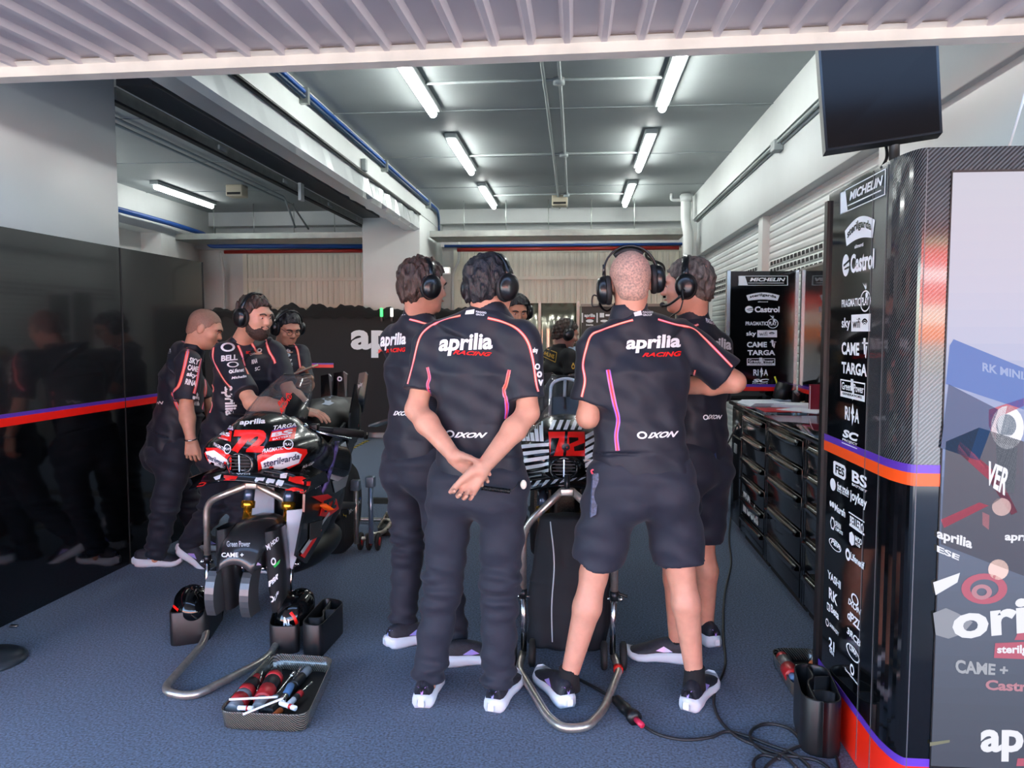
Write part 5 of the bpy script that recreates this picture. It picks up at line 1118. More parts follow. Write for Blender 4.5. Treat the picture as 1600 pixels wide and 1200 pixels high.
# the man with glasses holding a notebook
J = dict(head=px3(450, 513, 5.5), hf=(.62, -.60, -.42), nk=px3(440, 541, 5.6), shL=px3(470, 556, 5.62), shR=px3(422, 554, 5.50), pel=px3(445, 655, 5.62), hipL=px3(455, 668, 5.68), hipR=px3(436, 668, 5.56),
         elL=px3(480, 605, 5.5), elR=px3(428, 610, 5.40), wrL=px3(484, 592, 5.28), wrR=px3(458, 596, 5.2), knL=px3(457, 745, 5.6), knR=px3(436, 745, 5.5), anL=px3(456, 815, 5.65), anR=px3(434, 818, 5.55))
hands = [dict(wrist=J['wrR'], d=V3(.7, -.5, -.05), n=V3(0, 0, 1), thumb=V3(-.3, -.3, 1), curl=(.4, .4, .45, .5)), dict(wrist=J['wrL'], d=V3(-.3, -.9, -.1), n=V3(0, 0, 1), thumb=V3(.6, 0, .8), curl=(.5, .5, .5, .5))]
def flo(v): return V3(v)*V3(1, 1, 0)
t, m, L, R, c = person('person with glasses and headset reading a notebook behind the bearded man', J, hands=hands, shoes=((flo(J['anL'])+V3(-.03, .05, 0), 2.4, 0), (flo(J['anR'])+V3(-.03, .05, 0), 2.4, 0)), sl=(.85, .85), hem=-.05, seed=51, skin=M('skin_c', '#c4937a', .5, noise=.06, nscale=25, sss=.1), sleeve_r=(.066, .062), cutleg=(.02, .02))
bv = m.bvh()
for P in ([(433, 533), (437, 548), (444, 565), (443, 583)], [(446, 530), (456, 534), (464, 545), (467, 560), (470, 580)]): pipes(m, bv, P, .016)
back_prints(m, bv, [('aprilia', qd(440, 545, 454, 552), PRINT, .04, 0), ('sky', qd(448, 560, 456, 565), PRINT, .03, 0), ('CAME', qd(446, 567, 457, 571), PRINT, .03, 0), ('TARGA', qd(447, 574, 456, 577), PRINT, .03, 0), ('RACING', qd(421, 545, 430, 549), RED, .03, 0)])
V, F = ring2(449, 555, 5, 2.5, 14, .4); lay(m, bv, V, F, PRINT, .003)
t.part('shirt', m); t.part('hair', hair_mesh(c, R, HL, .014, HAIRK, 29, rough=.006)); headset(t, c, R, band=.124); eyes(t, L, brow=HAIRK)
k = MB()
for s in (-1, 1): k.tube([Vector(L(s*.032+.021*math.cos(a), .104, .008+.017*math.sin(a))) for a in np.linspace(0, 2*PI, 18, endpoint=False)], .0018, BLACK, 6, closed=True); k.tube([Vector(L(s*.053, .104, .012)), Vector(L(s*.075, .0, .012))], .0018, BLACK, 6)
k.tube([Vector(L(-.011, .105, .012)), Vector(L(0, .108, .015)), Vector(L(.011, .105, .012))], .0018, BLACK, 6); t.part('glasses', k)
S = Sdf(); S.ell(L(0, .078, -.09), (.022, .018, .016), R, .02); S.ell(L(0, .090, -.037), (.024, .008, .005), R, .008); k = MB(); mesh_sdf(k, S, .004, BEARD); t.part('beard', k)
t = T('notebook', 'open notebook with pale pages and red cover in the hands of the man with glasses', 'notebook', px3(478, 585, 5.17))
a = [px3(452, 588, 5.12), px3(488, 574, 5.05), px3(497, 571, 5.25), px3(462, 584, 5.3)]; k = MB(); k.prism([Vector(p) for p in a], (0, 0, .012), M('pages_cream', '#ddd2bb', .7)); t.part('pages', k)
cc = sum(a)/4; k = MB(); k.prism([Vector(cc+(p-cc)*1.05-V3(0, 0, .005)) for p in a], (0, 0, .005), M('cover_red', '#a83226', .5)); t.part('cover', k)

# the man in the black and gold shirt, far behind
GOLD = M('print_gold', '#c99a2c', .5); TEE = M('black_tee', '#0b0b0c', .8, bump=.25, bscale=9)
J = dict(head=px3(884, 522, 6.42), hf=(.86, .30, -.30), nk=px3(872, 545, 6.42), shL=px3(862, 556, 6.6), shR=px3(890, 558, 6.28), pel=px3(866, 652, 6.45), hipL=px3(860, 662, 6.53), hipR=px3(874, 662, 6.37),
         elL=px3(900, 595, 6.65), elR=px3(896, 592, 6.22), wrL=px3(908, 570, 6.6), wrR=px3(909, 572, 6.3), knL=px3(862, 730, 6.5), knR=px3(876, 730, 6.4), anL=px3(860, 795, 6.55), anR=px3(875, 797, 6.45))
hands = [dict(wrist=J['wrR'], d=V3(.2, .5, .8), n=V3(0, .7, -.3), thumb=V3(-1, 0, .3))]
t, m, L, R, c = person('person in a black shirt with a gold print, far behind by the steel screen', J, hands=hands, shirt=TEE, shoes=((flo(J['anL'])-V3(.05, .04, 0), .8, 0), (flo(J['anR'])-V3(.05, .04, 0), .8, 0)), sl=(.8, .8), hem=-.05, seed=61, cutleg=(.02, .02))
bv = m.bvh(); write(m, bv, '\u00d6HLINS', [(848, 546), (867, 553), (866, 561), (847, 553)], GOLD, .03, 0, .003); write(m, bv, '\u00d6', qd(893, 567, 898, 577), GOLD, .04, 0, .003)
for P in ([(846, 542), (870, 551)], [(845, 555), (868, 566)], [(846, 542), (845, 555)], [(870, 551), (868, 566)]): band(m, bv, P, .006, GOLD, .003)
t.part('shirt', m); t.part('hair', hair_mesh(c, R, HL, .010, HAIRB, 37, rough=.005)); headset(t, c, R); eyes(t, L, brow=HAIRB)
k = MB(); a = [px3(889, 561, 6.3), px3(908, 560, 6.5), px3(905, 541, 6.55), px3(888, 542, 6.35)]; k.prism([Vector(p) for p in a], (.004, .006, 0), M('sheet_blue', '#b9c8dc', .5)); one('paper_sheet', k, 'pale sheet held up by the man in the black and gold shirt', 'paper', px3(898, 552, 6.4))

# the half hidden crew member between them
J = dict(head=px3(806, 487, 5.6), hf=(.35, -.85, -.30), nk=px3(800, 515, 5.7), shL=px3(826, 535, 5.75), shR=px3(770, 535, 5.65), pel=px3(795, 640, 5.7), hipL=px3(806, 655, 5.7), hipR=px3(786, 655, 5.7),
         elL=px3(826, 590, 5.75), elR=px3(768, 590, 5.6), wrL=px3(820, 600, 5.5), wrR=px3(775, 605, 5.4), knL=px3(808, 745, 5.65), knR=px3(784, 745, 5.65), anL=px3(810, 815, 5.7), anR=px3(784, 815, 5.7))
t, m, L, R, c = person('dark haired person almost hidden behind the man with clasped hands', J, shoes=((flo(J['anL'])+V3(0, .07, 0), 3.0, 0), (flo(J['anR'])+V3(0, .07, 0), 3.2, 0)), sl=(.8, .8), hem=-.05, seed=71, skin=SKIN2, cutleg=(.02, .02))
t.part('shirt', m); t.part('hair', hair_mesh(c, R, HL, .014, HAIRK, 47, rough=.006)); headset(t, c, R); eyes(t, L, brow=HAIRK)
# ------------------------------------------------------------------ racing motorcycles
FAIR = M('fairing_black', '#0c0d0f', .22, coat=.3)
CARBM = carbon('carbon_matt', 300., .4, '#131416', '#25272a')
BRED = M('bike_red', '#e5201b', .3); BORA = M('bike_orange', '#ff5a12', .4); BWHT = M('bike_white', '#e2e8ee', .35); BGRY = M('cover_and_reflection_grey', '#a9b6c6', .5, noise=.05, nscale=6)
BPUR = M('bike_purple', '#6a3da0', .35); GOLDM = M('fork_gold', '#c8922e', .22, metal=.9); CHROME = M('chrome', '#d6dade', .12, metal=1.); DKM = M('dark_metal', '#33363a', .35, metal=.7)
GLASS = M('screen_tint', '#5a5c60', .06, alpha=.3); BSTK = M('sticker_blue', '#1e4f9c', .4); BYEL = M('sticker_yellow', '#f0cc2a', .4); INK = M('ink_navy', '#222a4a', .4)
TYRE = M('tyre_cover', '#17181b', .6, bump=.3, bscale=30)
class Bike:
    def __init__(s, label, x0, y0, k, group): s.x0, s.y0, s.k = x0, y0, k; s.t = T('racing_motorcycle', label, 'motorcycle', (x0+k*.6, y0+.6, 0), group)
    def P(s, u, d, z): return V3(s.x0+s.k*d+u, s.y0+d-s.k*u, z)
def build_bike(B, fender=True, shell='#0c0d0f'):
    P = B.P; t = B.t; Rb = np.array([unit(P(1, 0, 0)-P(0, 0, 0)), unit(P(0, 1, 0)-P(0, 0, 0)), (0, 0, 1)])
    S = Sdf(); S.ell(P(0, .14, .975), (.165, .25, .115), Rb, .05); S.cone(P(0, -.10, .865), P(0, .15, .87), .075, .10, .05)
    for s in (-1, 1):
        S.ell(P(s*.135, .13, .905), (.135, .25, .095), Rb, .05); S.cone(P(s*.20, .15, .88), P(s*.21, .62, .76), .075, .085, .05, (Rb[0], 2.4))
    S.ell(P(0, -.185, .875), (.06, .10, .042), Rb, .01, 'carve'); S.ell(P(0, .32, .66), (.15, .35, .16), Rb, .03, 'carve'); S.ell(P(0, .46, 1.12), (.17, .32, .15), Rb, .03, 'carve')
    f = MB(); mesh_sdf(f, S, .008, FAIR); B.fair = f
    # intake grille
    m = MB(); c = P(0, -.14, .875)
    for i in range(5): m.box((c[0]-.05, c[1], c[2]-.03+.015*i), (c[0]+.05, c[1]+.012, c[2]-.027+.015*i), DKM)
    m.box((c[0]-.003, c[1]-.004, c[2]-.04), (c[0]+.003, c[1]+.004, c[2]+.04), CHROME); m.box((c[0]-.055, c[1]+.03, c[2]-.045), (c[0]+.055, c[1]+.04, c[2]+.045), BLACKM); t.part('intake_grille', m)
    # wind screen
    rows = []
    for i in range(9):
        v = i/8; rows.append([Vector(P(.165*(1-.55*v**1.6)*math.cos(a), .10+.33*v+.16*(1-math.sin(a))*(1-.4*v), 1.065+.185*v**.85-.03*(1-math.sin(a))*(1-v))) for a in np.linspace(.12, PI-.12, 15)])
    m = MB(); m.grid(rows, GLASS, th=.002); t.part('wind_screen', m); B.scr = m
    m = MB(); m.tube([r_ for r_ in rows[-1]], .004, BLACK, 6); t.part('screen_edge', m)
    # wing across the nose
    def wing(z0, span, ch0, ch1, drop, name, side=0):
        m = MB(); rows = []
        for i in range(21):
            e = -1+i/10
            if side and e*side < 0: continue
            u = span*e; z = z0-drop*abs(e)**2.2+.015*math.cos(e*3); d0 = ch0+.13*abs(e)**1.5; d1 = ch1+.08*abs(e)
            rows.append([Vector(P(u, d0, z-.012)), Vector(P(u, d0-.006, z)), Vector(P(u, (d0+d1)/2, z+.040)), Vector(P(u, d1, z+.055)), Vector(P(u, d1, z+.047)), Vector(P(u, (d0+d1)/2, z+.022))])
        m.grid(rows, FAIR, closed=True); return m
    B.wing = wing(.80, .285, -.21, .03, .045, 'wing')
    B.wing2 = {}
    for s in (-1, 1):
        m = MB(); rows = []
        for i in range(9):
            e = i/8; u = s*(.10+.18*e); z = .838-.04*e-.03*e*e; rows.append([Vector(P(u, -.10+.10*e, z-.01)), Vector(P(u, -.105+.1*e, z)), Vector(P(u, .0+.1*e, z+.022)), Vector(P(u, .12+.06*e, z+.016)), Vector(P(u, .12+.06*e, z+.004)), Vector(P(u, .0+.1*e, z+.006))])
        m.grid(rows, FAIR, closed=True); m.prism([P(s*.28, -.08, .79), P(s*.28, .16, .795), P(s*.28, .2, .735), P(s*.268, -.05, .73)], (s*.008, 0, 0), FAIR); B.wing2[s] = m
    # forks
    for s in (-1, 1):
        a, b = P(s*.105, .20, .88), P(s*.105, .05, .28); L_ = lambda v: Vector(a+(b-a)*v)
        m = MB(); m.tube([L_(0), L_(.28)], .026, DKM, 16); m.tube([L_(.28), L_(.42)], .0275, M('fork_blue', '#55657c', .25, metal=.7), 16); fk = t.part('fork_leg', m)
        m = MB(); m.tube([L_(.40), L_(.405), L_(.455), L_(.46)], [.03, .034, .034, .03], GOLDM, 18); m.tube([L_(.46), L_(.7)], .0215, GOLDM, 16); t.part('gold_sleeve', m, parent=fk)
        m = MB(); m.tube([L_(.62), L_(.8), L_(1.0)], [.03, .034, .03], BLACK, 14); t.part('fork_bottom', m, parent=fk)
    m = MB()
    for z, d in ((.80, .17), (.95, .21)): m.box(P(-.14, d-.035, z), P(.14, d+.035, z+.035), DKM, bev=.01)
    t.part('triple_clamp', m)
    m = MB(); m.cyl(P(-.1, .05, .33), P(.1, .05, .33), .012, CHROME); m.cyl(P(-.12, .05, .33), P(-.08, .05, .33), .022, CHROME); t.part('axle', m)
    if fender:
        m = MB(); rows = []
        for i in range(13):
            a = 2.05-1.95*i/12; rows.append([Vector(P(x*(.085+.035*math.sin(i/12*PI)), .06-.30*math.cos(a+.35)*1.0, .30+.29*math.sin(a+.35)-.045*x*x)) for x in np.linspace(-1, 1, 11)])
        m.grid(rows, CARBM, th=.004); B.fen = m
        B.cov = {}
        for s in (-1, 1):
            m = MB(); rows = []
            for i in range(10):
                v = i/9; z = .56-.40*v; w_ = .05+.02*math.sin(v*PI); d = -.05+.04*v; rows.append([Vector(P(s*.115+s*x*w_*.6, d+y*(.09-.02*v), z)) for x, y in ((1, -.6), (1.1, 0), (1, .7), (0, .9), (-.7, .6), (-.7, -.5), (0, -1))])
            m.grid(rows, CARBM, closed=True); B.cov[s] = m
            m = MB(); rows = []
            for i in range(9):
                v = i/8; a = -.9+1.5*v; rows.append([Vector(P(s*.085-.06+x, -.06-.12*math.cos(a)+y, .30-.15*math.sin(a)-.05)) for x, y in ((-.022, 0), (.022, 0), (.022, .10), (-.022, .10))])
            m.grid(rows, M('duct_alu', '#5a5f63', .35, metal=.6), closed=True, smooth=False); t.part('brake_duct', m)
    # body mass, tank, seat, tail
    m = MB(); S = Sdf(); S.ell(P(0, .62, .58), (.17, .34, .26), Rb, .05); S.ell(P(0, .55, .30), (.16, .40, .10), Rb, .05); S.cone(P(0, .6, .8), P(0, 1.2, .85), .12, .09, .05); mesh_sdf(m, S, .014, BLACK); t.part('engine_and_frame', m)
    S = Sdf(); S.ell(P(0, .80, .93), (.165, .33, .165), Rb, .06); S.cone(P(0, 1.0, .95), P(-.05, 1.42, .97), .14, .08, .06); S.cone(P(0, 1.2, .86), P(-.05, 1.45, .93), .10, .05, .05)
    m = MB(); mesh_sdf(m, S, .009, M('tank_black', '#0b0b0d', .45)); B.tank = m
    for u, d, z0, z1, w_, lean in ((-.19, 1.38, .98, 1.20, .075, -.01), (-.125, 1.44, .98, 1.215, .095, .0), (.01, 1.42, .95, 1.215, .06, .03)):
        m = MB(); m.prism([P(u-w_/2, d, z0), P(u+w_/2, d, z0), P(u+w_/2+lean, d+.03, z1-.02), P(u+w_*.2+lean, d+.03, z1), P(u-w_/2+lean, d+.03, z1-.01)], (.002, .02, .0), FAIR, smooth=False); B.__dict__.setdefault('fins', []).append(m)
    m = MB(); m.prism([P(.12, 1.30, .87), P(.30, 1.36, .93), P(.30, 1.46, .90), P(.12, 1.46, .85)], (0, 0, .012), CARBM); m.prism([P(.30, 1.33, .84), P(.30, 1.43, .84), P(.305, 1.45, .98), P(.305, 1.38, .98)], (.008, 0, 0), CARBM); t.part('side_wing', m)
    # bars
    for s in (-1, 1):
        m = MB(); m.tube(spline([P(s*.12, .27, .98), P(s*.22, .33, .975), P(s*.35, .44, .945)]), .016, DKM, 10); bar = t.part('handlebar', m)
        m = MB(); m.tube([P(s*.25, .355, .968), P(s*.375, .462, .938)], .021, RUBBER, 12); t.part('grip', m, parent=bar)
        m = MB(); m.tube(spline([P(s*.17, .27, .99), P(s*.24, .24, .97), P(s*.36, .33, .93)]), .006, CHROME, 8); m.box(P(s*.18-.02, .27, .97), P(s*.18+.02, .32, 1.01), BLACK, bev=.006); m.sphere(P(s*.15, .24, 1.0), .02, CHROME); t.part('lever', m, parent=bar)
    # rear wheel
    def wheel(c, R_, w_, mat):
        m = MB(); prof = [(R_*.62, -w_*.46), (R_*.85, -w_*.5), (R_*.97, -w_*.3), (R_, 0), (R_*.97, w_*.3), (R_*.85, w_*.5), (R_*.62, w_*.46)]
        M4 = Matrix.Translation(c)@Matrix(((0, 0, Rb[0][0], 0), (0, 1, Rb[0][1], 0), (-1, 0, 0, 0), (0, 0, 0, 1))); m.lathe(prof, mat, M4, 36); return m, M4
    m, M4 = wheel(Vector(P(-.13, 1.38, .335)), .315, .19, TYRE); B.tyre = m
    r_ = MB(); r_.lathe([(.05, -.06), (.19, -.075), (.195, -.07), (.195, .07), (.19, .075), (.05, .06)], DKM, M4, 28); B.rim = r_
    m = MB(); m.tube(spline([P(.12, .72, .42), P(.03, 1.0, .42), P(-.02, 1.38, .34)]), .024, BLACK, 12); m.tube(spline([P(-.12, .72, .42), P(-.14, 1.0, .42), P(-.23, 1.38, .34)]), .024, BLACK, 12); t.part('swing_arm', m)
    # hoses and cables behind the screen
    for i in range(7):
        a = random.uniform(.04, .2)*(1 if i % 2 else -1); m = MB(); m.tube(spline([P(a, .22, .96), P(a*1.4, .30+.02*i, .90), P(a*1.2, .42, .84-.02*i), P(a*.6, .55, .72)]), .006, BLACK if i % 3 else DKM, 7); t.part('hose', m)
    m = MB(); m.box(P(-.07, .19, 1.0), P(.07, .22, 1.07), BLACK, bev=.008); t.part('dashboard', m)
def finish(B):
    t = B.t; t.part('front_fairing', B.fair); t.part('front_wing', B.wing)
    for s in (-1, 1): t.part('winglet', B.wing2[s])
    t.part('tank_and_tail', B.tank)
    for m in B.fins: t.part('tail_fin', m)
    w_ = t.part('rear_wheel', B.rim); t.part('tyre', B.tyre, parent=w_)
    if hasattr(B, 'fen'):
        t.part('front_fender', B.fen)
        for s in (-1, 1): t.part('fork_cover', B.cov[s])

# ---- left motorcycle, nose towards the door
B1 = Bike('black and red racing motorcycle without front wheel, held on stands at the left', -1.52, 3.5, .06, 'racing motorcycles')
build_bike(B1); t = B1.t; f = B1.fair; bv = f.bvh()
patch(f, bv, [(364, 671), (419, 671), (413, 710), (361, 709)], FAIR, .002); 
def wr(mb, bv, s, q, mat, bold=.03, sh=0., off=.004): write(mb, bv, s, q, mat, bold, sh, off, 5., .06)
wr(f, bv, '72', [(365, 672), (418, 672), (412, 709), (362, 708)], BRED, .07, .1)
patch(f, bv, [(340, 700), (362, 712), (360, 741), (345, 738), (325, 720), (318, 704), (322, 700)], BRED, .002); patch(f, bv, [(402, 712), (420, 703), (450, 699), (479, 702), (480, 708), (468, 724), (445, 735), (403, 741)], BRED, .002)
patch(f, bv, [(322, 706), (335, 704), (356, 718), (357, 732), (345, 736), (328, 724)], BWHT, .0035); patch(f, bv, [(407, 722), (430, 710), (462, 706), (471, 710), (466, 723), (440, 732), (410, 737)], BWHT, .0035)
wr(f, bv, 'sterilgarda', [(323, 707), (355, 722), (353, 732), (326, 718)], INK, .02, 0, .006); wr(f, bv, 'sterilgarda', [(412, 719), (468, 708), (466, 719), (413, 732)], INK, .02, 0, .006)
patch(f, bv, [(346, 671), (363, 674), (361, 690), (340, 685)], BRED, .002); patch(f, bv, [(424, 675), (463, 668), (460, 686), (420, 690)], BRED, .002)
band(f, bv, [(348, 668), (365, 672)], .008, BPUR, .003); band(f, bv, [(425, 674), (463, 666)], .008, BPUR, .003)
wr(f, bv, 'BS', [(346, 674), (361, 677), (360, 683), (343, 680)], BWHT, .04); wr(f, bv, 'BATTERY', [(343, 684), (358, 687), (357, 689), (343, 686)], BWHT, .03)
wr(f, bv, 'BS', [(425, 677), (458, 671), (456, 679), (423, 684)], BWHT, .04); wr(f, bv, 'BATTERY', [(426, 686), (455, 680), (455, 683), (426, 689)], BWHT, .03)
wr(f, bv, 'TARGA', [(350, 663), (366, 667), (365, 673), (348, 669)], BWHT, .03); wr(f, bv, 'TARGA', [(427, 666), (464, 661), (462, 667), (425, 673)], BWHT, .03); wr(f, bv, 'aprilia', [(376, 657), (415, 654), (414, 665), (374, 667)], BWHT, .035, .05)
wr(f, bv, 'PRAGMATIC', [(335, 692), (352, 700), (350, 705), (334, 697)], BWHT, .02); wr(f, bv, 'PRAGMATIC', [(410, 702), (443, 698), (442, 703), (411, 709)], BWHT, .02)
for cx, cy, rx in ((356, 702, 6), (450, 695, 8)): V, F = ring2(cx, cy, rx, 8, 20, .8); lay(f, bv, V, F, BWHT, .004); wr(f, bv, 'PLAY', qd(cx-rx*.7, cy-2, cx+rx*.7, cy+2), BWHT, .03)
wr(f, bv, 'RS-GP', [(472, 727), (490, 720), (490, 724), (472, 731)], BWHT, .02, .3)
w1 = B1.wing; bw = w1.bvh()
wr(w1, bw, 'sky', qd(377, 733, 393, 738), BWHT, .03); wr(w1, bw, 'wifi', qd(369, 739, 391, 743), PRINTG, .03)
cb = MB(); 
for q in (w1, B1.wing2[1], B1.wing2[-1], f): cb.add(q.v, q.f, FAIR)
cbv = cb.bvh(); wd = w1
for q in ([(400, 747), (414, 747), (408, 758), (395, 756)], [(418, 748), (430, 750), (424, 762), (412, 760)], [(434, 750), (444, 752), (438, 766), (427, 763)], [(330, 748), (346, 742), (343, 752), (331, 757)], [(438, 740), (449, 740), (447, 748), (437, 748)]): patch(wd, cbv, q, BWHT, .003)
for q in ([(303, 774), (311, 765), (332, 759), (338, 764), (326, 772), (308, 780)], [(308, 760), (318, 750), (330, 748), (329, 757), (318, 763)], [(440, 765), (460, 762), (484, 768), (484, 778), (468, 783), (446, 778)], [(452, 745), (472, 745), (485, 752), (484, 760), (462, 756), (450, 752)], [(350, 743), (372, 745), (368, 750), (350, 750)]): patch(wd, cbv, q, BRED, .003)
patch(wd, cbv, [(452, 768), (470, 767), (474, 772), (462, 775)], FAIR, .005)
k = MB(); sb = B1.scr.bvh(); patch(k, sb, [(440, 668), (446, 640), (452, 618), (458, 614), (470, 625), (482, 642), (478, 660)], FAIR, .003); B1.scrside = k
m = B1.tank; bt = m.bvh()
patch(m, bt, [(502, 624), (512, 618), (522, 619), (522, 630), (514, 634), (502, 632)], BGRY, .003); patch(m, bt, [(525, 619), (536, 622), (538, 632), (526, 632)], BGRY, .003)  # pale patches paint the reflections on the tank top
band(m, bt, [(525, 688), (545, 676), (560, 664)], .02, BRED, .003); wr(m, bt, 'Green Power', [(544, 679), (562, 668), (562, 676), (545, 686)], BWHT, .02)
k = B1.fins[2]; kb = k.bvh(); wr(k, kb, 'joykey', [(559, 600), (567, 596), (566, 604), (560, 608)], BWHT, .02)
k = B1.fins[1]; kb = k.bvh(); V, F = ring2(531, 592, 4, 4, 16, .5); lay(k, kb, V, F, BWHT, .003)
m = B1.fen; b_ = m.bvh(); wr(m, b_, 'CAME +', qd(347, 864, 381, 871), BWHT, .03); wr(m, b_, 'Green Power', qd(355, 846, 391, 855), PRINTG, .02)
m = B1.cov[1]; b_ = m.bvh(); wr(m, b_, 'MJ HDD', [(415, 852), (434, 838), (435, 846), (418, 862)], BWHT, .02); V, F = ring2(427, 877, 4, 6, 16, .6); lay(m, b_, V, F, BWHT, .003); patch(m, b_, [(427, 884), (437, 874), (436, 880), (429, 887)], M('sticker_green', '#27b04a', .4), .003); wr(m, b_, 'PBR', [(421, 908), (436, 893), (434, 904), (421, 917)], BWHT, .04); V, F = ring2(424, 936, 4, 5, 16, .5); lay(m, b_, V, F, BWHT, .003); wr(m, b_, 'Life', [(428, 932), (435, 920), (435, 926), (429, 939)], BWHT, .02)
m = B1.tyre; b_ = m.bvh(); patch(m, b_, [(538, 800), (563, 776), (563, 786), (539, 809)], BSTK, .004); patch(m, b_, [(535, 802), (540, 799), (540, 809), (536, 811)], BYEL, .005); wr(m, b_, 'MICHELIN', [(543, 797), (562, 780), (562, 786), (544, 804)], BWHT, .03, .2, .006)
finish(B1)
# covers and loose parts on it
k = MB(); k.prism([at(381, 757, Y=3.80), at(428, 757, Y=3.80), at(428, 822, Y=3.72), at(400, 833, Y=3.72), at(383, 815, Y=3.72)], (0, .012, 0), BGRY); t.part('radiator_cover', k)
k = MB(); k.prism([at(448, 798, Y=3.56), at(479, 795, Y=3.60), at(471, 850, Y=3.56), at(456, 890, Y=3.52), at(447, 880, Y=3.52)], (0, .012, 0), BGRY); t.part('radiator_cover', k)
def flank(P, mat, X, th=.012, name='side_fairing'):
    k = MB(); k.prism([at(x, y, X=X) for x, y in P], (-th, 0, 0), mat); return t.part(name, k)
flank([(478, 745), (500, 715), (540, 660), (556, 690), (542, 730), (534, 772), (514, 818), (480, 880), (463, 868), (476, 800)], FAIR, -1.29)
flank([(488, 776), (512, 772), (526, 780), (530, 795), (512, 808), (500, 806), (505, 786)], BRED, -1.284, .003, 'red_panel'); flank([(548, 645), (556, 600), (562, 640), (558, 690), (545, 705)], FAIR, -1.27, .01, 'tail_panel')
flank([(486, 712), (497, 697), (500, 702), (490, 716)], BRED, -1.283, .002, 'red_trim'); flank([(508, 705), (516, 694), (520, 698), (513, 709)], BRED, -1.283, .002, 'red_trim')
flank([(512, 738), (522, 728), (538, 745), (528, 752), (516, 748)], BWHT, -1.282, .003, 'white_panel'); flank([(500, 745), (510, 740), (513, 752), (502, 755)], BWHT, -1.282, .003, 'white_panel')
flank([(527, 700), (540, 690), (546, 712), (534, 722)], BWHT, -1.283, .003, 'white_panel'); flank([(520, 752), (545, 742), (540, 760), (524, 770)], M('panel_grey', '#8d949c', .35), -1.283, .003, 'grey_panel'); flank([(485, 818), (505, 812), (500, 838), (484, 845)], M('mesh_dark', '#2b2d30', .6, noise=.5, nscale=200), -1.283, .002, 'mesh_panel')
flank([(470, 868), (500, 825), (503, 828), (476, 872)], BRED, -1.284, .002, 'red_trim'); flank([(470, 862), (514, 800), (516, 802), (473, 866)], PRINTG, -1.2835, .0015, 'edge_line')
S_ = dict(X=-1.2805); k = MB(); write(k, S_, 'PRA', [(493, 757), (501, 752), (501, 759), (493, 764)], BWHT, .03); t.part('side_lettering', k); k = MB(); V, F = ring2(519, 733, 5, 9, 18, .8); lay(k, S_, V, F, BWHT, .001); t.part('side_logo', k); k = MB(); write(k, S_, '72', [(505, 783), (524, 775), (526, 793), (507, 802)], FAIR, .05, .1, .005); t.part('side_number', k)
k = MB(); 
def ribbon(P, w_, mat, name):
    k = MB(); R1 = spline(P, 6); k.grid([[Vector(p)+Vector((-w_/2, .01, 0)), Vector(p)+Vector((0, -.006, 0)), Vector(p)+Vector((w_/2, .01, 0))] for p in R1], mat, th=.003); t.part(name, k)
ribbon([px3(526, 690, 3.95), px3(522, 710, 3.9), px3(515, 735, 3.85), px3(508, 758, 3.8), px3(498, 778, 3.8)], .022, M('strap_navy', '#24233a', .6, col2='#6b5fa8', nscale=30), 'tie_strap'); ribbon([px3(492, 786, 3.79), px3(503, 790, 3.76), px3(514, 797, 3.8)], .06, M('strap_orange', '#ff6a10', .5), 'strap_end')
for a in ([(460, 782), (485, 780), (500, 784)], [(462, 790), (482, 786), (497, 786)]): k = MB(); k.tube(spline([px3(x, y, 3.85) for x, y in a]), .007, M('strap_orange'), 8); t.part('orange_tube', k)
k = MB(); S_ = B1.scr.bvh(); wr(k, S_, 'RACING', [(437, 640), (455, 614), (456, 622), (440, 648)], RED, .03, .1, .004); wr(k, S_, 'BE A', [(434, 630), (450, 612), (453, 616), (437, 636)], RED, .02, 0, .004)
if k.f: t.part('screen_lettering', k)
if B1.scrside.f: t.part('screen_side', B1.scrside)

# ---- right motorcycle in black and white dazzle stripes, mostly hidden
B2 = Bike('black and white striped racing motorcycle with red 72 plate, between the two men', -.05, 3.5, .0, 'racing motorcycles')
build_bike(B2, fender=False); t = B2.t; f = B2.fair; bv = f.bvh()
ZEB = M('dazzle_white', '#dfe7ee', .35)
def zig(mb, bv, L): 
    for q in L: patch(mb, bv, q, ZEB, .003)
zig(f, bv, [[(806+i*9, 632+i*2), (812+i*9, 632+i*2), (822+i*7, 690), (816+i*7, 690)] for i in range(5)]); zig(f, bv, [[(812, 696+i*11), (858, 692+i*10), (858, 697+i*10), (812, 702+i*11)] for i in range(5)])
zig(f, bv, [[(858+i*11, 672), (864+i*11, 672), (870+i*11, 657), (864+i*11, 657)] for i in range(5)]); zig(f, bv, [[(914, 680+i*11), (945, 664+i*11), (945, 670+i*11), (914, 687+i*11)] for i in range(6)])
patch(f, bv, [(857, 675), (913, 675), (914, 713), (860, 713)], BRED, .0025); patch(f, bv, [(883, 675), (887, 675), (884, 713), (880, 713)], FAIR, .004)
for q in ([(862, 685), (874, 685), (866, 713), (860, 713)], [(889, 684), (903, 684), (903, 688), (889, 694)], [(896, 698), (913, 692), (913, 704), (897, 705)]): patch(f, bv, q, FAIR, .004)
V, F = ring2(884, 699, 6, 6, 16, .4); lay(f, bv, V, F, DKM, .007)
w1 = B2.wing; bw = w1.bvh(); zig(w1, bw, [[(818+i*14, 764-i*2), (825+i*14, 762-i*2), (832+i*14, 752-i), (825+i*14, 753-i)] for i in range(9)])
finish(B2)
k = MB(); k.tube(arc([px3(859, 650, 3.72), px3(861, 598, 3.8), px3(884, 590, 3.8), px3(908, 598, 3.8), px3(908, 650, 3.72)], .04), .008, ZEB, 8); k.tube([px3(883, 593, 3.8), px3(882, 620, 3.75)], .008, PRINTG, 8); t.part('screen_frame', k)
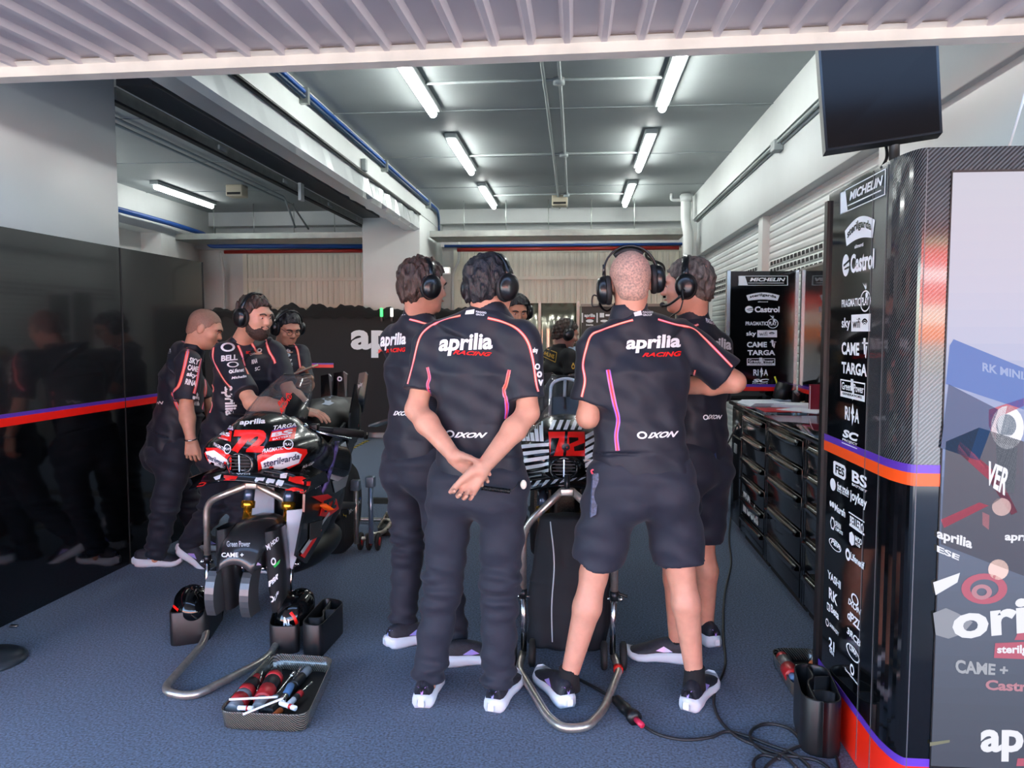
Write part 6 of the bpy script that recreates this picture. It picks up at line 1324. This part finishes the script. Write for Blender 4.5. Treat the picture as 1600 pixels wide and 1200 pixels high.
k = MB(); k.prism([px3(862, 620, 3.85), px3(905, 620, 3.85), px3(908, 655, 3.8), px3(860, 655, 3.8)], (0, .01, 0), M('dash_glass', '#1d2226', .1)); t.part('dash_screen', k)
k = MB()
for i in range(3): k.box(px3(834+i*36, 800, 3.78), px3(862+i*36, 765, 3.80), M('radiator_mesh', '#3a3732', .5, metal=.5, noise=.6, nscale=160), bev=.004)
t.part('radiator', k)
k = MB(); k.tube(spline([px3(832, 640, 3.7), px3(838, 648, 3.72), px3(834, 660, 3.72), px3(842, 666, 3.75)]), .005, M('wire_red', '#a0301c', .5), 6); t.part('red_wire', k)
k = MB(); k.prism([px3(934, 687, 3.45), px3(941, 684, 3.45), px3(941, 700, 3.45), px3(936, 708, 3.45), px3(932, 700, 3.45)], (0, .01, 0), BORA); t.part('orange_tag', k)
t = T('wheel_bag', 'tall black padded cover with a zip hanging in front of the striped motorcycle', 'cover bag', px3(890, 1040, 3.45)*V3(1, 1, 0))
S = Sdf(); c0 = px3(888, 1000, 3.52); c0[2] = .03; c1 = px3(893, 812, 3.58); S.loft([(c0, .185, .10, (1, 0, 0)), (c0*.5+c1*.5, .19, .115, (1, 0, 0)), (c1, .155, .09, (1, 0, 0))], .03, .03, 2.6)
S.fn(wrinkle(.010, [((1, .2, .15), .13), ((1, .4, -.2), .09), ((.4, .3, 1), .2)], 4)); S.cut((0, 0, .004), (0, 0, -1)); m = MB(); mesh_sdf(m, S, .009, M('bag_cloth', '#14171f', .8, bump=.3, bscale=14)); t.part('cloth', m); bvb = m.bvh()
k = MB(); band(k, bvb, [(860, 815), (866, 880), (862, 950), (864, 1030)], .006, PRINTG, .003); t.part('zip', k)
k = MB(); k.tube(spline([px3(950, 905, 3.5), px3(956, 918, 3.5), px3(968, 928, 3.5), px3(980, 932, 3.5)]), .008, BLACK, 8); t.part('strap', k)

# ------------------------------------------------------------------ paddock stands
def stand(label, x0, x1, yU, apex, foot_pts, wheels, corner, seq=0):
    """front lift stand: floor loop, two bent uprights, a top pin and two wheels"""
    t = T('paddock_stand', label, 'paddock stand', ((x0+x1)/2, yU, 0), 'front paddock stands'); r = .0165
    b = MB(); b.tube(arc(foot_pts, .09), r, BRUSHED, 14); t.part('floor_loop', b)
    for s, x in ((-1, x0), (1, x1)):
        top = V3(apex)+V3(s*.02, 0, 0); kn = V3(x, yU, .62)
        b = MB(); b.tube(arc([(x, yU, .30), kn, top], .07), r, BRUSHED, 14); t.part('upright', b)
        b = MB(); b.tube([(x, yU, .34), (x-s*.005, yU-.02, .22), (x-s*.005, yU+.0, .07)], .013, M('tube_chrome', '#c4c6c8', .2, metal=1.), 12); b.cyl((x-.03, yU, .315), (x+.03, yU, .315), .008, CHROME, 10); b.sphere((x+s*.03, yU, .315), .011, CHROME); b.tube([(x, yU, .31), (x, yU, .35)], .0195, DKM, 14); t.part('clamp', b)
        for q in (-.042, .042):
            M4 = Matrix.Translation((x+q, yU+.0, .062))@Matrix.Rotation(PI/2, 4, 'Y'); b = MB(); b.lathe([(.02, -.012), (.05, -.014), (.061, -.008), (.061, .008), (.05, .014), (.02, .012)], RUBBER, M4); wh = t.part('wheel', b)
            b = MB(); b.cyl((x+q-.014, yU, .062), (x+q+.014, yU, .062), .018, DKM, 12); t.part('wheel_hub', b, parent=wh)
    b = MB(); b.cyl(V3(apex)+V3(0, 0, -.02), V3(apex)+V3(0, 0, .07), .013, DKM, 12); b.box(V3(apex)-V3(.03, .02, .02), V3(apex)+V3(.03, .02, .012), BRUSHED, bev=.006); t.part('lift_pin', b)
    return t
a = [at(338, 958, Z=.06), at(320, 1003, Z=.03), at(252, 1080, Z=.018), at(300, 1090, Z=.018), at(420, 1028, Z=.03), at(452, 958, Z=.06)]
xa, xb = at(325, 900, Y=3.68).x, at(457, 900, Y=3.68).x; a[0] = Vector((xa, 3.68, .06)); a[-1] = Vector((xb, 3.68, .06))
ap = px3(394, 757, 3.62); stand('steel paddock stand holding up the black and red motorcycle', xa, xb, 3.68, (ap[0], 3.62, ap[2]), a, None, None)
xa, xb = at(817, 900, Y=3.30).x, at(960, 900, Y=3.30).x
a = [Vector((xa, 3.30, .06)), at(810, 1044, Z=.03), at(856, 1120, Z=.018), at(880, 1139, Z=.018), at(918, 1136, Z=.018), at(944, 1108, Z=.018), at(968, 1046, Z=.03), Vector((xb, 3.30, .06))]
ap = px3(886, 767, 3.26); tt = stand('steel paddock stand in front of the striped motorcycle, between the two men', xa, xb, 3.30, (ap[0], 3.26, ap[2]), a, None, None)
b = MB(); p = at(966, 1046, Z=.03); b.cyl(p+Vector((0, -.012, -.004)), p+Vector((0, .012, .006)), .021, M('tape_red', '#e0261d', .5), 12); tt.part('red_tape', b)
# rear stand
t = T('rear_stand', 'rear paddock stand with small wheels beside the tyre of the left motorcycle', 'paddock stand', (-1.5, 5.0, 0))
for x, y, z1 in ((-1.45, 4.93, .5), (-1.355, 4.95, .52)):
    b = MB(); b.tube([(x, y, .07), (x, y, z1)], .0165, BRUSHED if x < -1.4 else M('tube_blue', '#93a6bb', .3, metal=.8), 12); t.part('post', b)
    b = MB(); b.box((x-.03, y-.03, z1-.07), (x+.03, y+.03, z1), M('clamp_blue', '#7d8fa0', .35, metal=.5), bev=.008); t.part('support', b)
for x in (-1.45, -1.39, -1.33):
    M4 = Matrix.Translation((x, 5.03, .06))@Matrix.Rotation(PI/2, 4, 'Y'); b = MB(); b.lathe([(.018, -.011), (.05, -.012), (.06, -.006), (.06, .006), (.05, .012), (.018, .011)], RUBBER, M4); wh = t.part('wheel', b)
    b = MB(); b.cyl((x-.013, 5.03, .06), (x+.013, 5.03, .06), .03, M('hub_red', '#b02420', .4), 14); t.part('wheel_hub', b, parent=wh)
b = MB(); b.tube(arc([(-1.40, 5.02, .1), (-1.36, 5.3, .05), (-1.4, 5.75, .03), (-1.75, 5.75, .03), (-1.78, 5.0, .08)], .1), .016, BRUSHED, 12); b.cyl((-1.78, 5.02, .08), (-1.34, 5.02, .08), .014, BRUSHED, 12); t.part('frame', b)
b = MB(); b.tube([(-1.78, 5.0, .07), (-1.74, 4.95, .45)], .0165, BRUSHED, 12); t.part('post', b)
# ------------------------------------------------------------------ trays, boxes, tools, cables
CARBT = carbon('carbon_tray', 60., .22, '#0b0c0d', '#6d6a60', (1, -1, 1))
def rrect(C, r=.06, n=6):
    """corner-rounded outline through four floor points"""
    out = []
    for i in range(4):
        a, b, c = Vector(C[i-1]), Vector(C[i]), Vector(C[(i+1) % 4]); p0 = b+(a-b).normalized()*r; p2 = b+(c-b).normalized()*r
        for j in range(n+1): t = j/n; out.append(p0*(1-t)**2+b*2*t*(1-t)+p2*t*t)
    return out
def tray_(C, h, label, mat=CARBT, cat='tool tray', grp=None):
    O = rrect(C); cen = sum(O, Vector())/len(O); t = T('tool_tray', label, cat, (cen.x, cen.y, 0), grp); b = MB()
    def ring_(k, z): return [Vector((cen.x+(p.x-cen.x)*k, cen.y+(p.y-cen.y)*k, z)) for p in O]
    b.grid([ring_(.93, .002), ring_(.97, .008), ring_(.98, h*.45), ring_(.985, h*.5), ring_(1.0, h-.004), ring_(1.0, h), ring_(.985, h), ring_(.965, h*.52), ring_(.955, h*.45), ring_(.94, .012)], mat, closed=True); t.part('wall', b)
    b = MB(); b.add(ring_(.945, .010), [tuple(range(len(O)))], BLACKM); b.add(ring_(.935, .002), [tuple(range(len(O)))[::-1]], BLACKM); t.part('floor_mat', b); return t, cen
z = .075
t1, c1 = tray_([at(x, y, Z=z) for x, y in ((338, 1112), (480, 1118), (522, 1026), (424, 1020))], z, 'carbon tool tray full of red and black tools, in front of the left stand')
def rod(name, a, b_, segs, label, cat='tool'):
    """a turned tool from a to b: (share of length, radius, material)"""
    a, b_ = Vector(a), Vector(b_); t = T(name, label, cat, (a+b_)/2-Vector((0, 0, max(s[1] for s in segs))), 'tools in the trays'); u = 0
    for (l, r, m, nm) in segs:
        p, q = a+(b_-a)*u, a+(b_-a)*(u+l); k = MB(); k.tube([p, p+(q-p)*.04, q-(q-p)*.04, q], [r*.9, r, r, r*.9], m, 14); t.part(nm, k); u += l
TRED = M('tool_red', '#b8242a', .35); TGRY = M('tool_grey', '#7e858c', .4); TBLK = M('tool_black', '#1a1b1e', .45); TBLU = M('tool_blue', '#5c87b8', .4); TORG = M('tool_orange', '#c8602a', .45); TWHT = M('tool_white', '#e8ebee', .4)
def pz(x, y, z): return at(x, y, Z=z)
rod('cordless_driver', pz(362, 1112, .045), pz(402, 1060, .045), [(.18, .03, TGRY, 'grip'), (.16, .036, TRED, 'body'), (.12, .034, TGRY, 'band'), (.14, .036, TRED, 'collar'), (.22, .033, TBLK, 'motor'), (.18, .024, TRED, 'nose')], 'red and grey cordless driver at the left side of the front tray')
rod('cordless_driver', pz(403, 1108, .045), pz(434, 1050, .045), [(.2, .026, TGRY, 'grip'), (.28, .036, TRED, 'body'), (.25, .034, TBLK, 'motor'), (.1, .036, TRED, 'collar'), (.17, .02, TBLK, 'nose')], 'red cordless driver with black motor in the middle of the front tray')
rod('torque_wrench', pz(420, 1114, .036), pz(482, 1046, .036), [(.3, .02, TBLK, 'handle'), (.3, .017, TBLK, 'shaft'), (.22, .021, TBLK, 'collar'), (.18, .018, TGRY, 'head')], 'black torque wrench lying lengthwise in the front tray')
rod('ratchet', pz(440, 1098, .044), pz(471, 1042, .044), [(.2, .014, CHROME, 'head'), (.25, .016, TBLU, 'grip'), (.55, .007, CHROME, 'shaft')], 'ratchet with a blue grip and chrome shaft in the front tray')
rod('screwdriver', pz(398, 1092, .03), pz(410, 1048, .07), [(.12, .008, TGRY, 'collar'), (.88, .004, CHROME, 'blade')], 'thin screwdriver leaning in the front tray')
rod('hex_key', pz(422, 1098, .045), pz(460, 1050, .05), [(.85, .005, CHROME, 'shaft'), (.15, .008, CHROME, 'ball_end')], 'long bright hex key across the front tray')
rod('screwdriver', pz(452, 1100, .04), pz(488, 1066, .05), [(.2, .012, TWHT, 'cap'), (.15, .014, TBLK, 'band'), (.15, .014, TRED, 'grip'), (.5, .005, CHROME, 'blade')], 'screwdriver with white, black and red handle at the right of the front tray')
rod('white_rod', pz(358, 1093, .083), pz(434, 1089, .083), [(1, .0045, TWHT, 'rod')], 'thin white rod lying across the tools in the front tray')
rod('white_rod', pz(380, 1116, .083), pz(442, 1091, .083), [(1, .0045, TWHT, 'rod')], 'thin white rod lying aslant over the front corner of the tray')
rod('paint_marker', pz(372, 1106, .075), pz(396, 1107, .075), [(.55, .009, TWHT, 'barrel'), (.1, .0092, TRED, 'ring'), (.35, .009, TWHT, 'cap')], 'white marker with red ring on the tools in the front tray')
rod('paint_marker', pz(438, 1098, .07), pz(462, 1107, .07), [(.6, .010, TWHT, 'barrel'), (.15, .0102, TRED, 'ring'), (.25, .010, TWHT, 'cap')], 'white marker with red end at the right of the front tray')
rod('pliers', pz(428, 1118, .028), pz(446, 1104, .028), [(.6, .012, TORG, 'handle'), (.4, .01, TBLK, 'jaw')], 'orange handled pliers at the near edge of the front tray')
rod('rubber_grip', pz(410, 1112, .04), pz(446, 1080, .04), [(.5, .019, TBLK, 'grip'), (.1, .021, TGRY, 'ring'), (.4, .017, TBLK, 'shaft')], 'black ribbed handle beside the red driver in the front tray')

t2, c2 = tray_([at(x, y, Z=.06) for x, y in ((1240, 1072), (1320, 1076), (1276, 1013), (1203, 1012))], .06, 'black tray half behind the pit unit, holding a red driver')
rod('cordless_driver', pz(1218, 1020, .05), pz(1242, 1064, .05), [(.14, .012, CHROME, 'bit'), (.14, .024, TRED, 'nose'), (.28, .03, M('tool_steel', '#6f7072', .35, metal=.5), 'body'), (.3, .032, TRED, 'grip'), (.14, .02, TBLU, 'cap')], 'red and steel driver in the tray beside the pit unit')
rod('multi_tool', pz(1260, 1068, .05), pz(1273, 1030, .06), [(.3, .016, TGRY, 'jaw'), (.3, .018, TRED, 'body'), (.2, .018, TORG, 'tab'), (.2, .014, TGRY, 'end')], 'grey and red hand tool in the tray beside the pit unit')
rod('hex_key', pz(1243, 1040, .04), pz(1262, 1038, .04), [(1, .005, CHROME, 'shaft')], 'bright hex key in the tray beside the pit unit')
t3, c3 = tray_([at(x, y, Z=.06) for x, y in ((588, 826), (660, 826), (648, 798), (604, 798))], .06, 'black tray far behind, holding a pale disc, next to the rear stand')
b = MB(); b.lathe([(.09, 0), (.095, .006), (.09, .014), (.03, .016)], M('disc_pale', '#a9a79c', .35, metal=.5, noise=.3, nscale=30), Matrix.Translation((c3.x, c3.y, .014))); one('brake_disc', b, 'pale round disc lying in the black tray behind', 'disc', (c3.x, c3.y, .014))
b = MB(); b.lathe([(.03, 0), (.032, .03), (.028, .05)], TBLU, Matrix.Translation((c3.x+.03, c3.y+.12, .012))); one('lid', b, 'blue cap standing in the black tray behind', 'cap', (c3.x+.03, c3.y+.12, .012))

# open holders standing on the carpet
HOLD = M('holder_black', '#131417', .42, noise=.2, nscale=12)
def holder(C, h, label, div=(), grp='black open holders on the carpet', rnd=.05, mat=None):
    O = rrect([(p[0], p[1], 0) for p in C], rnd); cen = sum(O, Vector())/len(O); t = T('parts_holder', label, 'holder', (cen.x, cen.y, 0), grp)
    def rg(k, z): return [Vector((cen.x+(p.x-cen.x)*k, cen.y+(p.y-cen.y)*k, z)) for p in O]
    b = MB(); b.grid([rg(.99, 0), rg(1, .01), rg(1, h-.003), rg(.99, h), rg(.95, h), rg(.94, h-.003), rg(.92, .03)], mat or HOLD, closed=True); b.add(rg(.925, .03), [tuple(range(len(O)))], HOLD); t.part('shell', b)
    a, b_, c, d = [Vector((p[0], p[1], 0)) for p in C]
    def uv(u, v, z): q = (a*(1-u)+b_*u)*(1-v)+(d*(1-u)+c*u)*v; return Vector((cen.x+(q.x-cen.x)*.95, cen.y+(q.y-cen.y)*.95, z))
    for P in div:
        k = MB(); R_ = spline([uv(u, v, 0) for u, v in P], 6); k.grid([[p+Vector((0, 0, .03)), p+Vector((0, 0, h-.006))] for p in R_], mat or HOLD, th=.009); t.part('divider', k)
    return t, cen
def fl(*P): return [at(x, y, Z=0) for x, y in P]
holder(fl((263, 1012), (326, 1003), (352, 962), (290, 966)), .16, 'black open holder at the far left under a small glossy cover', [[(.1, .5), (.5, .35), (.9, .5)], [(.5, .4), (.5, .9)]])
holder(fl((420, 1022), (468, 1022), (470, 985), (430, 985)), .13, 'black open holder left of its pair, a glossy cover lying on it', [[(.05, .5), (.5, .7), (.95, .5)]])
holder(fl((470, 1024), (500, 1030), (540, 985), (508, 978)), .15, 'taller black open holder right of its pair behind the carbon tray', [[(.05, .25), (.6, .35), (.4, .6), (.95, .7)], [(.4, .6), (.3, .95)]])
holder(fl((1252, 1180), (1318, 1190), (1290, 1118), (1236, 1112)), .2, 'black open holder with a red sheen standing against the pit unit', [[(.3, .05), (.25, .5), (.45, .7), (.4, .98)], [(.3, .3), (.7, .35), (.95, .3)], [(.45, .7), (.95, .75)]], rnd=.07)
def cover(c, yaw, label, tilt=.5):
    """small glossy black cover with a red band and white print"""
    t = T('brake_cover', label, 'brake cover', V3(c), 'glossy brake covers'); M4 = Matrix.Translation(Vector(c))@Matrix.Rotation(yaw, 4, 'Z')@Matrix.Rotation(tilt, 4, 'X'); b = MB(); S = Sdf(); q = np.array(M4.to_3x3()).T; S.ell(V3(c), (.085, .12, .075), q, .01); S.ell(V3(c)+q[1]*.03-q[2]*.03, (.07, .13, .06), q, .01, 'carve'); S.cut(V3(c)-q[2]*.035, -q[2]); mesh_sdf(b, S, .006, BLACKG); t.part('shell', b)
    return t, b, b.bvh()
p = px3(287, 945, 3.42); t, b, bv = cover((p[0], 3.50, .165), .5, 'glossy black brake cover with red band on the far left holder', .25)
k = MB(); band(k, bv, [(263, 944), (271, 947), (279, 954)], .014, RED, .003); write(k, bv, 'N', [(258, 958), (265, 953), (268, 966), (262, 968)], PRINT, .05, 0, .003); write(k, bv, 'PIAGGIO', [(261, 968), (269, 966), (269, 971), (262, 973)], PRINT, .02, 0, .003)
if k.f: t.part('print', k)
p = px3(452, 975, 3.42); t, b, bv = cover((p[0], 3.50, .15), -.25, 'glossy black brake cover with red band on the holder behind the carbon tray', .45)
k = MB(); band(k, bv, [(454, 957), (461, 967), (465, 982), (466, 992)], .014, RED, .003); write(k, bv, 'N', [(444, 964), (452, 968), (452, 984), (443, 980)], PRINT, .05, 0, .003); write(k, bv, 'PIAGGIO', [(452, 974), (460, 978), (459, 983), (452, 980)], PRINT, .02, 0, .003); write(k, bv, 'GROUP', [(452, 981), (459, 984), (458, 989), (452, 986)], PRINT, .02, 0, .003)
if k.f: t.part('print', k)
# cables on the carpet
CAB = M('cable_rubber', '#1c1d20', .5)
def cable(P, r, label, hs=()):
    b = MB(); b.tube(spline([at(x, y, Z=r+dict(hs).get(i, 0)) for i, (x, y) in enumerate(P)], 8), r, CAB, 8); one('floor_cable', b, label, 'cable', at(*P[0], Z=0), 'cables on the carpet')
cable([(1108, 812), (1118, 818), (1120, 828), (1108, 834), (1092, 836)], .007, 'black cable looping by the legs of the grey haired man')
cable([(1142, 806), (1139, 840), (1142, 880), (1132, 930), (1130, 990), (1133, 1040), (1116, 1085), (1122, 1120), (1150, 1150), (1190, 1168), (1225, 1182), (1245, 1200)], .006, 'long black cable running from under the cabinets along the carpet to the coil')
cable([(1000, 1131), (1030, 1148), (1070, 1156), (1110, 1152), (1135, 1143), (1165, 1150), (1205, 1165), (1240, 1178), (1262, 1196), (1270, 1215)], .006, 'black cable from the red plug to the coil at the lower right')
cable([(1262, 1172), (1235, 1140), (1200, 1131), (1176, 1140), (1174, 1158), (1200, 1178), (1240, 1182), (1280, 1190), (1310, 1215)], .006, 'upper loop of black cable at the lower right')
cable([(1190, 1215), (1200, 1195), (1235, 1172), (1262, 1164), (1290, 1168), (1306, 1182), (1312, 1205)], .006, 'lower loop of black cable beside the holder')
cable([(1180, 1210), (1178, 1190), (1192, 1180), (1220, 1186)], .006, 'short loop of black cable at the bottom edge')
t = T('cable_plug', 'black in-line plug with a red collar on the carpet in front of the stand', 'plug', at(985, 1112, Z=0))
a, b_ = at(962, 1092, Z=.025), at(994, 1124, Z=.025)
k = MB(); k.tube([a+(b_-a)*v for v in (0, .05, .35, .4, .55, .6, .8, .82, .97, 1)], [.012, .02, .02, .023, .023, .02, .02, .028, .028, .012], BLACK, 14); t.part('body', k)
k = MB(); k.tube([b_, b_+(b_-a)*.28], .011, M('plug_red', '#c8284a', .4), 10); t.part('red_collar', k)
k = MB(); k.tube(spline([at(892, 1055, Z=.012), at(925, 1072, Z=.012), at(950, 1086, Z=.014), a]), .007, CAB, 8); t.part('lead', k)
# odds and ends beside the cabinets
t = T('coil_hose', 'red coiled air hose hanging beside the tool cabinets', 'air hose', (1.02, 5.72, .5))
c = px3(1116, 765, 5.72); k = MB(); k.tube([Vector(c+V3(.035*math.cos(i*.8), .03*math.sin(i*.8), -.10+.2*i/110)) for i in range(110)], .006, M('hose_red', '#c8361f', .4), 6); t.part('coil', k)
k = MB(); k.tube(spline([c+V3(0, 0, -.1), c+V3(.02, 0, -.3), (c[0]+.05, c[1], .01)]), .006, BLACK, 6); k.tube(spline([c+V3(0, 0, .1), c+V3(.03, .02, .2), (1.19, 5.75, .80)]), .006, BLACK, 6); t.part('hose_end', k)
t = T('tool_trolley', 'dark low trolley with a silver tray behind the grey haired man', 'trolley', (1.0, 6.6, 0))
b = MB(); b.box((.86, 6.35, .08), (1.16, 6.9, .66), BLACKM, bev=.01); t.part('body', b)
b = MB(); b.box((.85, 6.33, .66), (1.17, 6.92, .70), STEEL, bev=.008); t.part('top_tray', b)
for x in (.91, 1.11):
    for y in (6.42, 6.83): b = MB(); b.cyl((x-.015, y, .04), (x+.015, y, .04), .04, RUBBER, 14); b.box((x-.02, y-.02, .05), (x+.02, y+.02, .085), ZINC); t.part('castor', b)
b = MB(); 
for i in range(5): b.sphere((.95+.03*i, 6.5+.04*(i % 3), .72), (.03, .05, .02), PAPER)
one('paper_rag', b, 'crumpled pale rag on the silver trolley tray', 'rag', (1.0, 6.5, .70))
b = MB(); p = at(22, 980, Z=0); b.box((p.x-.02, p.y-.01, 0), (p.x+.02, p.y+.01, .012), STEEL, bev=.003); one('metal_clip', b, 'small bright metal clip on the carpet by the black panel', 'clip', (p.x, p.y, 0))
